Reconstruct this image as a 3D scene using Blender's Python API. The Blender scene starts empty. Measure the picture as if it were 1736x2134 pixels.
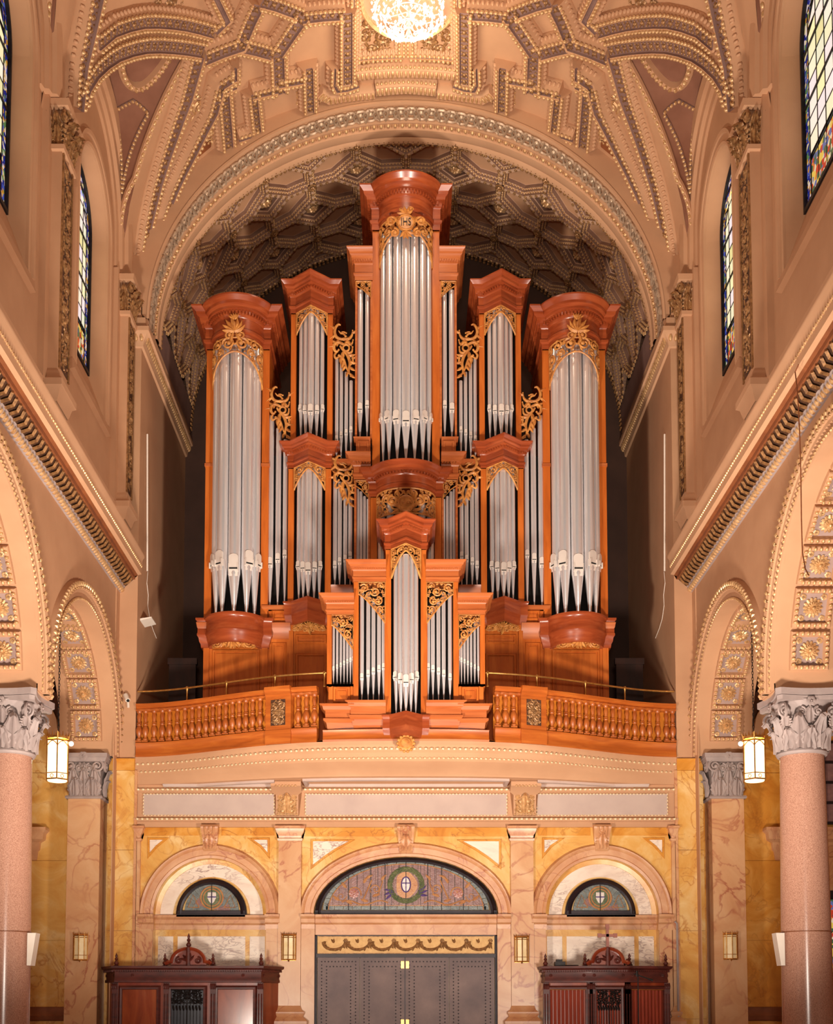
import bpy, math, random
from mathutils import Vector, Matrix
PI=math.pi
sin,cos,sqrt=math.sin,math.cos,math.sqrt
scene=bpy.context.scene
COL=scene.collection

# ---------------------------------------------------------------- camera (a shifted view camera, pitched up four degrees)
F=2500.;CX=846.;CY=1920.;TH=math.radians(4.0);EYE=1.65
CT,ST=cos(TH),sin(TH)
cam_d=bpy.data.cameras.new('camera')
cam=bpy.data.objects.new('camera',cam_d);COL.objects.link(cam)
cam.location=(0,0,EYE);cam.rotation_euler=(PI/2+TH,0,0)
cam_d.sensor_fit='VERTICAL';cam_d.sensor_height=36.0
cam_d.lens=36.0*F/2134.
cam_d.shift_x=(868-CX)/2134.;cam_d.shift_y=(CY-1067)/2134.
cam_d.clip_end=200
scene.camera=cam
scene.view_settings.view_transform='Standard';scene.view_settings.look='None'
scene.view_settings.gamma=1.0;scene.view_settings.use_curve_mapping=False
scene.view_settings.exposure=0.0

# ---------------------------------------------------------------- world, the photographer's two lamps in the nave and an added fill
world=bpy.data.worlds.new('world');scene.world=world;world.use_nodes=True
bg=world.node_tree.nodes['Background'];bg.inputs[0].default_value=(1.0,0.80,0.62,1);bg.inputs[1].default_value=0.022
def area_lamp(name,loc,target,size,power,col=(1,0.875,0.755),spread=150):
    d=bpy.data.lights.new(name,'AREA');d.shape='DISK';d.size=size;d.energy=power;d.color=col;d.spread=math.radians(spread)
    o=bpy.data.objects.new(name,d);COL.objects.link(o);o.location=loc
    o.rotation_euler=(Vector(target)-Vector(loc)).to_track_quat('-Z','Y').to_euler()
    return o
area_lamp('flood_and_fill',(-4.2,14.4,0.7),(0.8,27,17.6),1.4,900,spread=112)
area_lamp('flood_and_fill',(4.2,14.4,0.7),(-0.8,27,17.6),1.4,900,spread=112)
area_lamp('flood_and_fill',(0.0,-3.0,3.0),(0,27,11.0),1.2,520,spread=110)  # added fill behind the camera, lifts the frontal light

# ---------------------------------------------------------------- pixel of the 1736x2134 photograph -> point on a surface of the church
def ray(px,py):
    u=(px-CX)/F;v=(CY-py)/F
    return (u,CT-v*ST,ST+v*CT)
def hitY(px,py,Y):
    d=ray(px,py);t=Y/d[1];return Vector((d[0]*t,Y,EYE+d[2]*t))
def hitX(px,py,X):
    d=ray(px,py);t=X/d[0];return Vector((X,d[1]*t,EYE+d[2]*t))
VZ=17.9;VA=6.45;VB=5.05            # nave vault: ellipse springing height, half width, rise
def hitB(px,py,off=0.):
    d=ray(px,py);a=VA-off;b=VB-off;c=EYE-VZ
    q2=(d[0]/a)**2+(d[2]/b)**2;q1=2*c*d[2]/b**2;q0=(c/b)**2-1
    D=max(q1*q1-4*q2*q0,0)
    t=(-q1+sqrt(D))/(2*q2)
    return Vector((d[0]*t,d[1]*t,EYE+d[2]*t))

# ---------------------------------------------------------------- materials
MATS={}
def _nodes(name):
    m=bpy.data.materials.new(name);m.use_nodes=True
    nt=m.node_tree;b=nt.nodes['Principled BSDF'];MATS[name]=m
    return m,nt,b
def srgb(*c):
    out=[]
    for v in c:
        v/=255.;out.append(v/12.92 if v<=0.04045 else ((v+0.055)/1.055)**2.4)
    return tuple(out)+(1,)
def ramp(nt,fac,stops):
    r=nt.nodes.new('ShaderNodeValToRGB');e=r.color_ramp.elements
    e[0].position,e[0].color=stops[0];e[1].position,e[1].color=stops[-1]
    for p,c in stops[1:-1]:
        x=e.new(p);x.color=c
    nt.links.new(fac,r.inputs[0]);return r.outputs[0]
def coords(nt,scale=(1,1,1),rot=(0,0,0)):
    g=nt.nodes.new('ShaderNodeNewGeometry');mp=nt.nodes.new('ShaderNodeMapping')
    mp.inputs['Scale'].default_value=scale;mp.inputs['Rotation'].default_value=rot
    nt.links.new(g.outputs['Position'],mp.inputs['Vector']);return mp.outputs[0]
def noise(nt,vec,scale,detail=4,rough=.55,dist=0.):
    n=nt.nodes.new('ShaderNodeTexNoise');n.inputs['Scale'].default_value=scale;n.inputs['Detail'].default_value=detail
    n.inputs['Roughness'].default_value=rough;n.inputs['Distortion'].default_value=dist
    nt.links.new(vec,n.inputs['Vector']);return n.outputs['Fac']
def bump(nt,b,h,strength,dist=.02):
    n=nt.nodes.new('ShaderNodeBump');n.inputs['Strength'].default_value=strength;n.inputs['Distance'].default_value=dist
    nt.links.new(h,n.inputs['Height']);nt.links.new(n.outputs[0],b.inputs['Normal'])
def mat_noise(name,stops,scale=2.,rough=.6,metal=0.,stretch=(1,1,1),rot=(0,0,0),detail=4,dist=0.,bmp=0.,bscale=40.,spec=.5,coat=0.,nr=.55):
    m,nt,b=_nodes(name)
    v=coords(nt,stretch,rot);n=noise(nt,v,scale,detail,nr,dist)
    nt.links.new(ramp(nt,n,stops),b.inputs['Base Color'])
    b.inputs['Roughness'].default_value=rough;b.inputs['Metallic'].default_value=metal
    b.inputs['Specular IOR Level'].default_value=spec;b.inputs['Coat Weight'].default_value=coat
    b.inputs['Coat Roughness'].default_value=.15
    if bmp: bump(nt,b,noise(nt,v,bscale,3),bmp)
    return m
def two(c1,c2,a=.3,b=.7): return [(a,c1),(b,c2)]
def mat_emit(name,col,strength,base=(.8,.8,.8,1)):
    m,nt,b=_nodes(name)
    b.inputs['Base Color'].default_value=base;b.inputs['Emission Color'].default_value=col;b.inputs['Emission Strength'].default_value=strength
    b.inputs['Roughness'].default_value=.4
    return m
PLASTER=mat_noise('plaster',two(srgb(188,142,107),srgb(198,152,116)),1.2,.8,bmp=.06,bscale=30,spec=.25)
PLASTER2=mat_noise('cream_plaster',two(srgb(198,152,116),srgb(208,162,126)),1.2,.75,spec=.2)
LILAC=mat_noise('lilac_plaster',two(srgb(122,92,84),srgb(140,108,98)),2.,.7,spec=.25)  # lilac, darkened to put grazing-light shade into the rib undersides
LILAC2=mat_noise('pale_lilac_plaster',two(srgb(156,130,122),srgb(170,142,132)),2.,.7,spec=.25)
PANEL=mat_noise('pale_panel_plaster',two(srgb(184,162,152),srgb(194,172,160)),2.,.75,spec=.25)
GOLD=mat_noise('gilding',two(srgb(184,138,90),srgb(232,190,138)),14.,.38,.35,spec=.6)
GOLD2=mat_noise('dull_gilding',two(srgb(112,76,46),srgb(186,138,88)),18.,.42,.35,spec=.6)
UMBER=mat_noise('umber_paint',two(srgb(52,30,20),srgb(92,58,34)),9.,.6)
BROWN=mat_noise('brown_band',two(srgb(120,66,36),srgb(146,84,46)),3.,.6)
WOOD=mat_noise('cherry_wood',[(.2,srgb(162,76,24)),(.5,srgb(194,100,36)),(.8,srgb(212,120,50))],2.2,.36,stretch=(3,3,.35),detail=6,dist=.6,spec=.4,coat=.05)
WOODX=mat_noise('cherry_wood_lengthwise',[(.2,srgb(154,74,34)),(.5,srgb(184,100,52)),(.8,srgb(204,122,70))],2.2,.33,stretch=(.35,1,4),detail=6,dist=.6,spec=.4,coat=.05)
WOODR=mat_noise('red_cherry_wood',[(.2,srgb(120,48,22)),(.5,srgb(152,68,34)),(.8,srgb(180,92,50))],2.2,.27,stretch=(.35,1,4),detail=6,dist=.6,spec=.45,coat=.12)
CARVE=mat_noise('carved_limewood',two(srgb(166,98,44),srgb(222,156,82)),9.,.45,spec=.4)
OAK=mat_noise('honey_oak',[(.2,srgb(150,70,22)),(.5,srgb(180,92,32)),(.8,srgb(204,118,46))],2.,.4,stretch=(.5,1,5),detail=6,dist=.6,coat=.05)
BALM=mat_noise('oak_turned',[(.25,srgb(146,68,26)),(.75,srgb(188,104,44))],3.,.35,stretch=(2,2,.6),detail=5,coat=.2)
PIPE=mat_noise('pipe_metal',two(srgb(232,229,230),srgb(243,240,241)),3.,.25,.64,stretch=(6,6,.4),spec=.6)
PIPE2=mat_noise('pipe_mouth_metal',two(srgb(226,214,204),srgb(238,228,218)),3.,.45,.2,spec=.6)
BLACK=mat_noise('black_shadow_paint',two(srgb(10,8,8),srgb(18,14,12)),4.,.8)  # on the organ's back boards this black stands for interior shade
DARKWD=mat_noise('dark_case_wood',two(srgb(34,16,10),srgb(58,28,16)),3.,.6,stretch=(2,2,.5))
BACKW=mat_noise('recess_shade_wall',two(srgb(62,40,30),srgb(74,48,36)),1.5,.8)  # dark colour stands for the shade at the back of the recess
BRASS=mat_noise('brass',two(srgb(196,140,70),srgb(232,184,110)),10.,.28,.9)
IRON=mat_noise('black_iron',two(srgb(22,18,18),srgb(42,34,32)),12.,.5,.5)
GREY=mat_noise('grey_marble',two(srgb(150,134,130),srgb(174,156,150)),3.,.6,dist=.5,spec=.3)
BRONZE=mat_noise('bronze_door',[(.3,srgb(80,62,61)),(.6,srgb(100,79,74)),(.8,srgb(114,91,84))],1.6,.45,.3,detail=8,bmp=.1,bscale=60)
DARKFR=mat_noise('dark_bronze_frame',two(srgb(28,20,26),srgb(44,32,38)),5.,.4,.3)
MAHOG=mat_noise('mahogany',[(.2,srgb(92,28,15)),(.5,srgb(128,48,25)),(.8,srgb(158,74,40))],1.6,.3,stretch=(2.2,2.2,.35),detail=6,dist=.8,coat=.25)
MAHOG2=mat_noise('dark_mahogany',two(srgb(62,20,14),srgb(98,36,24)),4.,.5,stretch=(1,1,3),coat=.1)
CURT=mat_noise('rust_curtain',two(srgb(128,44,26),srgb(158,62,38)),6.,.85,stretch=(3,3,.4))
WHITE=mat_noise('white_enamel',two(srgb(232,218,202),srgb(240,228,214)),3.,.5)
FROST=mat_noise('frosted_sconce_glass',two(srgb(236,208,150),srgb(248,230,186)),6.,.35)
CREAMG=mat_noise('gilt_relief',two(srgb(206,156,88),srgb(228,182,112)),10.,.5)
def marble(name,c_lo,c_mid,c_hi,vein,scale,vscale,vw,rough=.22,stretch=(1,1,1)):
    m,nt,b=_nodes(name)
    v=coords(nt,stretch);n=noise(nt,v,scale,7,.6,1.2)
    base=ramp(nt,n,[(.28,c_lo),(.5,c_mid),(.72,c_hi)])
    w=nt.nodes.new('ShaderNodeTexNoise');w.inputs['Scale'].default_value=vscale;w.inputs['Detail'].default_value=6;w.inputs['Distortion'].default_value=1.8
    nt.links.new(v,w.inputs['Vector'])
    a=nt.nodes.new('ShaderNodeMath');a.operation='SUBTRACT';a.inputs[1].default_value=.5;nt.links.new(w.outputs['Fac'],a.inputs[0])
    c=nt.nodes.new('ShaderNodeMath');c.operation='ABSOLUTE';nt.links.new(a.outputs[0],c.inputs[0])
    f0=ramp(nt,c.outputs[0],[(0.,(1,1,1,1)),(vw,(0,0,0,1))]);msk=ramp(nt,noise(nt,v,.55,2),[(.38,(0,0,0,1)),(.62,(.85,.85,.85,1))]);mm=nt.nodes.new('ShaderNodeMath');mm.operation='MULTIPLY';nt.links.new(f0,mm.inputs[0]);nt.links.new(msk,mm.inputs[1]);f=mm.outputs[0]
    mx=nt.nodes.new('ShaderNodeMix');mx.data_type='RGBA'
    nt.links.new(f,mx.inputs[0]);nt.links.new(base,mx.inputs[6]);mx.inputs[7].default_value=vein
    nt.links.new(mx.outputs[2],b.inputs['Base Color']);b.inputs['Roughness'].default_value=rough
    return m
SIENA=marble('siena_marble',srgb(206,140,56),srgb(222,170,92),srgb(236,206,148),srgb(190,126,62),1.0,1.3,.03,.3)
SIENA2=marble('deep_siena_marble',srgb(188,112,30),srgb(212,144,56),srgb(232,178,98),srgb(160,92,36),1.0,1.2,.03,.3)
ROSE=marble('rose_marble',srgb(200,144,100),srgb(210,160,116),srgb(220,178,136),srgb(166,88,64),.9,.8,.03,.3)
ROSE2=marble('rose_marble_trim',srgb(190,130,90),srgb(204,148,104),srgb(216,168,126),srgb(168,98,72),1.5,1.3,.03,.35)
PAVON=marble('veined_white_marble',srgb(220,196,178),srgb(236,218,200),srgb(242,228,212),srgb(146,112,108),1.2,2.6,.05,.35,stretch=(1,1,2.4))
def granite():
    m,nt,b=_nodes('pink_granite')
    v=coords(nt);n=noise(nt,v,60.,3,.7)
    nt.links.new(ramp(nt,n,[(.3,srgb(150,106,88)),(.5,srgb(186,138,116)),(.68,srgb(206,162,138))]),b.inputs['Base Color'])
    b.inputs['Roughness'].default_value=.2
    return m
GRANITE=granite()
def glass_random(name,stops,strength,vor=None):
    "a lit leaded pane: each object takes its own tint"
    m,nt,b=_nodes(name)
    oi=nt.nodes.new('ShaderNodeObjectInfo')
    if vor:
        v=coords(nt);vo=nt.nodes.new('ShaderNodeTexVoronoi');vo.inputs['Scale'].default_value=vor
        nt.links.new(v,vo.inputs['Vector']);sp=nt.nodes.new('ShaderNodeSeparateColor');nt.links.new(vo.outputs['Color'],sp.inputs[0]);fac=sp.outputs[0]
    else: fac=oi.outputs['Random']
    c=ramp(nt,fac,stops);nt.links.new(c,b.inputs['Base Color']);nt.links.new(c,b.inputs['Emission Color'])
    b.inputs['Emission Strength'].default_value=strength;b.inputs['Roughness'].default_value=.25
    for e in nt.nodes:
        if e.type=='VALTORGB': e.color_ramp.interpolation='CONSTANT' if vor else 'LINEAR'
    return m
PANE=glass_random('daylit_pale_glass',[(0.,srgb(206,206,140)),(.3,srgb(236,232,206)),(.5,srgb(230,218,230)),(.7,srgb(242,232,176)),(1.,srgb(208,220,200))],.8)
BITS=glass_random('daylit_mosaic_glass',[(0.,srgb(30,40,130)),(.35,srgb(70,90,180)),(.5,srgb(220,210,160)),(.65,srgb(190,140,50)),(.8,srgb(230,220,220)),(.9,srgb(90,130,80))],.5,14.)
BITS2=glass_random('daylit_figure_glass',[(0.,srgb(190,60,40)),(.2,srgb(60,100,70)),(.4,srgb(226,200,90)),(.6,srgb(90,110,170)),(.75,srgb(225,215,180)),(.9,srgb(210,120,60))],.5,11.)
def dull_glass(name,c1,c2,em=.05):
    m=mat_noise(name,two(c1,c2),9.,.25,detail=6,bmp=.25,bscale=30)
    b=m.node_tree.nodes['Principled BSDF'];b.inputs['Emission Color'].default_value=c2;b.inputs['Emission Strength'].default_value=em
    return m
GMAUVE=dull_glass('mauve_leaded_glass',srgb(120,88,86),srgb(150,112,106))
GTEAL=dull_glass('teal_leaded_glass',srgb(92,98,98),srgb(130,134,128))
GTAN=dull_glass('tan_leaded_glass',srgb(170,112,76),srgb(196,144,96))
GGREEN=dull_glass('green_leaded_glass',srgb(70,84,60),srgb(120,122,84))
GPURP=dull_glass('violet_leaded_glass',srgb(74,56,104),srgb(98,78,130))
GWHITE=dull_glass('white_leaded_glass',srgb(210,196,186),srgb(226,214,202))
GROSE=dull_glass('rose_leaded_glass',srgb(150,92,86),srgb(176,120,106))
LEAD=mat_noise('lead_came',two(srgb(26,22,24),srgb(40,34,34)),8.,.5,.4)
LAMPG=mat_emit('lit_lantern_glass',srgb(255,232,178),1.7,srgb(250,236,200))
BULB=mat_emit('lit_bulb',(1,.95,.9,1),5.)
CRYST=mat_emit('lit_crystal',(1,.9,.84,1),.75,(.95,.9,.88,1))

# ---------------------------------------------------------------- mesh builder
def sgn(v): return (v>0)-(v<0)
class MB:
    def __init__(s): s.v=[];s.f=[];s.m=[];s.off=0
    def add(s,vs,fs,mi=0):
        o=len(s.v);s.v.extend([tuple(p) for p in vs]);s.f.extend([tuple(i+o for i in f) for f in fs]);s.m.extend([mi]*len(fs))
    def box(s,x0,y0,z0,x1,y1,z1,mi=0):
        s.add([(x0,y0,z0),(x1,y0,z0),(x1,y1,z0),(x0,y1,z0),(x0,y0,z1),(x1,y0,z1),(x1,y1,z1),(x0,y1,z1)],
              [(3,2,1,0),(4,5,6,7),(0,1,5,4),(1,2,6,5),(2,3,7,6),(3,0,4,7)],mi)
    def frame_box(s,c,ax,ay,az,mi=0):
        "box from centre and three half-axis vectors"
        c,ax,ay,az=Vector(c),Vector(ax),Vector(ay),Vector(az)
        P=[c+ax*i+ay*j+az*k for k in(-1,1) for i,j in((-1,-1),(1,-1),(1,1),(-1,1))]
        s.add(P,[(3,2,1,0),(4,5,6,7),(0,1,5,4),(1,2,6,5),(2,3,7,6),(3,0,4,7)],mi)
    def quad(s,a,b,c,d,mi=0): s.add([a,b,c,d],[(0,1,2,3)],mi)
    def grid(s,fn,nu,nv,mi=0,flip=False):
        vs=[fn(i/nu,j/nv) for j in range(nv+1) for i in range(nu+1)]
        fs=[]
        for j in range(nv):
            for i in range(nu):
                a=j*(nu+1)+i;q=(a,a+1,a+nu+2,a+nu+1);fs.append(q[::-1] if flip else q)
        s.add(vs,fs,mi)
    def lathe(s,prof,c=(0,0,0),seg=16,mi=0,a0=0.,a1=2*PI,sx=1.,sy=1.):
        full=abs(a1-a0-2*PI)<1e-6;n=seg if full else seg+1
        vs=[];fs=[]
        for r,z in prof:
            for i in range(n):
                a=a0+(a1-a0)*i/seg;vs.append((c[0]+r*sx*cos(a),c[1]+r*sy*sin(a),c[2]+z))
        for j in range(len(prof)-1):
            for i in range(seg):
                k=(i+1)%n;fs.append((j*n+i,j*n+k,(j+1)*n+k,(j+1)*n+i))
        s.add(vs,fs,mi)
    def sweep(s,path,normals,prof,mi=0,closed=False,caps=True,close_prof=False):
        "profile (side,out) swept along a 3D path; side = tangent x normal"
        n=len(path);path=[Vector(p) for p in path];rows=[]
        for i in range(n):
            a=path[i-1] if (i>0 or closed) else None;b=path[(i+1)%n] if (i<n-1 or closed) else None
            N=Vector(normals[i] if isinstance(normals,list) else normals).normalized()
            t1=(path[i]-a).normalized() if a is not None else None;t2=(b-path[i]).normalized() if b is not None else None
            if t1 is None:t1=t2
            if t2 is None:t2=t1
            s1=t1.cross(N).normalized();s2=t2.cross(N).normalized();S=(s1+s2)
            if S.length<1e-4:S=s1.copy()
            S.normalize();k=1/max(S.dot(s1),.35);S=S*k
            rows.append([path[i]+S*o+N*h for o,h in prof])
        m=len(prof);vs=[p for r in rows for p in r];fs=[]
        R=range(n) if closed else range(n-1);Q=range(m) if close_prof else range(m-1)
        for i in R:
            j=(i+1)%n
            for q in Q:
                w=(q+1)%m;fs.append((i*m+q,j*m+q,j*m+w,i*m+w))
        if caps and not closed:
            fs.append(tuple(range(m)));fs.append(tuple((n-1)*m+q for q in reversed(range(m))))
        s.add(vs,fs,mi)
    def plan(s,path,prof,mi=0,closed=False,caps=True):
        "profile (out,z) swept along a plan path of (x,y); out = right of travel"
        P=[(p[0],p[1],0) for p in path]
        n=len(P);rows=[]
        for i in range(n):
            a=P[i-1] if (i>0 or closed) else None;b=P[(i+1)%n] if (i<n-1 or closed) else None
            def nr(u,w):
                dx,dy=w[0]-u[0],w[1]-u[1];l=math.hypot(dx,dy) or 1;return Vector((dy/l,-dx/l))
            n1=nr(a,P[i]) if a else None;n2=nr(P[i],b) if b else None
            n1=n1 or n2;n2=n2 or n1;S=n1+n2
            if S.length<1e-4:S=n1.copy()
            S.normalize();S=S/max(S.dot(n1),.4)
            rows.append([(P[i][0]+S.x*o,P[i][1]+S.y*o,z) for o,z in prof])
        m=len(prof);vs=[p for r in rows for p in r];fs=[]
        for i in (range(n) if closed else range(n-1)):
            j=(i+1)%n
            for q in range(m-1): fs.append((i*m+q,i*m+q+1,j*m+q+1,j*m+q))
        if caps and not closed:
            fs.append(tuple(range(m)));fs.append(tuple((n-1)*m+q for q in reversed(range(m))))
        s.add(vs,fs,mi)
    def tube(s,path,rad,seg=6,mi=0,flat=1.,N=None,cap=True):
        path=[Vector(p) for p in path];n=len(path);vs=[];fs=[]
        up0=Vector(N) if N is not None else Vector((0,-1,0.02))
        for i in range(n):
            t=(path[min(i+1,n-1)]-path[max(i-1,0)])
            if t.length<1e-9:t=Vector((0,0,1))
            t.normalize();u=up0-t*up0.dot(t)
            if u.length<1e-3:u=Vector((1,0,0))-t*t.x
            u.normalize();w=t.cross(u);r=rad[i] if isinstance(rad,(list,tuple)) else rad
            for k in range(seg):
                a=2*PI*k/seg;vs.append(path[i]+u*(r*flat*cos(a))+w*(r*sin(a)))
        for i in range(n-1):
            for k in range(seg):
                q=(k+1)%seg;fs.append((i*seg+k,i*seg+q,(i+1)*seg+q,(i+1)*seg+k))
        if cap:
            fs.append(tuple(reversed(range(seg))));fs.append(tuple((n-1)*seg+k for k in range(seg)))
        s.add(vs,fs,mi)
    def egg(s,p,T,S,N,a,b,h,mi=0,seg=6):
        "half-egg standing on a surface: a along T, b along S, h along N"
        p=Vector(p);vs=[]
        for rr,hh in((1,0),(.78,.62)):
            for k in range(seg):
                q=2*PI*k/seg;vs.append(p+T*(a*rr*cos(q))+S*(b*rr*sin(q))+N*(h*hh))
        vs.append(p+N*h);fs=[]
        for k in range(seg):
            q=(k+1)%seg;fs.append((k,q,seg+q,seg+k));fs.append((seg+k,seg+q,2*seg))
        s.add(vs,fs,mi)
    def beads(s,path,normals,step,a,b,h,side=0.,out=0.,mi=0,seg=6,closed=False,margin=0.):
        path=[Vector(p) for p in path]
        if closed: path=path+[path[0]];normals=(normals+[normals[0]]) if isinstance(normals,list) else normals
        Ls=[(path[i+1]-path[i]).length for i in range(len(path)-1)];tot=sum(Ls)-2*margin
        if tot<=step*.5:return
        n=max(1,int(round(tot/step)));st=tot/n;i=0;acc=0.
        for k in range(n):
            d=margin+(k+.5)*st
            while i<len(Ls)-1 and acc+Ls[i]<d: acc+=Ls[i];i+=1
            f=(d-acc)/max(Ls[i],1e-9);p=path[i].lerp(path[i+1],f)
            if isinstance(normals,list):N=Vector(normals[i]).lerp(Vector(normals[i+1]),f).normalized()
            else:N=Vector(normals).normalized()
            T=(path[i+1]-path[i]).normalized();S=T.cross(N).normalized()
            s.egg(p+S*side+N*out,T,S,N,a,b,h,mi,seg)
    def mirrored(s):
        o=MB();o.v=[(-x,y,z) for x,y,z in s.v];o.f=[tuple(reversed(f)) for f in s.f];o.m=list(s.m);return o
    def build(s,name,mats,parent=None,smooth=40,kind=None,label=None,cat=None,group=None):
        if not isinstance(mats,(list,tuple)):mats=[mats]
        me=bpy.data.meshes.new(name)
        xs=[p[0] for p in s.v];ys=[p[1] for p in s.v];zs=[p[2] for p in s.v]
        c=Vector(((min(xs)+max(xs))/2,(min(ys)+max(ys))/2,min(zs)))
        me.from_pydata([(p[0]-c.x,p[1]-c.y,p[2]-c.z) for p in s.v],[],s.f)
        for m in mats:me.materials.append(m)
        if len(mats)>1:me.polygons.foreach_set('material_index',s.m)
        if smooth:
            me.polygons.foreach_set('use_smooth',[True]*len(s.f));me.set_sharp_from_angle(angle=math.radians(smooth))
        me.update()
        o=bpy.data.objects.new(name,me);COL.objects.link(o);o.location=c
        put(o,parent);tag(o,label,cat,group,kind)
        return o
def wloc(o):
    v=Vector((0,0,0))
    while o is not None: v+=o.location;o=o.parent
    return v
def put(o,parent):
    "parent without moving (things are never rotated at their root)"
    if parent is not None:
        o.parent=parent;o.location=Vector(o.location)-wloc(parent)
def tag(o,label=None,cat=None,group=None,kind=None):
    if label:o['label']=label
    if cat:o['category']=cat
    if group:o['group']=group
    if kind:o['kind']=kind
    return o
def thing(name,label,cat,loc=(0,0,0),group=None,kind=None,parent=None):
    o=bpy.data.objects.new(name,None);COL.objects.link(o);o.location=loc;o.empty_display_size=.2
    put(o,parent);return tag(o,label,cat,group,kind)
def inst(me,name,loc,parent=None,rotz=0.,rot=None,scale=None):
    o=bpy.data.objects.new(name,me);COL.objects.link(o);o.location=loc
    o.rotation_euler=rot if rot else (0,0,rotz)
    if scale:o.scale=scale
    put(o,parent);return o
def both(mb,name,mats,pl=None,pr=None,**k):
    "the mesh on the left of the nave axis and its mirror on the right"
    return mb.build(name,mats,pl,**k),mb.mirrored().build(name,mats,pr,**k)
def arc(cx,cz,r,a0,a1,n,rz=None):
    rz=r if rz is None else rz
    return [(cx+r*cos(a0+(a1-a0)*i/n),cz+rz*sin(a0+(a1-a0)*i/n)) for i in range(n+1)]

# ---------------------------------------------------------------- ornament generators
def leaf(mb,base,up,out,side,h,w,curl,mi=0,lob=5,n=10):
    "acanthus leaf: climbs along up, leans along out and curls over at the tip; lobed edges and a raised midrib"
    base,up,out,side=Vector(base),Vector(up),Vector(out),Vector(side);vs=[];fs=[];U=(-1,-.72,-.4,-.12,0,.12,.4,.72,1);c=len(U)
    for j in range(n+1):
        t=j/n;hh=h*(t if t<.8 else .8+.2*sin((t-.8)/.2*PI*.75)*.9);oo=curl*(t**3)+.02*h
        if t>.9:hh-=h*.1
        ww=w*.5*(.62+.5*sin(PI*min(t*1.05,1)))*(1-.5*t**4)
        for u in U:
            e=abs(u);lo=1+(.2*cos(t*lob*2*PI) if e>.6 else 0)*(1 if e==1 else .5)
            bow=(1-u*u)*w*.12+(.09*w if u==0 else 0)-(.07*w if e==.4 else 0)+(.05*w if e==.72 else 0)
            vs.append(base+up*(hh-(.05*h*e if e>.6 else 0))+out*(oo+bow)+side*(u*ww*lo))
    for j in range(n):
        for i in range(c-1):a=j*c+i;fs.append((a,a+1,a+c+1,a+c))
    mb.add(vs,fs,mi)
def spiral(mb,mapf,cx,cy,R,a0,turns,dr,th,mi=0,d=0.,n=None,seg=5,rin=.22):
    n=n or int(9*turns)+5;P=[];rad=[]
    for i in range(n+1):
        t=i/n;r=R*(1-(1-rin)*t);a=a0+dr*2*PI*turns*t
        P.append(mapf(cx+r*cos(a),cy+r*sin(a),d+th*.4*t));rad.append(th*(1-.4*t))
    N=Vector(mapf(cx,cy,d+.1))-Vector(mapf(cx,cy,d))
    mb.tube(P,rad,seg,mi,1.,N)
    e=P[-1];T,S=_basis(N);mb.egg(e,T,S,N.normalized(),th*1.7,th*1.7,th*1.5,mi)
def _basis(N):
    N=Vector(N).normalized();T=Vector((0,0,1)).cross(N)
    if T.length<1e-3:T=Vector((1,0,0))
    T.normalize();return T,N.cross(T)
def sprig(mb,mapf,x,y,ang,ln,wd,d,mi=0,n=4):
    "small pointed leaf lying on the carving"
    vs=[];fs=[];c,s_=cos(ang),sin(ang)
    for j in range(n+1):
        t=j/n;w=wd*sin(PI*(.12+.88*t))**.8*(1 if t<1 else .02);bend=.25*ln*t*t
        for u,h in((-1,0),(0,1),(1,0)):
            px,py=t*ln,u*w*.5+bend;vs.append(mapf(x+c*px-s_*py,y+s_*px+c*py,d+h*wd*.35))
    for j in range(n):
        for i in(0,1):a=j*3+i;fs.append((a,a+1,a+4,a+3))
    mb.add(vs,fs,mi)
def carve(mb,mapf,box,inside,seed,rmin,rmax,sym=False,tries=900,th=.2,mi=0,maxn=70,fill=160):
    "pierced scrollwork: spirals and leaves packed into the region inside(x,y)"
    rnd=random.Random(seed);x0,y0,x1,y1=box;cs=[]
    def clear(x,y,r):
        for k in range(8):
            a=k*PI/4
            if not inside(x+r*cos(a),y+r*sin(a)):return False
        return inside(x,y)
    for t in range(tries):
        if len(cs)>=maxn:break
        r=rmax*(1-t/tries)+rmin*(t/tries)
        x=rnd.uniform(x0 if not sym else max(x0,0),x1);y=rnd.uniform(y0,y1)
        if sym and x<r*.9:x=r*.95
        if not clear(x,y,r*.95):continue
        if any((x-a)**2+(y-b)**2<(.93*(r+c))**2 for a,b,c in cs):continue
        cs.append((x,y,r))
    for x,y,r in cs:
        a0=rnd.uniform(0,2*PI);dr=rnd.choice((-1,1));tu=rnd.uniform(1.15,1.5)
        lv=[(rnd.uniform(0,2*PI),rnd.uniform(.7,1.)) for _ in range(4)]
        for sg in ((1,-1) if sym else (1,)):
            mf=mapf if sg==1 else (lambda u,v,w:mapf(-u,v,w))
            spiral(mb,mf,x,y,r*.92,a0,tu,dr,r*th,mi)
            for an,l in lv: sprig(mb,mf,x+r*.55*cos(an),y+r*.55*sin(an),an+dr*.9,r*.75*l,r*.42,0.,mi)
            sprig(mb,mf,x,y,a0+2,r*.6,r*.4,r*.1,mi)
    # leaves fill what the scrolls leave open
    area=0
    for k in range(fill):
        x=rnd.uniform(x0 if not sym else max(x0,0),x1);y=rnd.uniform(y0,y1)
        if not inside(x,y):continue
        if min([math.hypot(x-a,y-b)-c for a,b,c in cs]+[9])<-.25*rmin:continue
        an=rnd.uniform(0,2*PI);l=rnd.uniform(1.3,2.2)*rmin
        if not inside(x+l*cos(an),y+l*sin(an)):continue
        for sg in ((1,-1) if sym else (1,)):
            mf=mapf if sg==1 else (lambda u,v,w:mapf(-u,v,w))
            sprig(mb,mf,x,y,an,l,l*.5,0.,mi,3)
    return cs
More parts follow.
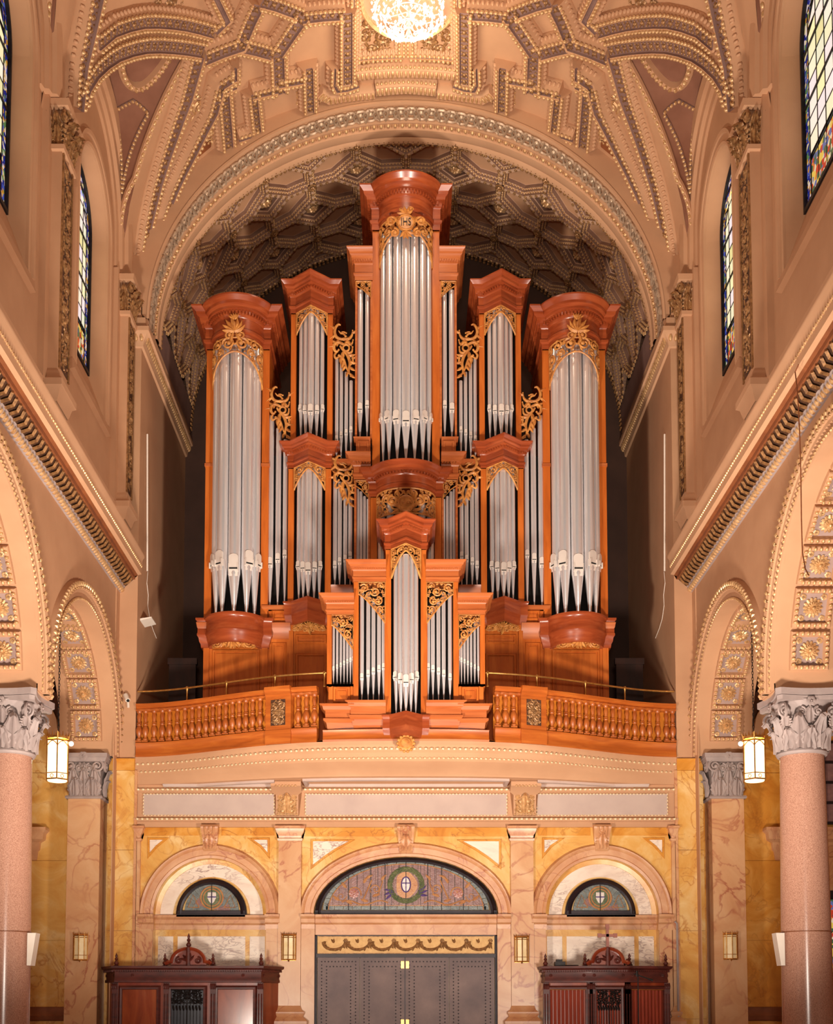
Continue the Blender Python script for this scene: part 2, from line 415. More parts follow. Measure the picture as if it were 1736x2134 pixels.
def rosette(mb,c,N,T,R,h,mi=0,petals=10,rings=2):
    c=Vector(c);N=Vector(N).normalized();T=Vector(T).normalized();S=N.cross(T)
    for q in range(rings):
        rr=R*(1-.38*q)
        for k in range(petals):
            a=2*PI*(k+.5*q)/petals;D=T*cos(a)+S*sin(a);E=N.cross(D)
            w=rr*2.1*sin(PI/petals);z=h*.35*q
            mb.add([c+D*rr*.2+N*(z+h*.3),c+D*rr*.66+E*w*.5+N*(z+h*.12),c+D*rr*.66+N*(z+h*.42),c+D*rr*.66-E*w*.5+N*(z+h*.12),c+D*rr+E*w*.22+N*(z+h*.1),c+D*rr*1.02+N*(z+h*.18),c+D*rr-E*w*.22+N*(z+h*.1)],
                   [(0,1,2),(0,2,3),(1,4,5,2),(2,5,6,3)],mi)
    mb.egg(c+N*(h*.3*rings),T,S,N,R*.2,R*.2,h*.5,mi,8)
# ================================================================ THE SETTING
YE=26.6                       # plane of the end wall
XW=6.5                        # nave wall
XC=7.1                        # centre line of the arcade
ZS=7.2                        # top of the arcade capitals
def part_struct(mb,name,mats,parent=None,**k):
    return mb.build(name,mats,parent,kind=None if parent else 'structure',**k)
m=MB();m.box(-13,-6,-.2,13,33,0);m.build('floor',mat_noise('floor_marble',two(srgb(150,110,84),srgb(190,150,118)),1.5,.3),kind='structure')

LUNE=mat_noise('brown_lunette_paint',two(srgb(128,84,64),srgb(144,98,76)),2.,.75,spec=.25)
# ---- nave vault -------------------------------------------------------------
LUN=[(23.65,2.15),(17.55,2.75)]                      # lunettes: centre, half length
def vz(x): return VZ+VB*sqrt(max(0,1-(x/VA)**2))
def groin_x(Y):
    for c,h in LUN:
        d=abs(Y-c)/h
        if d<1:return 4.35+1.95*(1-(1-d)**1.25)
    return 6.3
def formz(Y):
    for c,h in LUN:
        d=abs(Y-c)/(h+.05)
        if d<1:return VZ-.1+3.15*(1-d**2.4)**(1/2.4)
    return VZ-.1
def bn(x,z):
    n=Vector((-x/VA**2,0,-(z-VZ)/VB**2));return n.normalized()
def onB(x,Y,off=0.):
    z=vz(x);return Vector((x,Y,z))+bn(x,z)*off
YS=sorted(set([11.+.5*i for i in range(12)]+[c+h*t/8 for c,h in LUN for t in range(-8,9)]+[YE,20.6,26.2,11.]))
m=MB()
NX=28
rows=[]
for Y in YS:
    g=groin_x(Y);a=math.asin(min(1,g/VA));rows.append([(VA*sin(-a+2*a*i/NX),Y,VZ+VB*cos(-a+2*a*i/NX)) for i in range(NX+1)])
m.add([p for r in rows for p in r],[(j*(NX+1)+i,j*(NX+1)+i+1,(j+1)*(NX+1)+i+1,(j+1)*(NX+1)+i) for j in range(len(rows)-1) for i in range(NX)])
for s in(-1,1):
    for c,h in LUN:
        def fn(u,v,s=s,c=c,h=h):
            Y=c-h+2*h*u;g=groin_x(Y) if abs(Y-c)<h*.999 else 6.3
            P=Vector((s*g,Y,vz(g)));Q=Vector((s*(XW+.02),Y,formz(Y)+.05))
            return P.lerp(Q,v)+Vector((0,0,.12*sin(PI*v)*(1-abs(Y-c)/h)))
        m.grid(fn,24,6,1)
    # strips of vault down to the springing beside the pilasters
    m.grid(lambda u,v,s=s:Vector((s*(6.3+.22*v),25.8+.8*u,vz(6.3)*(1-v)+(VZ-.4)*v)),2,3)
    m.grid(lambda u,v,s=s:Vector((s*(6.3+.22*v),20.3+1.2*u,vz(6.3)*(1-v)+(VZ-.4)*v)),2,3)
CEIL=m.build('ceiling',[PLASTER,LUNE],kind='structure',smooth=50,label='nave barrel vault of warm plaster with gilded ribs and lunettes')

def ribpath(pts,off=.0,step=.35):
    "pixels on the vault -> points and normals, refined"
    P=[hitB(x,y,off) for x,y in pts];out=[]
    for i in range(len(P)-1):
        n=max(1,int((P[i+1]-P[i]).length/step))
        for k in range(n):
            q=P[i].lerp(P[i+1],k/n);out.append(q)
    out.append(P[-1]);R=[];Ns=[]
    for q in out:
        x=max(-6.4,min(6.4,q.x));z=vz(x);N=bn(x,z);R.append(Vector((x,q.y,z))+N*off);Ns.append(N)
    return R,Ns
def rib(pts,w,name='rib',h=.26,beads=1.,field=True,flute=None,band=None):
    "raised band with bead edges on the nave vault, drawn on the left and mirrored; pts are pixels on its face"
    P,N=ribpath(pts,.0);hw=w/2
    mb=MB()
    prof=[(-hw-.11,0),(-hw-.11,h*.2),(-hw-.06,h*.55),(-hw,h),(-hw+.05,h),(-hw+.06,h*.82),(hw-.06,h*.82),(hw-.05,h),(hw,h),(hw+.06,h*.55),(hw+.11,h*.2),(hw+.11,0)]
    # plaster sides, lilac field
    mb.sweep(P,N,prof[:5],0,caps=False);mb.sweep(P,N,prof[7:],0,caps=False);mb.sweep(P,N,prof[4:8],1,caps=False)
    for i,j in((0,1),(-1,-2)):
        S=(P[j]-P[i]).normalized().cross(N[i])*(1 if i==0 else -1);mb.add([P[i]+S*o+N[i]*hh for o,hh in prof],[tuple(range(len(prof)))])
    L,R=both(mb,name,[PLASTER,LILAC],CEIL,CEIL)
    b=MB()
    st=.105*beads
    for sd in(-hw,hw):
        b.beads(P,N,st,st*.42,.04,.055,side=sd,out=h,mi=0)
        b.beads(P,N,st,st*.34,.05,.07,side=sd+sgn(sd)*.07,out=h*.42,mi=2)
    if field and w>.14:
        b.beads(P,N,.2,.06,.05,.05,side=0,out=h*.82,mi=1,seg=5)
        b.beads(P,N,.1,.018,.03,.03,side=hw*.35,out=h*.82,mi=1,seg=4)
        b.beads(P,N,.1,.018,.03,.03,side=-hw*.35,out=h*.82,mi=1,seg=4)
    for pa,bb in((L,b),(R,b.mirrored())): bb.build('bead_moulding',[GOLD,GOLD2,PLASTER2],pa,kind='stuff',smooth=60)
def C2(l): return [(400+x/3.774,y/3.774) for x,y in l]
# groin ribs
rib([(283,575),(290,510),(297,470),(318,380),(345,295),(380,200),(405,110)],.36,h=.18)
rib([(150,205),(160,172),(180,140),(230,100),(290,82),(350,82),(412,90)],.34,h=.26)
rib([(142,225),(150,130),(168,50),(185,-30),(215,-120)],.40,h=.26)
# fret of the centre field
rib(C2([(60,400),(345,290),(420,110),(490,-30)]),.34)
rib(C2([(345,295),(630,365)]),.32)
rib(C2([(640,360),(850,60)]),.36)
rib(C2([(830,40),(640,-30),(520,-60)]),.3)
rib(C2([(850,70),(1190,40)]),.3)
rib(C2([(650,370),(660,640),(665,680)]),.34)
rib(C2([(650,600),(880,560)]),.2);rib(C2([(900,470),(910,820)]),.26)
rib(C2([(650,640),(440,690)]),.2);rib(C2([(450,680),(485,980)]),.24)
rib(C2([(490,985),(360,1030),(330,1040)]),.16,field=False)
rib(C2([(210,640),(250,1115)]),.3)
rib([(318,462),(345,388),(388,302),(432,217),(447,160),(478,140)],.26,h=.3)
rib(C2([(300,470),(300,620),(210,655)]),.16,field=False)
rib(C2([(1212,30),(1212,600)]),.3)
rib(C2([(1110,600),(1130,640),(1212,630),(1300,600)]),.16,field=False)
rib(C2([(1110,470),(1105,600)]),.14,field=False)
# bottom border of the centre panel and the fluted cornices, each symmetric about the axis
def sym(pts): return pts+[(2*CX-x,y) for x,y in reversed(pts)]
def sym_rib(pts,w,h,name,fl=.1):
    P,N=ribpath(sym(pts));mb=MB();hw=w/2
    mb.sweep(P,N,[(-hw,0),(-hw,h*.7),(-hw+.04,h),(hw-.06,h),(hw,h*.6),(hw,0)],0)
    o=mb.build(name,PLASTER2,CEIL)
    b=MB()
    b.beads(P,N,fl,fl*.36,hw*.7,.06,side=0,out=h,mi=0);b.beads(P,N,.1,.04,.035,.05,side=-hw,out=h*.7,mi=0);b.beads(P,N,.1,.04,.035,.05,side=hw,out=h*.4,mi=1)
    b.build('bead_moulding',[GOLD,GOLD2],o,kind='stuff',smooth=60)
sym_rib(C2([(1280,545),(1683,520)]),.3,.2,'panel_border')
sym_rib(C2([(1440,650),(1683,630)]),.34,.25,'fluted_cornice')
for side in(0,1):
    P,N=ribpath(C2([(990,690),(1075,735),(1435,690)]))
    mb=MB();mb.sweep(P,N,[(-.14,0),(-.14,.14),(-.1,.2),(.1,.2),(.14,.1),(.14,0)],0)
    b=MB();b.beads(P,N,.1,.036,.1,.06,out=.2);b.beads(P,N,.1,.04,.035,.05,side=.13,out=.1,mi=1)
    if side:mb=mb.mirrored();b=b.mirrored()
    o=mb.build('fluted_cornice',PLASTER2,CEIL);b.build('bead_moulding',[GOLD,GOLD2],o,kind='stuff')
# scroll cartouches and acanthus panels
def vmap(px,py,sx=1.):
    q=hitB(px,py,.02);N=bn(q.x,q.z);T=Vector((0,1,0)).cross(N).normalized()
    T=T if T.x>0 else -T
    return lambda u,v,d:q+T*u+Vector((0,-1,0))*v+N*d
mb=MB();f=vmap(648,205);carve(mb,f,(-.35,-.25,.35,.35),lambda x,y:abs(x)<.36 and abs(y)<.34,5,.045,.17,th=.22,fill=220)
both(mb,'scroll_cartouche',GOLD,CEIL,CEIL,smooth=60)
mb=MB();f=vmap(428,250);carve(mb,f,(-.5,-.8,.6,.8),lambda x,y:abs(y)<.8 and -.45+.35*y<x<.2-.25*y,6,.045,.18,th=.22,tries=1600,fill=260)
both(mb,'acanthus_panel',[GOLD],CEIL,CEIL,smooth=60)
mb=MB();f=vmap(772,85);carve(mb,f,(-.5,-.75,.5,.75),lambda x,y:abs(x)<.48 and abs(y)<.72,7,.045,.2,th=.2,tries=1600,fill=320)
both(mb,'acanthus_panel',[GOLD2],CEIL,CEIL,smooth=60)
rib([(737,-10),(737,118),(840,112)],.12,field=False,h=.1,name='panel_border')
rib([(837,40),(837,112)],.1,field=False,h=.1,name='panel_border')
mb=MB();f=vmap(330,25);carve(mb,f,(-1.3,-.3,1.3,.3),lambda x,y:abs(x)<1.25 and abs(y)<.28,8,.05,.18,th=.22,tries=1600,fill=320)
both(mb,'acanthus_band',[GOLD2],CEIL,CEIL,smooth=60)
rib([(190,85),(225,55),(290,35),(380,40),(440,55)],.3,h=.2,name='panel_border')
rib([(440,55),(465,30),(440,-20)],.2,h=.2,field=False,name='panel_border')
# dark hatch panels near the end wall
for s in(0,1):
    P=[hitB(x,y,.05) for x,y in((375,345),(415,293),(440,298),(440,306),(385,352))]
    mb=MB();mb.add(P+[p+Vector((0,0,.05)) for p in P],[(0,1,2,3,4),(0,5,6,1),(1,6,7,2),(2,7,8,3),(3,8,9,4),(4,9,5,0)])
    (mb if not s else mb.mirrored()).build('hatch_panel',BROWN,CEIL,smooth=0)
# lunette triangles and medallions
def lunmap(c,h):
    def f(Y,v,d=0.):
        g=groin_x(Y);P=Vector((-g,Y,vz(g)));Q=Vector((-(XW+.02),Y,formz(Y)+.05));q=P.lerp(Q,v)+Vector((0,0,.12*sin(PI*v)*(1-abs(Y-c)/h)))
        N=Vector((.35,.35*(c-Y)/h,-1)).normalized();return q+N*d,N
    return f
for c,h in LUN:
    f=lunmap(c,h)
    def line(pts,prof,bead,nm,mats):
        P=[];N=[]
        for i in range(len(pts)-1):
            n=max(2,int(12*math.hypot((pts[i+1][0]-pts[i][0])/h,pts[i+1][1]-pts[i][1])))
            for k in range(n+(i==len(pts)-2)):
                t=k/n;q,nn=f(pts[i][0]+(pts[i+1][0]-pts[i][0])*t,pts[i][1]+(pts[i+1][1]-pts[i][1])*t);P.append(q);N.append(nn)
        mb=MB();mb.sweep(P,N,prof,0);L,R=both(mb,nm,mats,CEIL,CEIL)
        b=MB();b.beads(P,N,bead,bead*.42,.04,.05,out=prof[1][1])
        b.build('bead_moulding',GOLD,L,kind='stuff');b.mirrored().build('bead_moulding',GOLD,R,kind='stuff')
    pr=[(-.06,0),(-.05,.07),(.05,.07),(.06,0)];p2=[(-.03,0),(-.02,.03),(.02,.03),(.03,0)]
    for e in(1,-1):
        line([(c+e*h*.97,.5),(c+e*h*.75,.06),(c+e*h*.4,.05),(c+e*.02,.04)],pr,.13,'lunette_rib',PLASTER)
        line([(c+e*h*.97,.5),(c+e*h*.75,.92),(c+e*h*.4,.94),(c+e*.02,.95)],pr,.13,'lunette_rib',PLASTER)
        line([(c+e*h*.86,.5),(c+e*h*.42,.2)],p2,.09,'triangle_moulding',LILAC);line([(c+e*h*.86,.5),(c+e*h*.42,.82)],p2,.09,'triangle_moulding',LILAC)
        line([(c+e*h*.42,.2),(c+e*h*.35,.5),(c+e*h*.42,.82)],p2,.09,'triangle_moulding',LILAC)
    R0=.55*h/2.15;Lv=2.25
    A=[2*PI*k/40 for k in range(40)]
    PN=[f(c+R0*cos(a),.48+R0/Lv*sin(a)) for a in A];P=[p for p,_ in PN];N=[n for _,n in PN]
    mb=MB();mb.sweep(P,N,[(-.1,-.05),(-.09,.06),(-.02,.12),(.05,.1),(.08,-.05)],0,closed=True)
    L,R=both(mb,'medallion_ring',PLASTER,CEIL,CEIL)
    b=MB();b.beads(P,N,.12,.045,.055,.07,out=.1,closed=True,mi=0);b.build('bead_moulding',GOLD,L,kind='stuff');b.mirrored().build('bead_moulding',GOLD,R,kind='stuff')
    mb=MB()
    for q in range(4):
        pass
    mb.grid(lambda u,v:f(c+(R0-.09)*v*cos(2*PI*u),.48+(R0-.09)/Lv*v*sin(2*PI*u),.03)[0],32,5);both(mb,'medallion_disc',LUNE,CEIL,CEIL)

# ---- end wall above the gallery, arch and recess --------------------------------
RA,RB,RZ=5.95,5.27,17.42       # recess vault ellipse
ZG=6.62                        # underside of the gallery
def rv(phi,Y,d=0.):
    "recess vault: phi from the crown, d>0 into the masonry"
    x,z=RA*sin(phi),RB*cos(phi);n=Vector((sin(phi)/RA,0,cos(phi)/RB)).normalized()
    return Vector((x,Y,RZ+z))+n*d
def rvn(phi): return -Vector((sin(phi)/RA,0,cos(phi)/RB)).normalized()
m=MB()
def ew(u,v):
    a=-PI/2+PI*u;P=rv(a,YE);xo,zo=(VA+.15)*sin(a),VZ+(VB+.1)*cos(a)
    return P.lerp(Vector((xo,YE,max(zo,P.z))),v)
m.grid(ew,64,1)
for s in(-1,1):
    x0,x1=sorted((s*6.08,s*6.62));m.box(x0,YE,0,x1,YE+.6,RZ+.4)
m.build('wall_end',PLASTER,kind='structure',smooth=30,label='plaster end wall framing the organ recess')
WE=bpy.data.objects['wall_end']
# reveal of the arch with guilloche and egg bands
PH=[-PI/2+PI*i/72 for i in range(73)]
def ring(prof,name,mat):
    mb=MB();vs=[];n=len(prof)
    for p in PH:
        for Y,d in prof:vs.append(rv(p,Y,-d))
    mb.add(vs,[(i*n+q,i*n+q+1,(i+1)*n+q+1,(i+1)*n+q) for i in range(72) for q in range(n-1)]);return mb.build(name,mat,WE)
ring([(26.58,-.02),(26.58,.03),(26.66,.03),(26.68,.0),(26.7,-.01)],'arch_fillet',PLASTER2)
ring([(26.7,-.01),(26.72,-.03),(27.18,-.03),(27.2,.02),(27.24,.03)],'guilloche_band',PLASTER)
ring([(27.24,.03),(27.3,.0),(27.42,.0),(27.44,.05),(27.6,.06),(27.72,.02),(27.8,.06),(27.88,.06)],'arch_soffit_moulding',PLASTER2)
b=MB()
n=78
for i in range(n):
    p=-PI/2+PI*(i+.5)/n;N=rvn(p);T=(rv(p+.01,27)-rv(p-.01,27)).normalized();c=rv(p,26.95,.02);S=Vector((0,1,0))
    cir=[c+T*(.175*cos(a))+S*(.175*sin(a))+N*.03 for a in[2*PI*k/10 for k in range(10)]]
    b.tube(cir+[cir[0]],.034,5,0,N=N,cap=False);b.egg(c,T,S,N,.07,.07,.07)
    w=[c+T*(.12+.1*k/4)+S*(-.19+.38*k/4)*(1 if i%2 else -1)+N*.05 for k in range(5)];b.tube(w,.03,4,0,N=N)
b.build('guilloche_ornament',mat_noise('silvered_gilding',two(srgb(176,146,120),srgb(214,186,156)),14.,.38,.4),bpy.data.objects['guilloche_band'],kind='stuff',smooth=60)
b=MB()
for i in range(110):
    p=-PI/2+PI*(i+.5)/110;N=rvn(p);T=(rv(p+.01,27)-rv(p-.01,27)).normalized();S=Vector((0,1,0))
    b.egg(rv(p,27.35,0.),T,S,N,.05,.055,.06);q=rv(p+PI/220,27.35,0.);b.egg(q,T,S,N,.012,.06,.05,seg=4)
b.build('egg_and_dart',GOLD,bpy.data.objects['arch_soffit_moulding'],kind='stuff',smooth=60)
# recess walls
m=MB()
YB=32.1
m.box(-6.35,YE+.6,0,-6.08,YB,RZ);m.box(6.08,YE+.6,0,6.35,YB,RZ)
for s in(-1,1):   # ledge above the impost up to the vault
    m.add([(s*6.08,YE,RZ-.02),(s*RA,YE,RZ),(s*RA,YB,RZ),(s*6.08,YB,RZ-.02)],[(0,1,2,3)])
m.build('wall_recess_sides',PLASTER,kind='structure',smooth=0)
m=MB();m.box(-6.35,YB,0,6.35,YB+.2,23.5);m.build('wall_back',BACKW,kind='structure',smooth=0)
# impost mouldings: on the pier front and along the recess
pr=[(0,16.72),(.05,16.74),(.07,16.86),(.16,17.02),(.2,17.04),(.2,17.14),(.12,17.16),(.1,17.4),(0,17.42)]
m=MB();m.plan([(-6.5,YE),(-6.08,YE),(-6.08,YB)],pr)
L,R=both(m,'impost_moulding',PLASTER2,WE,WE)
b=MB();b.beads([(-6.5,YE-.1,16.92),(-6.0,YE-.1,16.92)],(0,-1,-.35),.12,.045,.09,.06);b.beads([(-5.97,YE,16.92),(-5.97,YB,16.92)],(1,0,-.35),.12,.045,.09,.06)
b.build('bead_moulding',GOLD,L,kind='stuff');b.mirrored().build('bead_moulding',GOLD,R,kind='stuff')
m=MB();m.box(-6.46,YE-.03,17.45,-6.1,YE,17.95);m.box(-6.42,YE-.05,17.5,-6.14,YE-.03,17.9);both(m,'pier_panel',PLASTER,WE,WE,smooth=0)

# ---- coffers of the recess vault: squares on point, long hexagons, bosses --------
DA=math.radians(11.8);CY0=27.9
VAULT=None
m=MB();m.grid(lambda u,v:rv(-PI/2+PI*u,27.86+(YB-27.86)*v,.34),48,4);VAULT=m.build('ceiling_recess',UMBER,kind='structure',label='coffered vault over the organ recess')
for s in(-1,1):
    m=MB();m.grid(lambda u,v:rv(s*(7*DA+(PI/2-7*DA)*u),27.88+(YB-27.88)*v,-.01*sin(PI*u)),3,8);m.build('border_band',LILAC,VAULT)
def off_poly(poly,d):
    n=len(poly);out=[];ar=sum(poly[i][0]*poly[(i+1)%n][1]-poly[(i+1)%n][0]*poly[i][1] for i in range(n));sg=1 if ar>0 else -1
    for i in range(n):
        a,b_,c=poly[i-1],poly[i],poly[(i+1)%n]
        def nr(p,q):
            dx,dy=q[0]-p[0],q[1]-p[1];l=math.hypot(dx,dy);return(-dy/l*sg,dx/l*sg)
        n1,n2=nr(a,b_),nr(b_,c);k=1+n1[0]*n2[0]+n1[1]*n2[1];out.append((b_[0]+(n1[0]+n2[0])*d/k,b_[1]+(n1[1]+n2[1])*d/k))
    return out
MT=1.17
def cmap(p,d): return rv(p[0]/MT*DA,CY0+p[1],d)
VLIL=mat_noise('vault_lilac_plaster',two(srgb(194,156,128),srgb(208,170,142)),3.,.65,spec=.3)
VDK=mat_noise('vault_shade_plaster',two(srgb(126,94,78),srgb(142,108,90)),3.,.65,spec=.3)  # darker tone paints relief shade onto the coffer slopes
def coffer(poly,kind):
    poly=[(x*MT,y) for x,y in poly]
    lev=[(0,-.03),(.035,-.03),(.045,.04),(.08,.05),(.09,.11),(.12,.12),(.13,.21),(.135,.215)] if kind=='hex' else [(0,-.03),(.045,-.03),(.055,.04),(.09,.05),(.1,.12),(.125,.13),(.13,.2),(.135,.2)] if kind=='sq' else [(0,-.03),(.05,-.03),(.06,.05),(.09,.06),(.1,.1)]
    mb=MB();rings=[off_poly(poly,d) for d,_ in lev];n=len(poly)
    def sub(r):  # split edges so that they follow the curve
        o=[]
        for i in range(n):
            a,c=r[i],r[(i+1)%n]
            for k in range(3):o.append((a[0]+(c[0]-a[0])*k/3,a[1]+(c[1]-a[1])*k/3))
        return o
    rs=[sub(r) for r in rings];k=3*n
    vs=[cmap(p,lev[j][1]) for j,r in enumerate(rs) for p in r]
    for j in range(len(lev)-1):
        mb.add([],[]);
    fs=[(j*k+i,j*k+(i+1)%k,(j+1)*k+(i+1)%k,(j+1)*k+i) for j in range(len(lev)-1) for i in range(k)]
    J=len(lev)-1;mb.add(vs,fs,0)
    mb.m=[(2 if abs(lev[j+1][1]-lev[j][1])>.03 else 0) for j in range(J) for i in range(k)]
    mb.add([cmap(p,lev[J][1]) for p in rs[J]],[tuple(range(k))],1)
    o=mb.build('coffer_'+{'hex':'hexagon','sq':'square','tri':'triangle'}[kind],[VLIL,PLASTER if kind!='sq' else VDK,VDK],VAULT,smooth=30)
    b=MB()
    def row(d,dep,st,a,h,mi):
        r=off_poly(poly,d)
        for i in range(n):
            p,q=r[i],r[(i+1)%n];l=math.hypot(q[0]-p[0],q[1]-p[1]);c=max(1,int(l/st))
            for w in range(c):
                t=(w+.5)/c;pt=(p[0]+(q[0]-p[0])*t,p[1]+(q[1]-p[1])*t);ph=pt[0]/MT*DA;N=rvn(ph);T=Vector((0,1,0));S=N.cross(T).normalized()
                b.egg(cmap(pt,dep),T,S,N,a,a,h,mi,5)
    row(.063,.045,.08,.028,.05,0)
    if kind=='hex':row(.105,.115,.07,.024,.045,1)
    row(.0,-.02,.15,.05,.05,0)
    if kind=='sq':
        c=(sum(p[0] for p in poly)/n,sum(p[1] for p in poly)/n);ph=c[0]/MT*DA;rosette(b,cmap(c,.18),rvn(ph),(0,1,0),.2,.16,1,8)
    b.build('gilt_beading',[GOLD,GOLD],o,kind='stuff',smooth=0)
sq=.47
for j in range(0,4):
    for i in range(-7,7):
        if (i+j)%2==0:hx=[(i+1,j),(i+sq,j),(i,j+sq),(i,j+1),(i+1-sq,j+1),(i+1,j+1-sq)]
        else:hx=[(i,j),(i+1-sq,j),(i+1,j+sq),(i+1,j+1),(i+sq,j+1),(i,j+1-sq)]
        coffer(hx,'hex')
for j in range(0,5):
    for i in range(-6,7):
        if (i+j)%2==0:
            if 0<j<4:coffer([(i-sq,j),(i,j-sq),(i+sq,j),(i,j+sq)],'sq')
            elif j==0:coffer([(i-sq,0),(i+sq,0),(i,sq)],'tri')
            else:coffer([(i-sq,4),(i,4-sq),(i+sq,4)],'tri')
b=MB()
for j in range(0,5):
    for i in range(-6,7):
        if (i+j)%2:
            ph=i*DA;rosette(b,rv(ph,CY0+j,-.03),rvn(ph),(0,1,0),.13,.1,0,6)
for Yb in(27.83,27.95,31.96,32.06):
    P=[rv(-PI/2+PI*i/96,Yb,-.02) for i in range(97)];b.beads(P,[rvn(-PI/2+PI*i/96) for i in range(97)],.12,.045,.045,.05)
b.build('vault_boss',GOLD2,VAULT,kind='stuff',smooth=0)
# ================================================================ NAVE WALLS: arcade, cornice, clerestory
ARCH=[(23.95,2.42),(17.85,2.98)]                 # centre, radius of the arcade arches
WIN=[(23.8,1.12,14.25,18.15),(18.2,1.45,14.25,18.0)]  # centre, half width, sill, springing of the clerestory windows
YN=11.0
def zlow(Y):
    for c,r in ARCH:
        if abs(Y-c)<r:return ZS+.12+sqrt(r*r-(Y-c)**2)
    return ZS
def whole(Y):
    for c,h,z0,zs in WIN:
        if abs(Y-c)<h:return z0,zs+sqrt(h*h-(Y-c)**2)
    return None
ys=set([YN,12,13,14,YE])
for c,r in ARCH: ys|={c+r*cos(PI*i/28) for i in range(29)}|{c-r-1e-3,c+r+1e-3}
for c,h,a,b_ in WIN: ys|={c+h*cos(PI*i/18) for i in range(19)}|{c-h-1e-3,c+h+1e-3}
for c,h in LUN: ys|={c+h*t/8 for t in range(-8,9)}
ys=sorted(y for y in ys if YN<=y<=YE)
m=MB();eps=1e-4
for i in range(len(ys)-1):
    a,b_=ys[i],ys[i+1]
    if b_-a<1e-6:continue
    la,lb=zlow(a+eps),zlow(b_-eps);ta,tb=formz(a)+.12,formz(b_)+.12;wa,wb=whole(a+eps),whole(b_-eps)
    X=-XW
    if wa and wb:
        m.quad((X,a,la),(X,b_,lb),(X,b_,wb[0]),(X,a,wa[0]));m.quad((X,a,wa[1]),(X,b_,wb[1]),(X,b_,max(tb,wb[1])),(X,a,max(ta,wa[1])))
    else:m.quad((X,a,la),(X,b_,lb),(X,b_,tb),(X,a,ta))
for c,r in ARCH:   # soffits
    m.grid(lambda u,v:Vector((-XW-1.2*v,c+r*cos(PI*u),ZS+.12+r*sin(PI*u))),36,1)
    for s in(-1,1):m.quad((-XW,c+s*r,ZS-.02),(-XW-1.2,c+s*r,ZS-.02),(-XW-1.2,c+s*r,ZS+.12),(-XW,c+s*r,ZS+.12))
m.box(-7.7,20.83,ZS-.02,-6.5,21.53,ZS+.02)
for c,h,z0,zs in WIN:  # window reveals and sloping sills
    m.grid(lambda u,v:Vector((-XW-.34*v,c+(h-.06*v)*cos(PI*u),zs+(h-.06*v)*sin(PI*u))),24,1)
    for s in(-1,1):m.quad((-XW,c+s*h,z0),(-XW-.34,c+s*(h-.06),z0+.9),(-XW-.34,c+s*(h-.06),zs),(-XW,c+s*h,zs))
    m.quad((-XW,c-h,z0),(-XW-.34,c-h+.06,z0+.9),(-XW-.34,c+h-.06,z0+.9),(-XW,c+h,z0))
# closing back of the wall toward the aisle
m.quad((-7.7,YN,10.6),(-7.7,YE,10.6),(-7.7,YE,11.2),(-7.7,YN,11.2))
WL=m.build('wall_left',PLASTER,kind='structure',smooth=30,label='left nave wall with arcade below and clerestory above')
WR=m.mirrored().build('wall_right',PLASTER,kind='structure',smooth=30,label='right nave wall with arcade below and clerestory above')
def wboth(mb,name,mats,**k): return both(mb,name,mats,WL,WR,**k)
def sub_both(LR,mb,name,mats,**k): return both(mb,name,mats,LR[0],LR[1],**k)
NX_=Vector((1,0,0))
for c,r in ARCH:   # archivolts
    P=[Vector((-XW,c+r*cos(PI*i/48),ZS+.12+r*sin(PI*i/48))) for i in range(49)];P=[Vector((-XW,c+r,ZS))]+P+[Vector((-XW,c-r,ZS))]
    mb=MB();mb.sweep(P,NX_,[(0,-.02),(0,.05),(.03,.07),(.06,.03),(.16,.03),(.17,.07),(.22,.08),(.24,.11),(.33,.13),(.38,.1),(.4,0)])
    LR=wboth(mb,'archivolt',PLASTER)
    b=MB();b.beads(P,NX_,.1,.042,.03,.05,side=.045,out=.05);b.beads(P,NX_,.13,.05,.06,.07,side=.33,out=.1);b.beads(P,NX_,.13,.03,.03,.05,side=.26,out=.1,mi=1)
    sub_both(LR,b,'bead_moulding',[GOLD,GOLD2],kind='stuff')
# soffit coffers with rosettes
def soffit_coffers(c,r,step):
    n=int(180/step);a0=(180-step*n)/2+step/2
    for k in range(n):
        a=math.radians(a0+step*k)
        O=Vector((-XC,c+r*cos(a),ZS+.12+r*sin(a)));N=Vector((0,-cos(a),-sin(a)));T=Vector((1,0,0));S=N.cross(T)
        if not (cos(a)>-.2):continue
        w=.29;fr=[O+T*(w*i)+S*(w*j) for i,j in((-1,-1),(1,-1),(1,1),(-1,1))]
        for q in(0,1):
            mb=MB();mb.sweep(fr,[N]*4,[(.05,-.06),(.045,.01),(.03,.03),(-.03,.03),(-.05,-.06)],0,closed=True)
            fl=[O-N*.05+T*(.26*i)+S*(.26*j) for i,j in((-1,-1),(1,-1),(1,1),(-1,1))];mb.add(fl,[(0,1,2,3)],1)
            # the coffer floor is a little proud so that it hides the plain soffit
            mb.v=[tuple(Vector(p)+N*.075) for p in mb.v]
            b=MB();b.beads(fr,[N]*4,.095,.034,.045,.05,side=0,out=.1,closed=True)
            for i,j in((-1,-1),(1,-1),(1,1),(-1,1)):rosette(b,O+T*(.18*i)+S*(.18*j)+N*.03,N,T,.055,.04,0,5,1)
            z=MB();rosette(z,O+N*.03,N,T,.17,.1,0,14,2)
            if q:mb,b,z=mb.mirrored(),b.mirrored(),z.mirrored()
            o=mb.build('soffit_coffer',[PLASTER,LILAC2],(WL,WR)[q],smooth=30);b.build('gilt_beading',GOLD,o,kind='stuff');z.build('rosette',GOLD,o,smooth=0)
soffit_coffers(ARCH[0][0],ARCH[0][1],17.2);soffit_coffers(ARCH[1][0],ARCH[1][1],14.4)
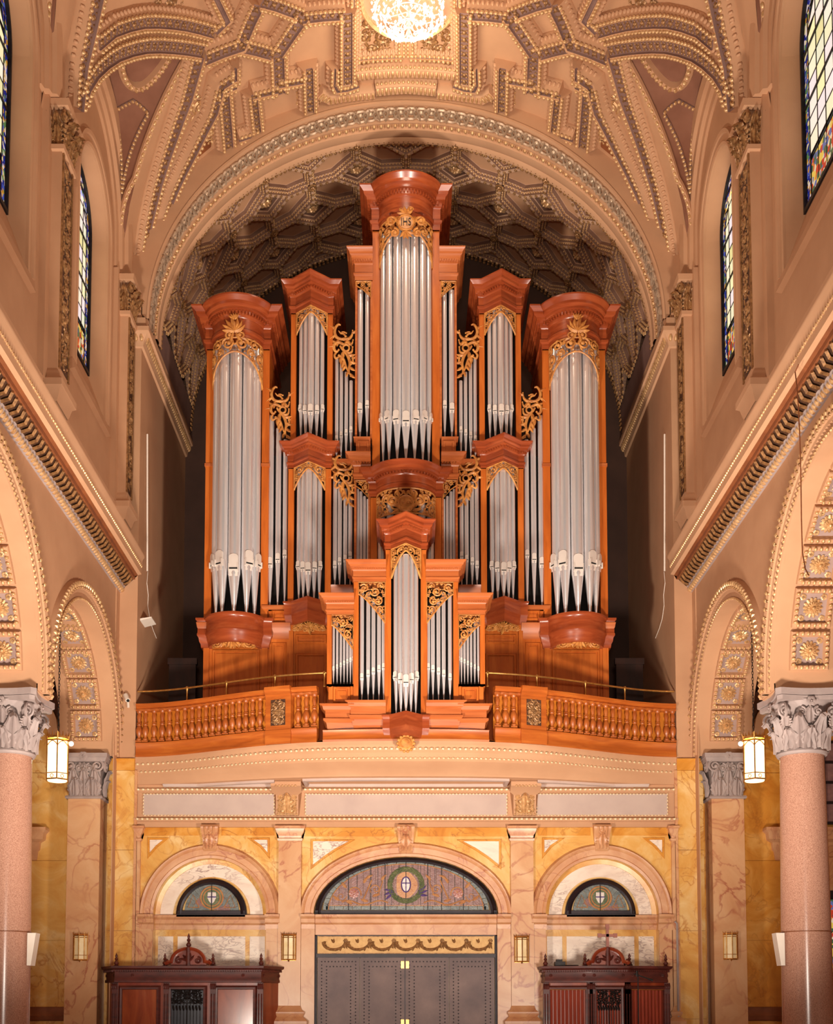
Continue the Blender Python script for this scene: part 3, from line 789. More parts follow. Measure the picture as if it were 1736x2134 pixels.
# main cornice with chevron cove
prof=[(0,10.98),(.05,10.98),(.1,11.02),(.12,11.1),(.14,11.12)]
mb=MB();mb.plan([(-XW,YN),(-XW,YE)],prof);LR=wboth(mb,'trim_1',GREY);LR[1].name='trim_2'
CORN=LR
mb=MB();mb.plan([(-XW,YN),(-XW,YE)],[(.14,11.12),(.2,11.2),(.32,11.28)]);sub_both(CORN,mb,'chevron_cove',UMBER)
mb=MB();mb.plan([(-XW,YN),(-XW,YE)],[(.32,11.28),(.36,11.28),(.36,11.36),(.42,11.38)]);sub_both(CORN,mb,'brown_fillet',BROWN)
mb=MB();mb.plan([(-XW,YN),(-XW,YE)],[(.42,11.38),(.5,11.4),(.5,11.55),(.52,11.57),(.52,11.72),(.56,11.78),(.56,11.84),(0,11.95)]);sub_both(CORN,mb,'cornice_fascia',PLASTER2)
b=MB();P=[(-XW+.07,YN,11.03),(-XW+.07,YE,11.03)];N=Vector((.8,0,-.6)).normalized();b.beads(P,N,.13,.055,.07,.07)
P2=[(-XW+.51,YN,11.56),(-XW+.51,YE,11.56)];b.beads(P2,(1,0,-.3),.1,.035,.03,.03)
sub_both(CORN,b,'bead_moulding',GOLD,kind='stuff')
b=MB()
y=YN+.2
while y<YE-.1:
    for (o0,z0,o1,z1,d0,d1) in((.145,11.11,.225,11.2,0,.1),(.225,11.2,.315,11.265,.1,0)):
        p0=Vector((-XW+o0+.012,y+d0,z0-.012));p1=Vector((-XW+o1+.012,y+d1,z1-.012));b.tube([p0,p1],.035,4,0,N=(1,0,-1))
    y+=.2
sub_both(CORN,b,'chevron_ornament',GOLD2,kind='stuff',smooth=0)
# sill course and clerestory panel mouldings
mb=MB()
for y0,y1 in((YN,20.35),(21.75,25.75)):
    mb.plan([(-XW,y0),(-XW,y1)],[(0,12.38),(.05,12.4),(.06,12.5),(.13,12.55),(.13,12.66),(.0,12.72)])
wboth(mb,'sill_course',PLASTER2)
for c,h,z0,zs in WIN:
    P=[Vector((-XW,c+h+.1,z0-.1)),Vector((-XW,c+h+.1,zs))]+[Vector((-XW,c+(h+.1)*cos(PI*i/28),zs+(h+.1)*sin(PI*i/28))) for i in range(1,28)]+[Vector((-XW,c-h-.1,zs)),Vector((-XW,c-h-.1,z0-.1))]
    mb=MB();mb.sweep(P,NX_,[(-.1,0),(-.1,.05),(-.05,.07),(.0,.03),(.08,.03),(.1,.08),(.17,.09),(.2,0)]);
    mb.sweep([Vector((-XW,c-h-.3,z0-.2)),Vector((-XW,c+h+.3,z0-.2))],NX_,[(-.1,0),(-.1,.06),(.1,.1),(.12,0)]);wboth(mb,'window_surround',PLASTER)
    # wall arch over the window
for c,h in LUN:
    P=[Vector((-XW,c+h*t/16,formz(c+h*t/16)-.32)) for t in range(15,-16,-1)];P=[Vector((-XW,c+h*.97,17.9))]+P+[Vector((-XW,c-h*.97,17.9))]
    mb=MB();mb.sweep(P,NX_,[(-.12,0),(-.12,.06),(0,.08),(.02,.16),(.14,.18),(.16,.26),(.36,.3),(.36,0)]);wboth(mb,'wall_arch',PLASTER)
# pilasters
PILCAP=None
def corinth(mb,c,w,dp,h,fx,fy,mi=0,rows=2,nf=3):
    pass
def pilaster(y0,y1):
    out=.3;X0=-XW;X1=-XW+out
    mb=MB();mb.box(X0,y0,12.9,X1,y1,17.1);mb.box(X0,y0-.22,12.7,X0+.12,y1+.22,17.1);
    sh=wboth(mb,'pilaster',PLASTER,smooth=0)
    mb=MB();mb.plan([(X0,y0),(X1,y0),(X1,y1),(X0,y1)][::1],[(0,12.35),(.02,12.4),(.06,12.55),(.12,12.6),(.12,12.72),(.06,12.78),(.05,12.86),(.0,12.95)]);mb.box(X0,y0,11.8,X1-.02,y1,12.4)
    sub_both(sh,mb,'pilaster_base',PLASTER2)
    # gilded arabesque strip on the nave face
    mb=MB();mb.box(X1,y0+.12,13.05,X1+.012,y1-.12,16.95);sub_both(sh,mb,'strip_ground',UMBER,smooth=0)
    mb=MB();W=(y1-y0)/2-.13;f=lambda u,v,d:Vector((X1+.01+d,(y0+y1)/2-u,13.1+v))
    carve(mb,f,(-W,0,W,3.8),lambda x,y:abs(x)<W and 0<y<3.8,int(y0*10),.06,.15,th=.26,tries=500,maxn=60)
    sub_both(sh,mb,'arabesque_strip',GOLD2,smooth=60)
    mb=MB()
    for e in(y0+.07,y1-.07):mb.box(X1,e-.03,13.0,X1+.03,e+.03,17.0)
    sub_both(sh,mb,'strip_fillet',GOLD2,smooth=0)
    # capital
    mb=MB();mb.plan([(X0,y0),(X1,y0),(X1,y1),(X0,y1)],[(0,17.0),(.05,17.02),(.06,17.1),(.02,17.12)]);mb.plan([(X0,y0-.05),(X1+.05,y0-.05),(X1+.05,y1+.05),(X0,y1+.05)],[(0,17.75),(.08,17.78),(.1,17.9),(.0,17.95)]);mb.box(X0,y0,17.05,X1,y1,17.8)
    mb.box(X0,y0-.22,17.1,X0+.12,y1+.22,18.0)
    cp=sub_both(sh,mb,'capital_bell',[PLASTER])
    mb=MB();U=Vector((0,0,1))
    for rw,(zz,hh,nn,cu) in enumerate(((17.1,.36,3,.12),(17.25,.42,2,.18))):
        for k in range(nn):
            t=(k+.5)/nn;leaf(mb,(X1+.01,y0+(y1-y0)*t,zz),U,(1,0,0),(0,1,0),hh,(y1-y0)/nn*1.1,cu)
        for k in range(2):
            t=(k+.5)/2;leaf(mb,(X0+(X1-X0)*t,y0-.01,zz),U,(0,-1,0),(1,0,0),hh,.17,cu)
    for yy in(y0-.04,y1+.04):
        f=lambda u,v,d,yy=yy:Vector((X1+.06+u*.6,yy+u*.3+d*.2,17.62+v));spiral(mb,f,0,0,.12,0,1.6,1,.03)
        f=lambda u,v,d,yy=yy:Vector((X1+.06+d,yy+u,17.62+v));spiral(mb,f,0,0,.12,0,1.6,1,.03)
    rosette(mb,(X1+.1,(y0+y1)/2,17.75),(1,0,0),(0,1,0),.1,.06,0,6,1)
    sub_both(sh,mb,'capital_leaves',GOLD2,smooth=0)
    return sh
pilaster(20.6,21.3);pilaster(25.78,26.36)
# corner fillets of the far pier, picked out in gold
mb=MB();mb.box(-XW,26.36,12,-XW+.12,YE,17.3);wboth(mb,'corner_pier',PLASTER,smooth=0)
# soft roll: plain corner above the arcade
mb=MB();mb.box(-XW,26.3,0,-XW+.02,YE+.3,11.0);wboth(mb,'corner_return',PLASTER,smooth=0)

# ---- clerestory windows: frame, leaded panes one by one, mosaic border ------------
wn=0
for s in(-1,1):
    for (c,h,z0,zs) in WIN:
        wn+=1;X=s*(XW+.34);hh=h-.06;zb=z0+.9
        W=thing('window_%d'%wn,'tall round-headed clerestory window of pale leaded glass, %s of the %s wall'%('farther' if c>20 else 'nearer','left' if s<0 else 'right'),None,(X,c,zb),kind='structure')
        P=[Vector((X,c+hh,zb)),Vector((X,c+hh,zs))]+[Vector((X,c+hh*cos(PI*i/24),zs+hh*sin(PI*i/24))) for i in range(1,24)]+[Vector((X,c-hh,zs)),Vector((X,c-hh,zb))]
        N=Vector((-s,0,0))
        mb=MB();mb.sweep(P,N,[(-.035,-.05),(-.035,.05),(.04,.05),(.04,-.05)],closed=True,close_prof=True);mb.build('window_frame',LEAD,W,smooth=0)
        def top(y): return zs+sqrt(max(0,hh*hh-(y-c)**2))
        # border of small coloured pieces
        bw=.2;mb=MB()
        P2=[(c+hh-.05,zb+.05),(c+hh-.05,zs)]+[(c+(hh-.05)*cos(PI*i/24),zs+(hh-.05)*sin(PI*i/24)) for i in range(1,24)]+[(c-hh+.05,zs),(c-hh+.05,zb+.05)]
        P3=[(c+hh-.05-bw,zb+.05),(c+hh-.05-bw,zs)]+[(c+(hh-.05-bw)*cos(PI*i/24),zs+(hh-.05-bw)*sin(PI*i/24)) for i in range(1,24)]+[(c-hh+.05+bw,zs),(c-hh+.05+bw,zb+.05)]
        mb.add([(X+s*.01,y,z) for y,z in P2]+[(X+s*.01,y,z) for y,z in P3],[(i,i+1,len(P2)+i+1,len(P2)+i) for i in range(len(P2)-1)]);mb.build('mosaic_border',BITS,W,smooth=0,kind='stuff')
        ih=hh-.05-bw;cols=6;pw=2*ih/cols;rowh=.32;z=zb+.05;rr=0;lead=MB()
        lead_top=zs+ih
        # figure panel at the foot and in the head
        mb=MB();mb.box(X-.006+s*.01,c-ih+.04,zb+.12,X+.006+s*.01,c+ih-.04,zb+.72);mb.build('figure_panel',BITS2,W,smooth=0)
        mb=MB();mb.add([(X+s*.01,c+(ih-.03)*cos(PI*i/16),zs+.55+max(0,(ih-.03)*sin(PI*i/16)-.55)) for i in range(17) if (ih)*sin(PI*i/16)>.2],[tuple(range(len([i for i in range(17) if ih*sin(PI*i/16)>.2])))]);mb.build('figure_panel',BITS2,W,smooth=0)
        z=zb+.85
        while z<zs+.5:
            for k in range(cols):
                y0=c-ih+pw*k+.005;y1=y0+pw-.01
                def itop(y): return zs+sqrt(max(0,ih*ih-(y-c)**2))
                t0,t1=min(z+rowh-.012,itop(y0)),min(z+rowh-.012,itop(y1))
                if t0<=z+.02 and t1<=z+.02:continue
                t0,t1=max(t0,z+.01),max(t1,z+.01)
                mb=MB();mb.add([(X+s*.01,y0,z),(X+s*.01,y1,z),(X+s*.01,y1,t1),(X+s*.01,y0,t0),(X+s*.02,y0,z),(X+s*.02,y1,z),(X+s*.02,y1,t1),(X+s*.02,y0,t0)],[(0,1,2,3),(4,7,6,5),(0,4,5,1),(2,6,7,3),(1,5,6,2),(0,3,7,4)])
                mb.build('pane',PANE,W,smooth=0)
            rr+=1
            if rr%3==0:lead.box(X-.02,c-hh,z+rowh-.03,X+.02,c+hh,z+rowh-.005)
            z+=rowh
        for k in range(cols+1):
            y=c-ih+pw*k;lead.box(X-.012+s*.01,y-.008,zb,X+.012+s*.01,y+.008,min(zs+.52,top(y)))
        z=zb+.85
        while z<zs+.6:
            lead.box(X-.012+s*.01,c-ih,z-.018,X+.012+s*.01,c+ih,z-.004);z+=rowh
        lead.box(X+s*.04-.005,c-hh,zb,X+s*.04+.005,c+hh,zs+.2)
        lead.build('lead_lattice',LEAD,W,smooth=0)

# ---- arcade columns, responds, capitals ------------------------------------------
def cap_leaves(mb,c,rad,z0,h,n=8,mi=0,square=None):
    c=Vector(c);U=Vector((0,0,1))
    for row,(zz,hh,off,cu,wd) in enumerate(((0,.46,0,.16,1.02),(.0,.74,.5,.22,1.0))):
        for k in range(n):
            a=2*PI*(k+off)/n;D=Vector((cos(a),sin(a),0));S=Vector((-sin(a),cos(a),0))
            leaf(mb,c+D*(rad*(1+.04*row))+U*(z0+zz),U,D,S,h*hh,2*PI*rad/n*wd*(.95),cu*h*1.1,mi,5,8)
    for k in range(4):
        a=PI/4+k*PI/2;D=Vector((cos(a),sin(a),0));S=Vector((-sin(a),cos(a),0))
        q=c+D*(rad*1.5)+U*(z0+h*.76)
        for e in(1,-1):
            f=lambda u,v,d,e=e:q+(D*.75+S*.65*e)*u+U*v+S*(d*e);spiral(mb,f,0,0,h*.15,PI/2,1.7,-1,h*.034,mi)
        leaf(mb,q-U*h*.32-D*.04,U,D,S,h*.26,h*.24,.06,mi)
    for k in range(4):
        a=k*PI/2;D=Vector((cos(a),sin(a),0));S=Vector((-sin(a),cos(a),0))
        for e in(1,-1):
            q=c+D*(rad*1.18)+S*(e*rad*.36)+U*(z0+h*.74);f=lambda u,v,d:q+S*u+U*v+D*d;spiral(mb,f,0,0,h*.1,PI/2,1.5,e,h*.026,mi)
        leaf(mb,c+D*(rad*1.12)+U*(z0+h*.5),U,D,S,h*.36,rad*.5,.05,mi)
        rosette(mb,c+D*(rad*1.38)+U*(z0+h*.93),D,S,h*.1,.06,mi,6,1)
def abacus(mb,c,r,z0,z1,mi=0):
    "concave-sided abacus"
    pts=[]
    for k in range(4):
        a=PI/4+k*PI/2;b2=a+PI/2;A=Vector((cos(a),sin(a)))*r*1.42;Bq=Vector((cos(b2),sin(b2)))*r*1.42
        t=(Bq-A).normalized()
        for i in range(7):
            u=i/6;mid=(A+t*.08).lerp(Bq-t*.08,u);n=Vector((cos((a+b2)/2),sin((a+b2)/2)));pts.append(mid-n*(r*.13*sin(PI*u)))
    for s_,za,zb in((.94,z0,z0+(z1-z0)*.4),(1,z0+(z1-z0)*.45,z1)):
        n=len(pts);vs=[(c[0]+p.x*s_,c[1]+p.y*s_,za) for p in pts]+[(c[0]+p.x*s_,c[1]+p.y*s_,zb) for p in pts]
        mb.add(vs,[(i,(i+1)%n,n+(i+1)%n,n+i) for i in range(n)]+[tuple(reversed(range(n))),tuple(range(n,2*n))],mi)
def column(s,label):
    c=(s*XC,21.25);O=thing('column',label,'column',(c[0],c[1],0),kind='thing')
    mb=MB();prof=[(.44,1.3)]+[(.44-.06*t**1.6,1.3+4.78*t) for t in[i/8 for i in range(9)]]+[(.4,6.1)]
    mb.lathe(prof,(c[0],c[1],0),40);mb.build('shaft',GRANITE,O)
    mb=MB();mb.lathe([(.445,2.93),(.447,2.93),(.447,2.945),(.445,2.945)],(c[0],c[1],0),40);mb.build('shaft_joint',BROWN,O)
    mb=MB();mb.lathe([(.39,6.08),(.43,6.09),(.45,6.13),(.43,6.17),(.39,6.18)],(c[0],c[1],0),36);mb.build('astragal',GREY,O)
    mb=MB();mb.lathe([(.37,6.16),(.38,6.6),(.44,6.9),(.54,7.02)],(c[0],c[1],0),28);abacus(mb,c,.62,7.0,ZS);cp=mb.build('capital',GREY,O)
    mb=MB();cap_leaves(mb,(c[0],c[1],0),.4,6.17,.86,8);mb.build('acanthus_leaves',GREY,cp,smooth=50)
    mb=MB();mb.lathe([(.62,1.0),(.62,1.06),(.56,1.1),(.5,1.16),(.55,1.22),(.46,1.3)],(c[0],c[1],0),36);mb.box(c[0]-.64,c[1]-.64,0,c[0]+.64,c[1]+.64,1.0);mb.build('base',GREY,O)
column(-1,'pink granite column with grey leafy capital at the far left of the nave')
column(1,'pink granite column with grey leafy capital at the far right of the nave')
for s in(-1,1):
    x0,x1=hitY(147,1700,YE-.1).x,hitY(214,1700,YE-.1).x
    O=thing('respond_pilaster','rose marble pilaster with grey leafy capital at the %s of the gallery'%('left' if s<0 else 'right'),'pilaster',(s*abs((x0+x1)/2),YE-.1,0))
    y0=YE-.32;zt=hitY(180,1665,YE-.3).z
    mb=MB();mb.box(x0,y0,0,x1,YE+.35,zt);(mb if s<0 else mb.mirrored()).build('shaft',ROSE,O,smooth=0)
    mb=MB();mb.plan([(x0,YE+.3),(x0,y0),(x1,y0),(x1,YE+.3)],[(0,zt),(.04,zt),(.06,zt+.03),(.04,zt+.07),(0,zt+.08)]);mb.box(x0+.01,y0+.01,zt,x1-.01,YE+.3,ZS-.1)
    mb.plan([(x0,YE+.3),(x0,y0),(x1,y0),(x1,YE+.3)],[(0,ZS-.2),(.12,ZS-.18),(.15,ZS-.1),(.17,ZS-.09),(.17,ZS),(0,ZS)],caps=True);mb.add([(x0-.17,y0-.17,ZS),(x1+.17,y0-.17,ZS),(x1+.17,YE+.3,ZS),(x0-.17,YE+.3,ZS)],[(0,1,2,3)])
    cp=(mb if s<0 else mb.mirrored()).build('capital',GREY,O,smooth=30)
    mb=MB();U=Vector((0,0,1));H=ZS-zt;w=x1-x0
    for zz,hh,nn,of,cu in((.08,.4,2,0,.1),(.08,.64,3,0,.13)):
        for k in range(nn):leaf(mb,(x0+w*(k+.5)/nn,y0+.0-.01*(nn==3),zt+zz),U,(0,-1,0),(1,0,0),H*hh,w/nn*.95,cu,0,5,8)
        leaf(mb,(x1,YE-.05,zt+zz),U,(1,0,0),(0,1,0),H*hh,.3,cu,0,5,8)
    for e in(-1,1):
        q=Vector(((x0+x1)/2+e*w*.42,y0-.1,zt+H*.72));f=lambda u,v,d:q+Vector((u,-d,v));spiral(mb,f,0,0,H*.14,PI/2,1.7,-e,H*.03)
        q2=Vector(((x0+x1)/2+e*w*.16,y0-.06,zt+H*.7));f=lambda u,v,d:q2+Vector((u,-d,v));spiral(mb,f,0,0,H*.09,PI/2,1.5,e,H*.026)
    q3=Vector((x1+.1,y0+.02,zt+H*.72));f=lambda u,v,d:q3+Vector((d*.3,u,v));spiral(mb,f,0,0,H*.14,PI/2,1.7,1,H*.03)
    leaf(mb,((x0+x1)/2,y0-.04,zt+H*.42),U,(0,-1,0),(1,0,0),H*.4,w*.26,.05)
    rosette(mb,((x0+x1)/2,y0-.16,ZS-.07),(0,-1,0),(1,0,0),.1,.05,0,6,1)
    (mb if s<0 else mb.mirrored()).build('acanthus_leaves',GREY,cp,smooth=50)

# ---- aisles -------------------------------------------------------------------
for s in(-1,1):
    nm='left' if s<0 else 'right';par=None
    def bld(mb,name,mats,parent=None,**k): return (mb if s<0 else mb.mirrored()).build(name,mats,parent,kind=None if parent else 'structure',**k)
    mb=MB();mb.box(-12.3,YE+.3,0,-6.6,YE+.6,10.6);E_=bld(mb,'wall_aisle_end_'+nm,SIENA if s<0 else SIENA2,smooth=0)
    mb=MB();mb.box(-12.5,2,0,-12.2,YE+.6,10.6);bld(mb,'wall_aisle_'+nm,ROSE2,smooth=0)
    mb=MB();mb.box(-12.3,2,10.5,-7.7,YE+.6,10.7);bld(mb,'ceiling_aisle_'+nm,PLASTER,smooth=0)
    # arch of gilt mosaic against the end wall of the aisle
    P=[Vector((-9.65+2.05*cos(PI*i/32),YE+.3,ZS+2.05*sin(PI*i/32))) for i in range(33)]
    mb=MB();mb.sweep(P,(0,-1,0),[(-.02,0),(-.02,.35),(.25,.35),(.27,0)],0);mb.sweep(P,(0,-1,0),[(-.3,0),(-.3,.5),(-.02,.5)],1,caps=False);A_=bld(mb,'aisle_arch',[LILAC,PLASTER],E_)
    mb=MB();mb.grid(lambda u,v:Vector((-9.65+(2.32+1.1*v)*cos(PI*u),YE+.22,ZS+(2.32+1.1*v)*sin(PI*u))),32,1);G_=bld(mb,'mosaic_ground',UMBER,E_)
    mb=MB();f=lambda u,v,d:Vector((-9.65+(2.35+v)*cos(PI*u),YE+.2-d,ZS+(2.35+v)*sin(PI*u)))
    fx=lambda u,v,d:f(u/8.6,v,d)
    carve(mb,fx,(.1,0,8.5,1.),lambda x,y:.05<x<8.55 and .02<y<1.0,77,.09,.2,th=.28,tries=900,maxn=120);bld(mb,'mosaic_scrolls',GOLD2,E_,smooth=0)
    # panel joints of the marble facing: slabs
    for zt0,zt1,rx in((0,1.3,0),(1.3,3.1,.02),(3.1,4.9,0),(4.9,6.9,.01)):
        mb=MB();mb.box(-8.55,YE+.27-rx*.3,zt0+.006,-7.55,YE+.31,zt1-.006);bld(mb,'marble_slab',SIENA if s<0 else SIENA2,E_,smooth=0)
    mb=MB();mb.plan([(-12,YE+.27),(-7.5,YE+.27)],[(0,1.3),(.05,1.32),(.08,1.42),(.03,1.48),(.03,1.6),(0,1.62)]);bld(mb,'dado_moulding',BROWN,E_)
# aisle doorcase cornice glimpsed behind each column
for s in(-1,1):
    mb=MB();pa=hitY(96 if s<0 else 1596,1710,YE)
    x1=-abs(pa.x)+.25-.3
    mb.plan([(x1-2.2,YE+.26),(x1-.25,YE+.26),(x1-.25,YE+.27)],[(0,4.9),(.04,4.92),(.06,5.1),(.1,5.14),(.12,5.3),(.22,5.36),(.24,5.5),(.3,5.56),(.3,5.62),(0,5.66)]);mb.box(x1-2.2,YE+.1,0,x1-.4,YE+.27,4.95)
    (mb if s<0 else mb.mirrored()).build('aisle_doorcase',ROSE2,bpy.data.objects['wall_aisle_end_'+('left' if s<0 else 'right')])

# siena facing of the end piers with a rose cap band
for s in(-1,1):
    x0,x1=hitY(225,1800,YE).x,hitY(279,1800,YE).x;zt=hitY(846,1606,YE).z;zc=hitY(846,1582,YE).z
    for a,b_ in((0,1.35),(1.35,3.3),(3.3,5.1),(5.1,zt)):
        mb=MB();mb.box(x0,YE-.03,a+.004,x1,YE,b_-.004);(mb if s<0 else mb.mirrored()).build('marble_slab',SIENA,WE,smooth=0)
    mb=MB();mb.plan([(x0,YE),(x1,YE)],[(.02,zt),(.05,zt),(.05,zc-.06),(.08,zc-.03),(.08,zc),(0,zc+.01)]);(mb if s<0 else mb.mirrored()).build('pier_cap_band',SIENA2,WE,smooth=0)
    mb=MB();mb.box(x1,YE-.05,0,x1+.06,YE,zt);(mb if s<0 else mb.mirrored()).build('pier_edge',ROSE2,WE,smooth=0)
# ================================================================ MARBLE WALL UNDER THE GALLERY
YW=YE+.06
def q(px,py,Y=YW): return hitY(px,py,Y)
ZT=q(846,1723).z;ZI=q(846,1906).z;ZI0=q(846,1936).z
XB=4.37
def zopen(x):
    a=abs(x)
    if a<2.06:return ZI+1.3*sqrt(max(0,1-(a/2.06)**2))
    if abs(a-XB)<1.26:return ZI+sqrt(max(0,1.26**2-(a-XB)**2))
    return 0
xs=sorted(set([-6.08,6.08]+[s*v for s in(-1,1) for v in[2.06*sin(PI/2*i/14) for i in range(15)]+[2.0601]+[XB+1.26*cos(PI*i/24) for i in range(25)]+[XB-1.2601,XB+1.2601]]))
m=MB()
for i in range(len(xs)-1):
    a,b_=xs[i],xs[i+1]
    if b_-a<1e-7:continue
    m.quad((a,YW,zopen(a+1e-5)),(b_,YW,zopen(b_-1e-5)),(b_,YW,ZT+.3),(a,YW,ZT+.3))
    m.quad((a,YW,zopen(a+1e-5)),(a,YW+.3,zopen(a+1e-5)),(b_,YW+.3,zopen(b_-1e-5)),(b_,YW,zopen(b_-1e-5)))
for s in(-1,1):
    for x in(XB-1.26,XB+1.26,2.06):m.quad((s*x,YW,0),(s*x,YW+.3,0),(s*x,YW+.3,ZI),(s*x,YW,ZI))
LOW=m.build('wall_narthex',SIENA,kind='structure',smooth=0,label='yellow marble wall with three arches under the organ gallery')
m=MB();m.box(-6.08,YW+.28,0,6.08,YW+.4,ZT+.3);m.build('wall_narthex_recess',SIENA,kind='structure',smooth=0)
def sl(x0,x1,z0,z1,mat,name='marble_slab',d=.012,y=YW,mir=True):
    mb=MB();mb.box(x0,y-d,z0,x1,y,z1)
    if mir:both(mb,name,mat,LOW,LOW,smooth=0)
    else:mb.build(name,mat,LOW,smooth=0)
NY=Vector((0,-1,0))
# archivolts
for cx,rx,rz in((-XB,1.26,1.26),(XB,1.26,1.26),(0,2.06,1.3)):
    P=[Vector((cx+rx*cos(PI*i/40),YW,ZI+rz*sin(PI*i/40))) for i in range(40,-1,-1)]
    mb=MB();mb.sweep(P,NY,[(.0,-.02),(0,.05),(-.06,.06),(-.08,.04),(-.2,.05),(-.22,.08),(-.28,.1),(-.3,.06),(-.33,.0)]);mb.build('archivolt',ROSE2,LOW)
    mb=MB();mb.sweep([Vector((p.x if cx else p.x*1.19,p.y,p.z if cx else ZI+(p.z-ZI)*1.3)) if not cx else Vector((cx+(p.x-cx)*1.42,p.y,ZI+(p.z-ZI)*1.42)) for p in P],NY,[(.0,0),(0,.015),(-.03,.02),(-.06,0)])
# white veined spandrel slabs
def tri_slab(pts):
    mb=MB();n=len(pts);mb.add([(x,YW-.015,z) for x,z in pts]+[(x,YW,z) for x,z in pts],[tuple(range(n))]+[(i,(i+1)%n,n+(i+1)%n,n+i) for i in range(n)])
    fr=MB();fr.sweep([Vector((x,YW,z)) for x,z in pts],NY,[(-.05,0),(-.04,.03),(.0,.03),(.01,0)],closed=True)
    for k in(0,1):
        (mb if not k else mb.mirrored()).build('spandrel_slab',PAVON,LOW,smooth=0);(fr if not k else fr.mirrored()).build('spandrel_moulding',SIENA2,LOW,smooth=0)
def P_(*l): return [(q(x,y).x,q(x,y).z) for x,y in l]
tri_slab(P_((652,1753),(728,1753),(700,1768),(676,1784),(652,1803)))
tri_slab(P_((312,1750),(341,1750),(325,1763),(312,1778)))
tri_slab(P_((527,1750),(558,1750),(558,1778),(545,1762)))
# tympana of the side bays: veined white ring between siena rings
for s in(-1,1):
    cx=s*XB;Yt=YW+.28
    mb=MB();mb.sweep([Vector((cx+1.0*cos(PI*i/32),Yt,ZI+1.0*sin(PI*i/32))) for i in range(32,-1,-1)],NY,[(.13,0),(.13,.04),(-.17,.04),(-.17,0)]);mb.build('veined_ring',PAVON,LOW)
    mb=MB();mb.sweep([Vector((cx+1.2*cos(PI*i/32),Yt,ZI+1.2*sin(PI*i/32))) for i in range(32,-1,-1)],NY,[(.05,0),(.04,.06),(-.06,.08),(-.07,0)]);mb.build('siena_ring',SIENA,LOW)
    for x0,x1 in((-1.2,-.86),(-.76,.76),(.86,1.2)):
        mb=MB();mb.box(cx+x0,Yt-.02,q(846,2030).z,cx+x1,Yt,q(846,1950).z);mb.build('veined_slab',PAVON,LOW,smooth=0)
    # impost band across the bay
    mb=MB();mb.plan([(cx-1.28,YW+.28),(cx+1.28,YW+.28)],[(0,ZI0),(.03,ZI0),(.05,ZI0+.1),(.1,ZI0+.14),(.1,ZI0+.22),(.16,ZI0+.27),(.16,ZI),(0,ZI)]);mb.build('impost_band',ROSE2,LOW)
    for x0,x1 in((cx-1.58,cx-1.24),(cx+1.24,cx+1.56)):
        mb=MB();mb.plan([(x0,YW),(x1,YW)],[(0,ZI0-.03),(.05,ZI0-.03),(.06,ZI0+.1),(.12,ZI0+.14),(.12,ZI0+.22),(.18,ZI0+.27),(.18,ZI),(0,ZI)]);mb.build('impost_block',ROSE2,LOW)
        mb=MB();mb.box(x0+.02,YW-.06,0,x1-.02,YW,ZI0);mb.build('jamb_pilaster',ROSE,LOW,smooth=0)
# impost over the doors
mb=MB();mb.plan([(-2.06,YW+.1),(2.06,YW+.1)],[(0,q(846,1948).z),(.06,q(846,1948).z),(.07,ZI0+.1),(.12,ZI0+.14),(.12,ZI0+.22),(.18,ZI0+.27),(.18,ZI),(0,ZI)]);mb.build('impost_band',ROSE2,LOW)
for s in(-1,1):
    x0,x1=sorted((s*2.03,s*2.33));mb=MB();mb.plan([(x0,YW),(x1,YW)],[(0,ZI0-.03),(.05,ZI0-.03),(.06,ZI0+.1),(.12,ZI0+.14),(.12,ZI0+.22),(.2,ZI0+.27),(.2,ZI),(0,ZI)]);mb.build('impost_block',ROSE2,LOW)
    mb=MB();mb.box(x0,YW-.06,0,x1,YW,ZI0);mb.build('jamb_pilaster',ROSE,LOW,smooth=0)
# tall pilasters
def tall_pil(px0,px1,half=False):
    x0,x1=q(px0,1850).x,q(px1,1850).x
    mb=MB();mb.box(x0,YW-.1,1.62,x1,YW,ZT-.3);L,R=both(mb,'tall_pilaster',ROSE,LOW,LOW,smooth=0)
    pth=[(x0,YW),(x0,YW-.1),(x1,YW-.1),(x1,YW)]
    mb=MB();mb.plan(pth,[(.0,ZT-.33),(.02,ZT-.33),(.03,ZT-.28),(.0,ZT-.26),(.01,ZT-.2),(.05,ZT-.14),(.07,ZT-.06),(.09,ZT-.05),(.09,ZT)]);mb.add([(x0-.09,YW-.19,ZT),(x1+.09,YW-.19,ZT),(x1+.09,YW,ZT),(x0-.09,YW,ZT)],[(0,1,2,3)])
    mb.build('pilaster_cap',ROSE2,L);mb.mirrored().build('pilaster_cap',ROSE2,R)
    mb=MB();mb.plan(pth,[(.12,0),(.12,1.2),(.16,1.24),(.16,1.3),(.1,1.36),(.06,1.4),(.09,1.46),(.09,1.5),(.03,1.55),(0,1.64)]);mb.build('pilaster_base',ROSE2,L);mb.mirrored().build('pilaster_base',ROSE2,R)
tall_pil(581,628);tall_pil(286,293)
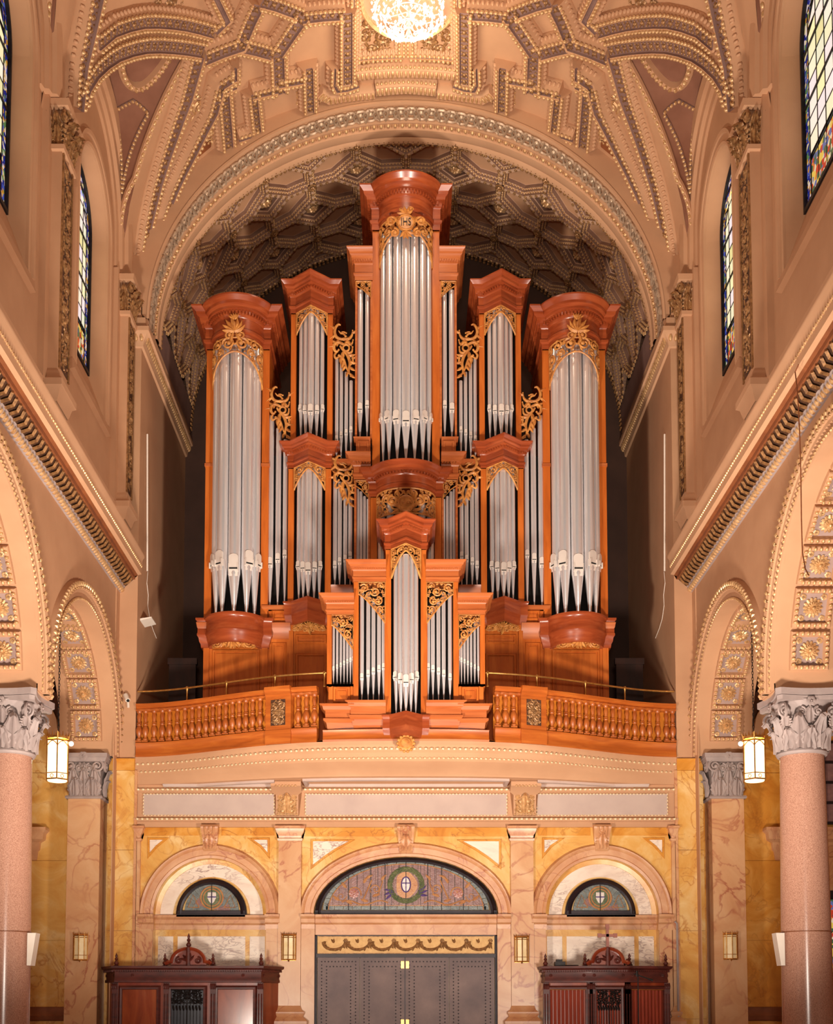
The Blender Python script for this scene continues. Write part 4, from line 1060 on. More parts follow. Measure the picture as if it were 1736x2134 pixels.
# keystone consoles
for cx,ww in((-XB,.2),(XB,.2),(0,.2)):
    zt=ZT+.02;zb=q(846,1772).z if cx else q(846,1776).z
    mb=MB();pr=[(0,zb),(.06,zb-.03),(.12,zb+.02),(.12,zb+.1),(.08,zb+.16),(.1,zb+.26),(.16,zt-.18),(.22,zt-.12),(.24,zt-.05),(.2,zt),(0,zt)]
    n=len(pr)
    for fx in(-1,1):pass
    wid=[ww*(.72+.28*(z-zb)/(zt-zb)) for _,z in pr]
    vs=[(cx-w,YW-o,z) for (o,z),w in zip(pr,wid)]+[(cx+w,YW-o,z) for (o,z),w in zip(pr,wid)]
    mb.add(vs,[(i,i+1,n+i+1,n+i) for i in range(n-1)]+[tuple(reversed(range(n))),tuple(range(n,2*n))])
    for u in(-.5,0,.5):mb.tube([(cx+u*w,YW-o-.01,z) for (o,z),w in list(zip(pr,wid))[2:9]],.03,5)
    k=mb.build('keystone_console',ROSE2,LOW)
    mb=MB();leaf(mb,(cx,YW-.1,zb+.05),(0,0,1),NY,(1,0,0),.35,.24,.1);spiral(mb,lambda u,v,d:Vector((cx+u,YW-.2-d,zt-.14+v)),0,0,.09,0,1.4,1,.025);mb.build('acanthus_leaf',ROSE2,k,smooth=60)
# marble slab joints: facing slabs of the wall proper
for x0,x1 in((-3.02,-2.86),(-2.33,-2.08)):
    pass
sl(q(636,1738).x,-.26,ZT-.22,ZT-.02,SIENA2);sl(q(300,1738).x,-XB-.24,ZT-.2,ZT-.02,SIENA2);sl(-XB+.24,q(572,1738).x,ZT-.2,ZT-.02,SIENA2)

# ---- windows in the arches ----------------------------------------------------
def lunette_window(idx,cx,rx,rz,Y,lab):
    W=thing('window_%d'%idx,lab,None,(cx,Y,ZI),kind='structure')
    def el(f,n=40): return [Vector((cx+rx*f*cos(PI*i/n),Y,ZI+.02+rz*f*sin(PI*i/n))) for i in range(n,-1,-1)]
    P=el(.965);mb=MB();mb.sweep(P,NY,[(.06,0),(.06,.1),(.02,.12),(-.03,.08),(-.07,.06),(-.07,0)])
    mb.box(cx-rx,Y-.1,ZI-.02,cx+rx,Y,ZI+.1);mb.box(cx-rx-.02,Y-.14,ZI-.04,cx+rx+.02,Y,ZI+.02);mb.build('window_frame',DARKFR,W,smooth=0)
    return W,el
def piece(mb_pts,name,mat,W,Y,d=.012):
    mb=MB();n=len(mb_pts);mb.add([(x,Y-d,z) for x,z in mb_pts]+[(x,Y,z) for x,z in mb_pts],[tuple(range(n))]+[(i,(i+1)%n,n+(i+1)%n,n+i) for i in range(n)]);return mb.build(name,mat,W,smooth=0)
Yg=YW+.2
W,el=lunette_window(5,0,2.04,1.28,Yg,'wide mauve leaded lunette over the bronze doors')
rx,rz,zb=1.86,1.12,ZI+.12
def ell(x,f=1.): return zb+rz*f*sqrt(max(0,1-(x/(rx*f))**2))
# mauve field: vertical strips of glass
nS=26
for i in range(nS):
    x0,x1=-1.78*1+3.56*i/nS,-1.78+3.56*(i+1)/nS
    t0,t1=ell(x0,.93),ell(x1,.93)
    zm=zb+.1
    if t0<zm+.03 and t1<zm+.03:continue
    piece([(x0+.004,zm),(x1-.004,zm),(x1-.004,max(t1,zm+.01)),(x0+.004,max(t0,zm+.01))],'pane',GMAUVE,W,Yg)
# teal border pieces
nB=26
for i in range(nB):
    a0,a1=PI*(i+.04)/nB,PI*(i+.96)/nB
    piece([(rx*cos(a0),zb+rz*sin(a0)),(rx*cos(a1),zb+rz*sin(a1)),(rx*.945*cos(a1),zb+rz*.935*sin(a1)),(rx*.945*cos(a0),zb+rz*.935*sin(a0))][::-1],'pane',GTEAL,W,Yg)
for i in range(18):
    x0,x1=-rx*.97+2*rx*.97*i/18,-rx*.97+2*rx*.97*(i+1)/18;piece([(x0+.006,zb+.0),(x1-.006,zb+.0),(x1-.006,zb+.085),(x0+.006,zb+.085)],'pane',GTEAL,W,Yg)
mb=MB();P=[Vector((rx*.935*cos(PI*i/36),Yg-.015,zb+rz*.925*sin(PI*i/36))) for i in range(37)];mb.tube(P,.012,4,0,N=NY);mb.box(-rx*.93,Yg-.02,zb+.09,rx*.93,Yg-.008,zb+.105);mb.build('gold_border_line',GTAN,W,smooth=0)
mb=MB()
for x in(-1.29,-.79,-.47,0,.49,.8,1.29):mb.box(x-.008,Yg-.03,zb,x+.008,Yg-.012,ell(x))
for x in(-1.1,-.63,-.32,-.16,.16,.33,.65,1.1):mb.box(x-.004,Yg-.02,zb+.1,x+.004,Yg-.012,ell(x,.93))
mb.build('saddle_bar',LEAD,W,smooth=0)
# wreath, shield and scrolls
fz=lambda cx_,cz,dd=0.:(lambda u,v,d:Vector((cx_+u,Yg-.02-d-dd,cz+v)))
mb=MB()
for k in range(26):
    a=2*PI*k/26;sprig(mb,fz(0,zb+.56),.36*cos(a),.36*sin(a),a+PI/2-.5,.13,.07,.0);sprig(mb,fz(0,zb+.56),.36*cos(a),.36*sin(a),a+PI/2+.4,.12,.06,.0)
mb.build('laurel_wreath',GGREEN,W,smooth=0)
mb=MB();f=fz(0,zb+.56);mb.add([f(.24*cos(a)*(1+.12*cos(3*a)),.3*sin(a),.004) for a in[2*PI*k/24 for k in range(24)]],[tuple(range(24))]);mb.build('cartouche',GTAN,W,smooth=0)
mb=MB();mb.add([f(.1*cos(a),.01+.17*sin(a),.012) for a in[2*PI*k/24 for k in range(24)]],[tuple(range(24))]);mb.build('shield',GWHITE,W,smooth=0)
mb=MB();mb.tube([f(.1*cos(a),.01+.17*sin(a),.014) for a in[2*PI*k/24 for k in range(25)]],.014,4,0,N=NY);mb.box(-.012,Yg-.042,zb+.41,.012,Yg-.03,zb+.74);mb.box(-.1,Yg-.042,zb+.59,.1,Yg-.03,zb+.615);mb.build('shield_cross',GPURP,W,smooth=0)
mb=MB()
for s in(-1,1):
    for k in range(3):sprig(mb,f,s*.28,-.2+.03*k,(-.4+.4*k) if s>0 else PI+.4-.4*k,.22,.06,0.)
mb.build('ribbon',GPURP,W,smooth=0)
for s in(-1,1):
    mb=MB();g=lambda u,v,d,s=s:Vector((s*u,Yg-.02-d,zb+v))
    spiral(mb,g,1.17,.37,.17,-PI*.9,1.2,-1,.016);spiral(mb,g,.68,.46,.13,-PI*.2,1.1,1,.014);spiral(mb,g,1.45,.3,.12,PI,1.1,1,.012)
    mb.tube([g(.4+.08*i,.16+.05*sin(i*.7),.01) for i in range(14)],.016,4,0,N=NY);mb.tube([g(.95-.03*i,.25+.07*i,.01) for i in range(7)],.016,4,0,N=NY);mb.tube([g(.62-.02*i,.35+.06*i,.01) for i in range(6)],.013,4,0,N=NY)
    for x,z,a in((.95,.6,1.9),(.9,.7,2.4),(1.33,.5,.6),(.55,.66,2.),(.85,.2,0),(1.5,.22,.4),(1.2,.14,.2),(.75,.3,2.6)):sprig(mb,g,x,z,a,.18,.07,.0)
    mb.build('leaf_scroll',GTAN,W,smooth=0)
    mb=MB();rosette(mb,g(1.17,.37,.01),NY,(1,0,0),.11,.02,0,8,2);mb.build('rose_flower',GROSE,W,smooth=0)
for idx,s in((6,-1),(7,1)):
    cx=s*XB;Yg=YW+.26
    W,el=lunette_window(idx,cx,.75,.76,Yg,'small teal leaded lunette above the %s confessional'%('left' if s<0 else 'right'))
    zb=ZI+.1;R=.61
    n=18
    for i in range(n):
        a0,a1=PI*(i+.03)/n,PI*(i+.97)/n;piece([(cx+R*cos(a),zb+R*sin(a)) for a in(a0,a1)][::-1]+[(cx+.42*cos(a),zb+.42*sin(a)) for a in(a0,a1)],'pane',GTEAL,W,Yg)
    for i in range(8):
        a0,a1=PI*i/8,PI*(i+1)/8;piece([(cx+.415*cos(a1),zb+.415*sin(a1)),(cx+.415*cos(a0),zb+.415*sin(a0)),(cx+.05*cos(a0),zb+.02+.05*sin(a0)),(cx+.05*cos(a1),zb+.02+.05*sin(a1))],'pane',GTEAL if i%2 else GMAUVE,W,Yg)
    f=fz(cx,zb+.3)
    mb=MB()
    for rr,tt in((.25,.02),(.19,.014)):mb.tube([f(rr*cos(a),rr*sin(a),.004) for a in[2*PI*k/28 for k in range(29)]],tt,5,0,N=NY)
    for e in(-1,1):mb.tube([f(e*.28,-.22,.004),f(e*.42,.06,.004),f(e*.53,-.22,.004),f(e*.28,-.22,.004)],.012,4,0,N=NY)
    mb.build('gold_tracery',GTAN,W,smooth=0)
    mb=MB();mb.add([f(.24*cos(a),.24*sin(a),.0) for a in[2*PI*k/28 for k in range(28)]],[tuple(range(28))]);mb.build('roundel',GGREEN,W,smooth=0)
    mb=MB();mb.add([f(x,z,.006) for x,z in((-.09,.12),(.09,.12),(.1,0),(.05,-.1),(0,-.14),(-.05,-.1),(-.1,0))],[tuple(range(7))]);mb.build('shield',GWHITE,W,smooth=0)
    mb=MB();mb.box(cx-.012,Yg-.045,zb+.15,cx+.012,Yg-.03,zb+.44);mb.box(cx-.1,Yg-.045,zb+.3,cx+.1,Yg-.03,zb+.325);mb.build('shield_cross',GPURP,W,smooth=0)
    mb=MB();mb.box(cx-.008,Yg-.05,zb,cx+.008,Yg-.04,zb+R);mb.build('saddle_bar',LEAD,W,smooth=0)
# ---- bronze doors --------------------------------------------------------------
Yd=YW+.16;zd=q(846,1992,Yd).z
D=thing('door_1','pair of studded bronze doors under a gilt swag panel',None,(0,Yd,0),kind='structure')
zf0,zf1=q(846,1990,Yd).z,q(846,1948,Yd).z
mb=MB();mb.box(-2.06,Yd-.06,zf1-.03,2.06,Yd+.1,zf1+.04);mb.box(-2.06,Yd-.06,0,-1.99,Yd+.1,zf1);mb.box(1.99,Yd-.06,0,2.06,Yd+.1,zf1);mb.box(-2.0,Yd-.08,zd-.04,2.0,Yd+.1,zd+.04);mb.build('door_frame',DARKFR,D,smooth=0)
mb=MB();mb.box(-1.98,Yd-.01,zd+.03,1.98,Yd+.02,zf1-.02);fp=mb.build('swag_panel',CREAMG,D,smooth=0)
mb=MB();zz=(zd+zf1)/2
for x0,z0,x1,z1 in((-1.95,zd+.05,1.95,zd+.065),(-1.95,zf1-.05,1.95,zf1-.035)):mb.box(x0,Yd-.03,z0,x1,Yd,z1)
for k in range(7):
    cx=-1.62+.54*k
    mb.tube([(cx+.25*cos(a),Yd-.02,zz+.07+.17*sin(a)) for a in[PI+PI*i/10 for i in range(11)]],[.012+.022*sin(PI*i/10) for i in range(11)],5,0,N=NY)
    g=lambda u,v,d,cx=cx:Vector((cx+u,Yd-.015-d,zz+v))
    for i in range(9):sprig(mb,g,.24*cos(PI+PI*i/8),.06+.16*sin(PI+PI*i/8),i*.7,.08,.05,.01)
    rosette(mb,(cx+.27,Yd-.015,zz+.1),NY,(1,0,0),.05,.03,0,6,1);sprig(mb,g,.27,.06,-PI/2,.15,.05,.0);sprig(mb,g,0,.05,PI/2-.3,.1,.05,0);sprig(mb,g,0,.05,PI/2+.3,.1,.05,0)
mb.build('festoon_relief',GOLD2,fp,smooth=0)
xsn=[-1.98,q(750,2050,Yd).x,q(844,2050,Yd).x,q(936,2050,Yd).x,1.98]
for i in range(4):
    x0,x1=xsn[i]+.006,xsn[i+1]-.006
    mb=MB();mb.box(x0,Yd,0,x1,Yd+.06,zd-.04);lf=mb.build('door_leaf',BRONZE,D,smooth=0)
    mb=MB()
    for ins in(.09,.2):
        X0,X1,Z1=x0+ins,x1-ins,zd-.04-ins;st=.075
        n=int((X1-X0)/st)
        for k in range(n+1):mb.egg((X0+(X1-X0)*k/n,Yd,Z1),Vector((1,0,0)),Vector((0,0,1)),NY,.017,.017,.014)
        zc=Z1-st
        while zc>.2:
            for x in(X0,X1):mb.egg((x,Yd,zc),Vector((1,0,0)),Vector((0,0,1)),NY,.017,.017,.014)
            zc-=st
    mb.build('door_stud',DARKFR,lf,kind='stuff')
for zc in(zd-.2,q(846,2134,Yd).z+.02):
    for s in(-1,1):
        mb=MB();mb.box(xsn[2]+s*.055-.035,Yd-.02,zc-.08,xsn[2]+s*.055+.035,Yd,zc+.08);mb.build('brass_plate',BRASS,D,smooth=0)
mb=MB();mb.box(xsn[2]-.01,Yd-.015,0,xsn[2]+.01,Yd+.01,zd-.05);mb.build('astragal',DARKFR,D,smooth=0)

# ================================================================ GALLERY
def yb(x,k=1.):
    s=min(1,abs(x)/6.1);t=(1-cos(PI*s**1.5))/2;return YE-1.62*(1-t)*k
XN=[-6.08+12.16*i/72 for i in range(73)]
zG=[(7.2,1.03),(7.12,1.03),(7.08,1.0),(7.0,1.0),(6.97,.97),(6.88,.96),(6.86,.93),(6.8,.93),(6.72,.8),(6.62,.62),(6.58,.6)]
m=MB()
vs=[(x,yb(x,k)-.01,z) for x in XN for z,k in zG];n=len(zG)
m.add(vs,[(i*n+j,i*n+j+1,(i+1)*n+j+1,(i+1)*n+j) for i in range(72) for j in range(n-1)])
GAL=m.build('gallery_front',PLASTER,kind='structure',smooth=45,label='bowed cream plaster front of the organ gallery')
b=MB()
for z,k,st,a in((7.04,1.01,.12,.04),(6.86,.95,.1,.035)):
    P=[Vector((x,yb(x,k)-.01,z)) for x in XN];b.beads(P,NY,st,a,a*.75,.04)
b.build('bead_moulding',mat_noise('pale_gilding',two(srgb(216,186,142),srgb(240,216,176)),14.,.4,.2),GAL,kind='stuff')
m=MB();m.add([(x,yb(x,.6)-.01,6.58) for x in XN]+[(x,YE+.2,6.58) for x in XN],[(i,i+1,74+i,73+i) for i in range(72)]);m.build('gallery_soffit',PLASTER2,GAL,smooth=0)
# soffit coffers: recessed-looking panels with bead frames
m=MB()
for x0,x1 in((-5.4,-2.95),(-2.2,2.2),(2.95,5.4)):
    pts=[]
    n=14
    P=[Vector((x0+(x1-x0)*i/n,yb(x0+(x1-x0)*i/n,.6)+.22,6.58)) for i in range(n+1)]+[Vector((x1,YE-.05,6.58)),Vector((x0,YE-.05,6.58))]
    m.sweep(P,Vector((0,0,-1)),[(-.06,0),(-.06,.05),(.02,.06),(.04,0)],closed=True)
o=m.build('soffit_moulding',PANEL,GAL)
m=MB();m.box(-6.08,YE+.05,7.2,6.08,YB,7.3);m.add([(x,yb(x)+.0,7.25) for x in XN]+[(x,YE+.06,7.25) for x in XN],[(i,i+1,74+i,73+i) for i in range(72)]);m.build('floor_gallery',OAK,kind='structure',smooth=0)
# frieze on the wall below the gallery
YF=YW-.02
za,zb_,zc,zd_=q(846,1648,YF).z,q(846,1705,YF).z,q(846,1710,YF).z,q(846,1724,YF).z
m=MB();m.plan([(-6.08,YF+.02),(6.08,YF+.02)],[(0,zd_),(.06,zd_),(.06,zc-.04),(.1,zc-.02),(.12,zc+.04),(.05,zc+.06),(.04,zb_),(.03,za-.05),(.07,za-.02),(.08,za+.04),(.03,za+.06),(.02,6.6)])
FRZ=m.build('trim_3',PLASTER,kind='structure')
b=MB()
for z,o in((zc+.02,.12),(za+.02,.08)):b.beads([(-6.05,YF+.02-o,z),(6.05,YF+.02-o,z)],NY,.11,.045,.03,.04)
PB=bpy.data.materials['pale_gilding'];b.build('bead_moulding',PB,FRZ,kind='stuff')
for x0,x1 in((q(300,1680).x,q(572,1680).x),(q(637,1680).x,q(1056,1680).x),(q(1118,1680).x,q(1390,1680).x)):
    m=MB();m.box(x0,YF-.04,zb_+.06,x1,YF-.01,za-.08);p=m.build('frieze_panel',PANEL,FRZ,smooth=0)
    b=MB();P=[Vector((x,YF-.04,z)) for x,z in((x0,zb_+.06),(x1,zb_+.06),(x1,za-.08),(x0,za-.08))];b.beads(P,NY,.075,.025,.018,.02,closed=True);b.build('bead_moulding',PB,p,kind='stuff')
for s in(-1,1):   # carved brackets
    c=q(600,1665).x*(-s) if s>0 else q(600,1665).x
    w=.29;zt=6.57;zb2=q(846,1701,YF).z
    pr=[(.04,zb2),(.12,zb2),(.14,zb2+.12),(.13,zb2+.3),(.17,zb2+.45),(.26,zt-.2),(.42,zt-.12),(.5,zt-.1),(.5,zt),(0,zt)];n=len(pr);wd=[w*(.86 if z<zt-.21 else 1.15) for _,z in pr]
    m=MB();m.add([(c-k,YF-o,z) for (o,z),k in zip(pr,wd)]+[(c+k,YF-o,z) for (o,z),k in zip(pr,wd)],[(i,i+1,n+i+1,n+i) for i in range(n-1)]+[tuple(reversed(range(n))),tuple(range(n,2*n))])
    k=m.build('carved_bracket',PLASTER,FRZ,smooth=30)
    b=MB();f=lambda u,v,d:Vector((c+u,YF-.15-d-.08*max(0,v-.3),zb2+v))
    carve(b,f,(-.22,.03,.22,.5),lambda x,y:abs(x)<.22 and .02<y<.52,12,.05,.12,sym=True,th=.25);leaf(b,(c,YF-.16,zb2+.05),(0,0,1),NY,(1,0,0),.45,.2,.1)
    for z in(zb2+.02,zt-.1):b.beads([(c-.25,YF-.13 if z<6 else YF-.5,z),(c+.25,YF-.13 if z<6 else YF-.5,z)],NY,.07,.028,.025,.03)
    b.build('bracket_carving',GOLD,k,smooth=0)

# ---- balustrades ---------------------------------------------------------------
def offs(xs,k,z,dy=0.): return [Vector((x,yb(x,k)+dy,z)) for x in xs]
balp=[(.045,0),(.05,.02),(.05,.05),(.03,.07),(.028,.1),(.05,.16),(.062,.22),(.06,.27),(.04,.33),(.03,.35),(.045,.37),(.045,.385),(.03,.4),(.045,.41),(.045,.425),(.03,.44),(.036,.5),(.045,.56),(.04,.6),(.03,.64),(.048,.665),(.05,.7)]
mb=MB();mb.lathe(balp,(0,0,0),12);mb.box(-.055,-.055,-.03,.055,.055,.005);mb.box(-.055,-.055,.7,.055,.055,.73)
BM=mb.build('baluster',BALM);BAL=BM.data;bpy.data.objects.remove(BM)
for s in(-1,1):
    sd='left' if s<0 else 'right'
    B_=thing('balustrade','curved oak balustrade along the %s half of the gallery'%sd,'balustrade',(s*4,25.9,7.2))
    def bl(mb,name,mat,**k): return (mb if s<0 else mb.mirrored()).build(name,mat,B_,**k)
    xa,xb=-6.06,-1.88;X=[xa+(xb-xa)*i/40 for i in range(41)]
    pth=[(x,yb(x)) for x in X]
    mb=MB();mb.plan(pth,[(.0,7.2),(.06,7.2),(.06,7.24),(.04,7.27),(.04,7.44),(.06,7.47),(.06,7.52),(-.12,7.52),(-.12,7.2)]);bl(mb,'base_rail',OAK)
    mb=MB();mb.plan(pth,[(-.12,8.24),(.05,8.24),(.06,8.28),(.04,8.31),(.09,8.35),(.09,8.4),(-.12,8.42)]);bl(mb,'top_rail',OAK)
    mb=MB();mb.plan(pth,[(-.11,7.5),(-.1,7.5),(-.1,8.26),(-.11,8.26)]);bl(mb,'backing_board',mat_noise('golden_oak_board',[(.25,srgb(196,104,22)),(.75,srgb(222,138,44))],2.5,.45,stretch=(2,2,.4)) if s<0 else MATS['golden_oak_board'])
    pxs=[290.,303,321,338,353,369,385,400,414.5,429,443,456.5,470,484,498,512,526,541.5,557]+[621,638,655]
    for px in pxs:
        # follow the curve: solve for x on the bowed plan
        x=-4.
        for _ in range(6):x=hitY(px,1515,yb(x)).x
        o=inst(BAL,'baluster',(-x*s if s<0 else -x,yb(x)-.005,7.54) if False else ((x if s<0 else -x),yb(x)-.0,7.535),B_)
        o.scale=(1.22,1.22,.97)
    x0=-2.98;x1=-2.42
    c=((x0+x1)/2);yc=yb(c)-.08;t=(Vector((x1,yb(x1)))-Vector((x0,yb(x0)))).normalized();nn=Vector((t.y,-t.x))
    A=Vector((x0,yb(x0)));E2=Vector((x1,yb(x1)))
    mb=MB();mb.plan([(A.x,A.y),(E2.x,E2.y)],[(-.1,7.2),(.1,7.2),(.1,7.5),(.09,7.52),(.09,8.24),(.13,8.27),(.13,8.32),(.17,8.36),(.17,8.43),(-.1,8.44)]);bl(mb,'pedestal',OAK,smooth=0)
    mid=(A+E2)/2;f=lambda u,v,d:Vector((mid.x+t.x*u+nn.x*(.1+d),mid.y+t.y*u+nn.y*(.1+d),7.88+v))
    mb=MB();mb.add([f(u,v,-.005) for u,v in((-.17,-.28),(.17,-.28),(.17,.28),(-.17,.28))],[(0,1,2,3)]);bl(mb,'panel_ground',UMBER,smooth=0)
    mb=MB();carve(mb,f,(-.16,-.27,.16,.27),lambda x,y:abs(x)<.16 and abs(y)<.27,31,.035,.085,sym=True,th=.26,tries=400);rosette(mb,f(0,0,.01),Vector((nn.x,nn.y,0)),Vector((t.x,t.y,0)),.07,.03,0,6,1);bl(mb,'carved_panel',GOLD2,smooth=0)
    # brass safety rail
    R_=thing('brass_rail','slim brass safety rail above the %s balustrade'%sd,'rail',(s*4,26.1,8.4))
    X=[-6.06+4.36*i/30 for i in range(31)]
    mb=MB();P=[Vector((x,yb(x)+.08,8.72)) for x in X];mb.tube(P,.022,8);(mb if s<0 else mb.mirrored()).build('handrail',BRASS,R_)
    for px in(390,472,573,676):
        x=-4.
        for _ in range(6):x=hitY(px,1430,yb(x)+.08).x
        mb=MB();mb.lathe([(.03,8.425),(.03,8.44),(.016,8.46),(.016,8.66),(.032,8.69),(.036,8.72),(.03,8.75),(.0,8.765)],(x,yb(x)+.08,0),10);(mb if s<0 else mb.mirrored()).build('rail_post',BRASS,R_)
mb=MB();X=[-1.75+3.5*i/20 for i in range(21)];mb.plan([(x,yb(x)) for x in X],[(0,7.2),(.06,7.2),(.07,7.24),(.05,7.27),(.05,7.42),(.07,7.45),(-.1,7.45)]);mb.build('gallery_fascia_board',OAK,GAL,smooth=40)
# ================================================================ THE ORGAN
ENT=[(.0,0),(.06,0),(.06,.13),(.2,.16),(.2,.22),(.08,.25),(.08,.52),(.16,.55),(.2,.6),(.2,.67),(.45,.7),(.47,.76),(.66,.80),(.70,.87),(.9,.93),(1.,.96),(1.,1.0),(-.2,1.0)]
CORB=[(-.2,1.),(.78,1.),(.78,.94),(.64,.9),(.56,.84),(.56,.5),(.62,.46),(.62,.4),(.46,.33),(.4,.2),(.25,.12),(.2,.0),(-.3,0)]
def prof(P,o,z0,h): return [(a*o,z0+b_*h) for a,b_ in P]
def dentils(mb,path,o0,o1,z0,z1,step=.09):
    for i in range(len(path)-1):
        a,b_=Vector(path[i]),Vector(path[i+1]);d=b_-a;L=d.length
        if L<.02:continue
        t=d/L;n=Vector((t.y,-t.x));k=max(1,int(round(L/step)))
        for j in range(k):
            c=a+t*(L*(j+.5)/k)+n*((o0+o1)/2);mb.frame_box((c.x,c.y,(z0+z1)/2),Vector((t.x,t.y,0))*(L/k*.27),Vector((n.x,n.y,0))*((o1-o0)/2),(0,0,(z1-z0)/2))
def curve_plan(kind,xa,xb,yF,bul,n=18):
    c=(xa+xb)/2;w=(xb-xa)/2
    if kind=='round':
        a=2*math.atan(min(bul/w,.72));Rr=w/sin(a);k=bul/(Rr*(1-cos(a)));return [(c+Rr*sin(-a+2*a*i/n),yF-k*(Rr*cos(-a+2*a*i/n)-Rr*cos(a))) for i in range(n+1)]
    if kind=='vee':return [(xa,yF),(c,yF-bul),(xb,yF)]
    return [(xa,yF),(xb,yF)]
def pipe_mesh(r,zt,zm,H):
    "one flue pipe: foot cone, mouth, body. origin at the toe, mouth toward -y; zm mouth height, H top"
    mb=MB();sg=18
    mb.lathe([(r*.16,0),(r*.2,.01),(r*.92,zm-.9*r),(r,zm-.6*r),(r,H-.02),(r*.97,H),(0,H)],(0,0,0),sg,0)
    a=.74*r;yf=-r*1.02
    # upper lip: flat shield with a rounded top
    z0=zm+.28*r;z1=zm+2.5*r
    pts=[(-a,z0),(a,z0),(a,z1-.5*r)]+[(a*cos(q_),z1-.5*r+.5*r*sin(q_)) for q_ in[PI*i/8 for i in range(1,8)]]+[(-a,z1-.5*r)]
    n=len(pts);fr=[(x,yf-.06*r,z) for x,z in pts];bk=[(x,-r*.55,z) for x,z in pts]
    mb.add(fr+bk,[tuple(range(n))]+[(i,(i+1)%n,n+(i+1)%n,n+i) for i in range(n)],1)
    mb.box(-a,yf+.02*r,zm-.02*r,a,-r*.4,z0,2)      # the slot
    mb.add([(-a,yf,zm),(a,yf,zm),(a*.9,-r*.86,zm-1.1*r),(-a*.9,-r*.86,zm-1.1*r),(-a,-r*.4,zm),(a,-r*.4,zm)],[(0,3,2,1),(0,1,5,4)],1)
    for s in(-1,1):                                 # ears
        mb.box(s*a-.05*r,yf-.28*r,zm-.35*r,s*a+.05*r,-r*.6,zm+.85*r,1)
    return mb
_pc={}
def add_pipe(parent,x,y,zt,zm,ztop,r,face=0.):
    key=(round(r,3),round(zm-zt,2),round(ztop-zt,2))
    if key not in _pc:
        o=pipe_mesh(r,0,zm-zt,ztop-zt).build('organ_pipe',[PIPE,PIPE2,BLACK],None,smooth=35);_pc[key]=o.data;bpy.data.objects.remove(o)
        # mesh was centred on its box: restore the toe origin
        me=_pc[key];ysh=(min(v.co.y for v in me.vertices)+max(v.co.y for v in me.vertices))/2
    me=_pc[key]
    # builder centres x,y on the bounding box: shift so that the body axis is at the origin
    if not me.get('ax'):
        zs=[v.co.y for v in me.vertices if v.co.z>(ztop-zt)*.9];off=(min(zs)+max(zs))/2
        for v in me.vertices:v.co.y-=off
        me['ax']=1
    return inst(me,'organ_pipe',(x,y,zt),parent,rotz=face)
class Case:
    "px helpers at the front plane of a case"
    def __init__(s,Y):s.Y=Y
    def x(s,px,py=1000):return hitY(px,py,s.Y).x
    def z(s,py,dy=0.):return hitY(846,py,s.Y+dy).z
def LRbuild(mb,name,mats,PL,PR,**k):
    return mb.build(name,mats,PL,**k),(mb.mirrored().build(name,mats,PR,**k) if PR is not None else None)
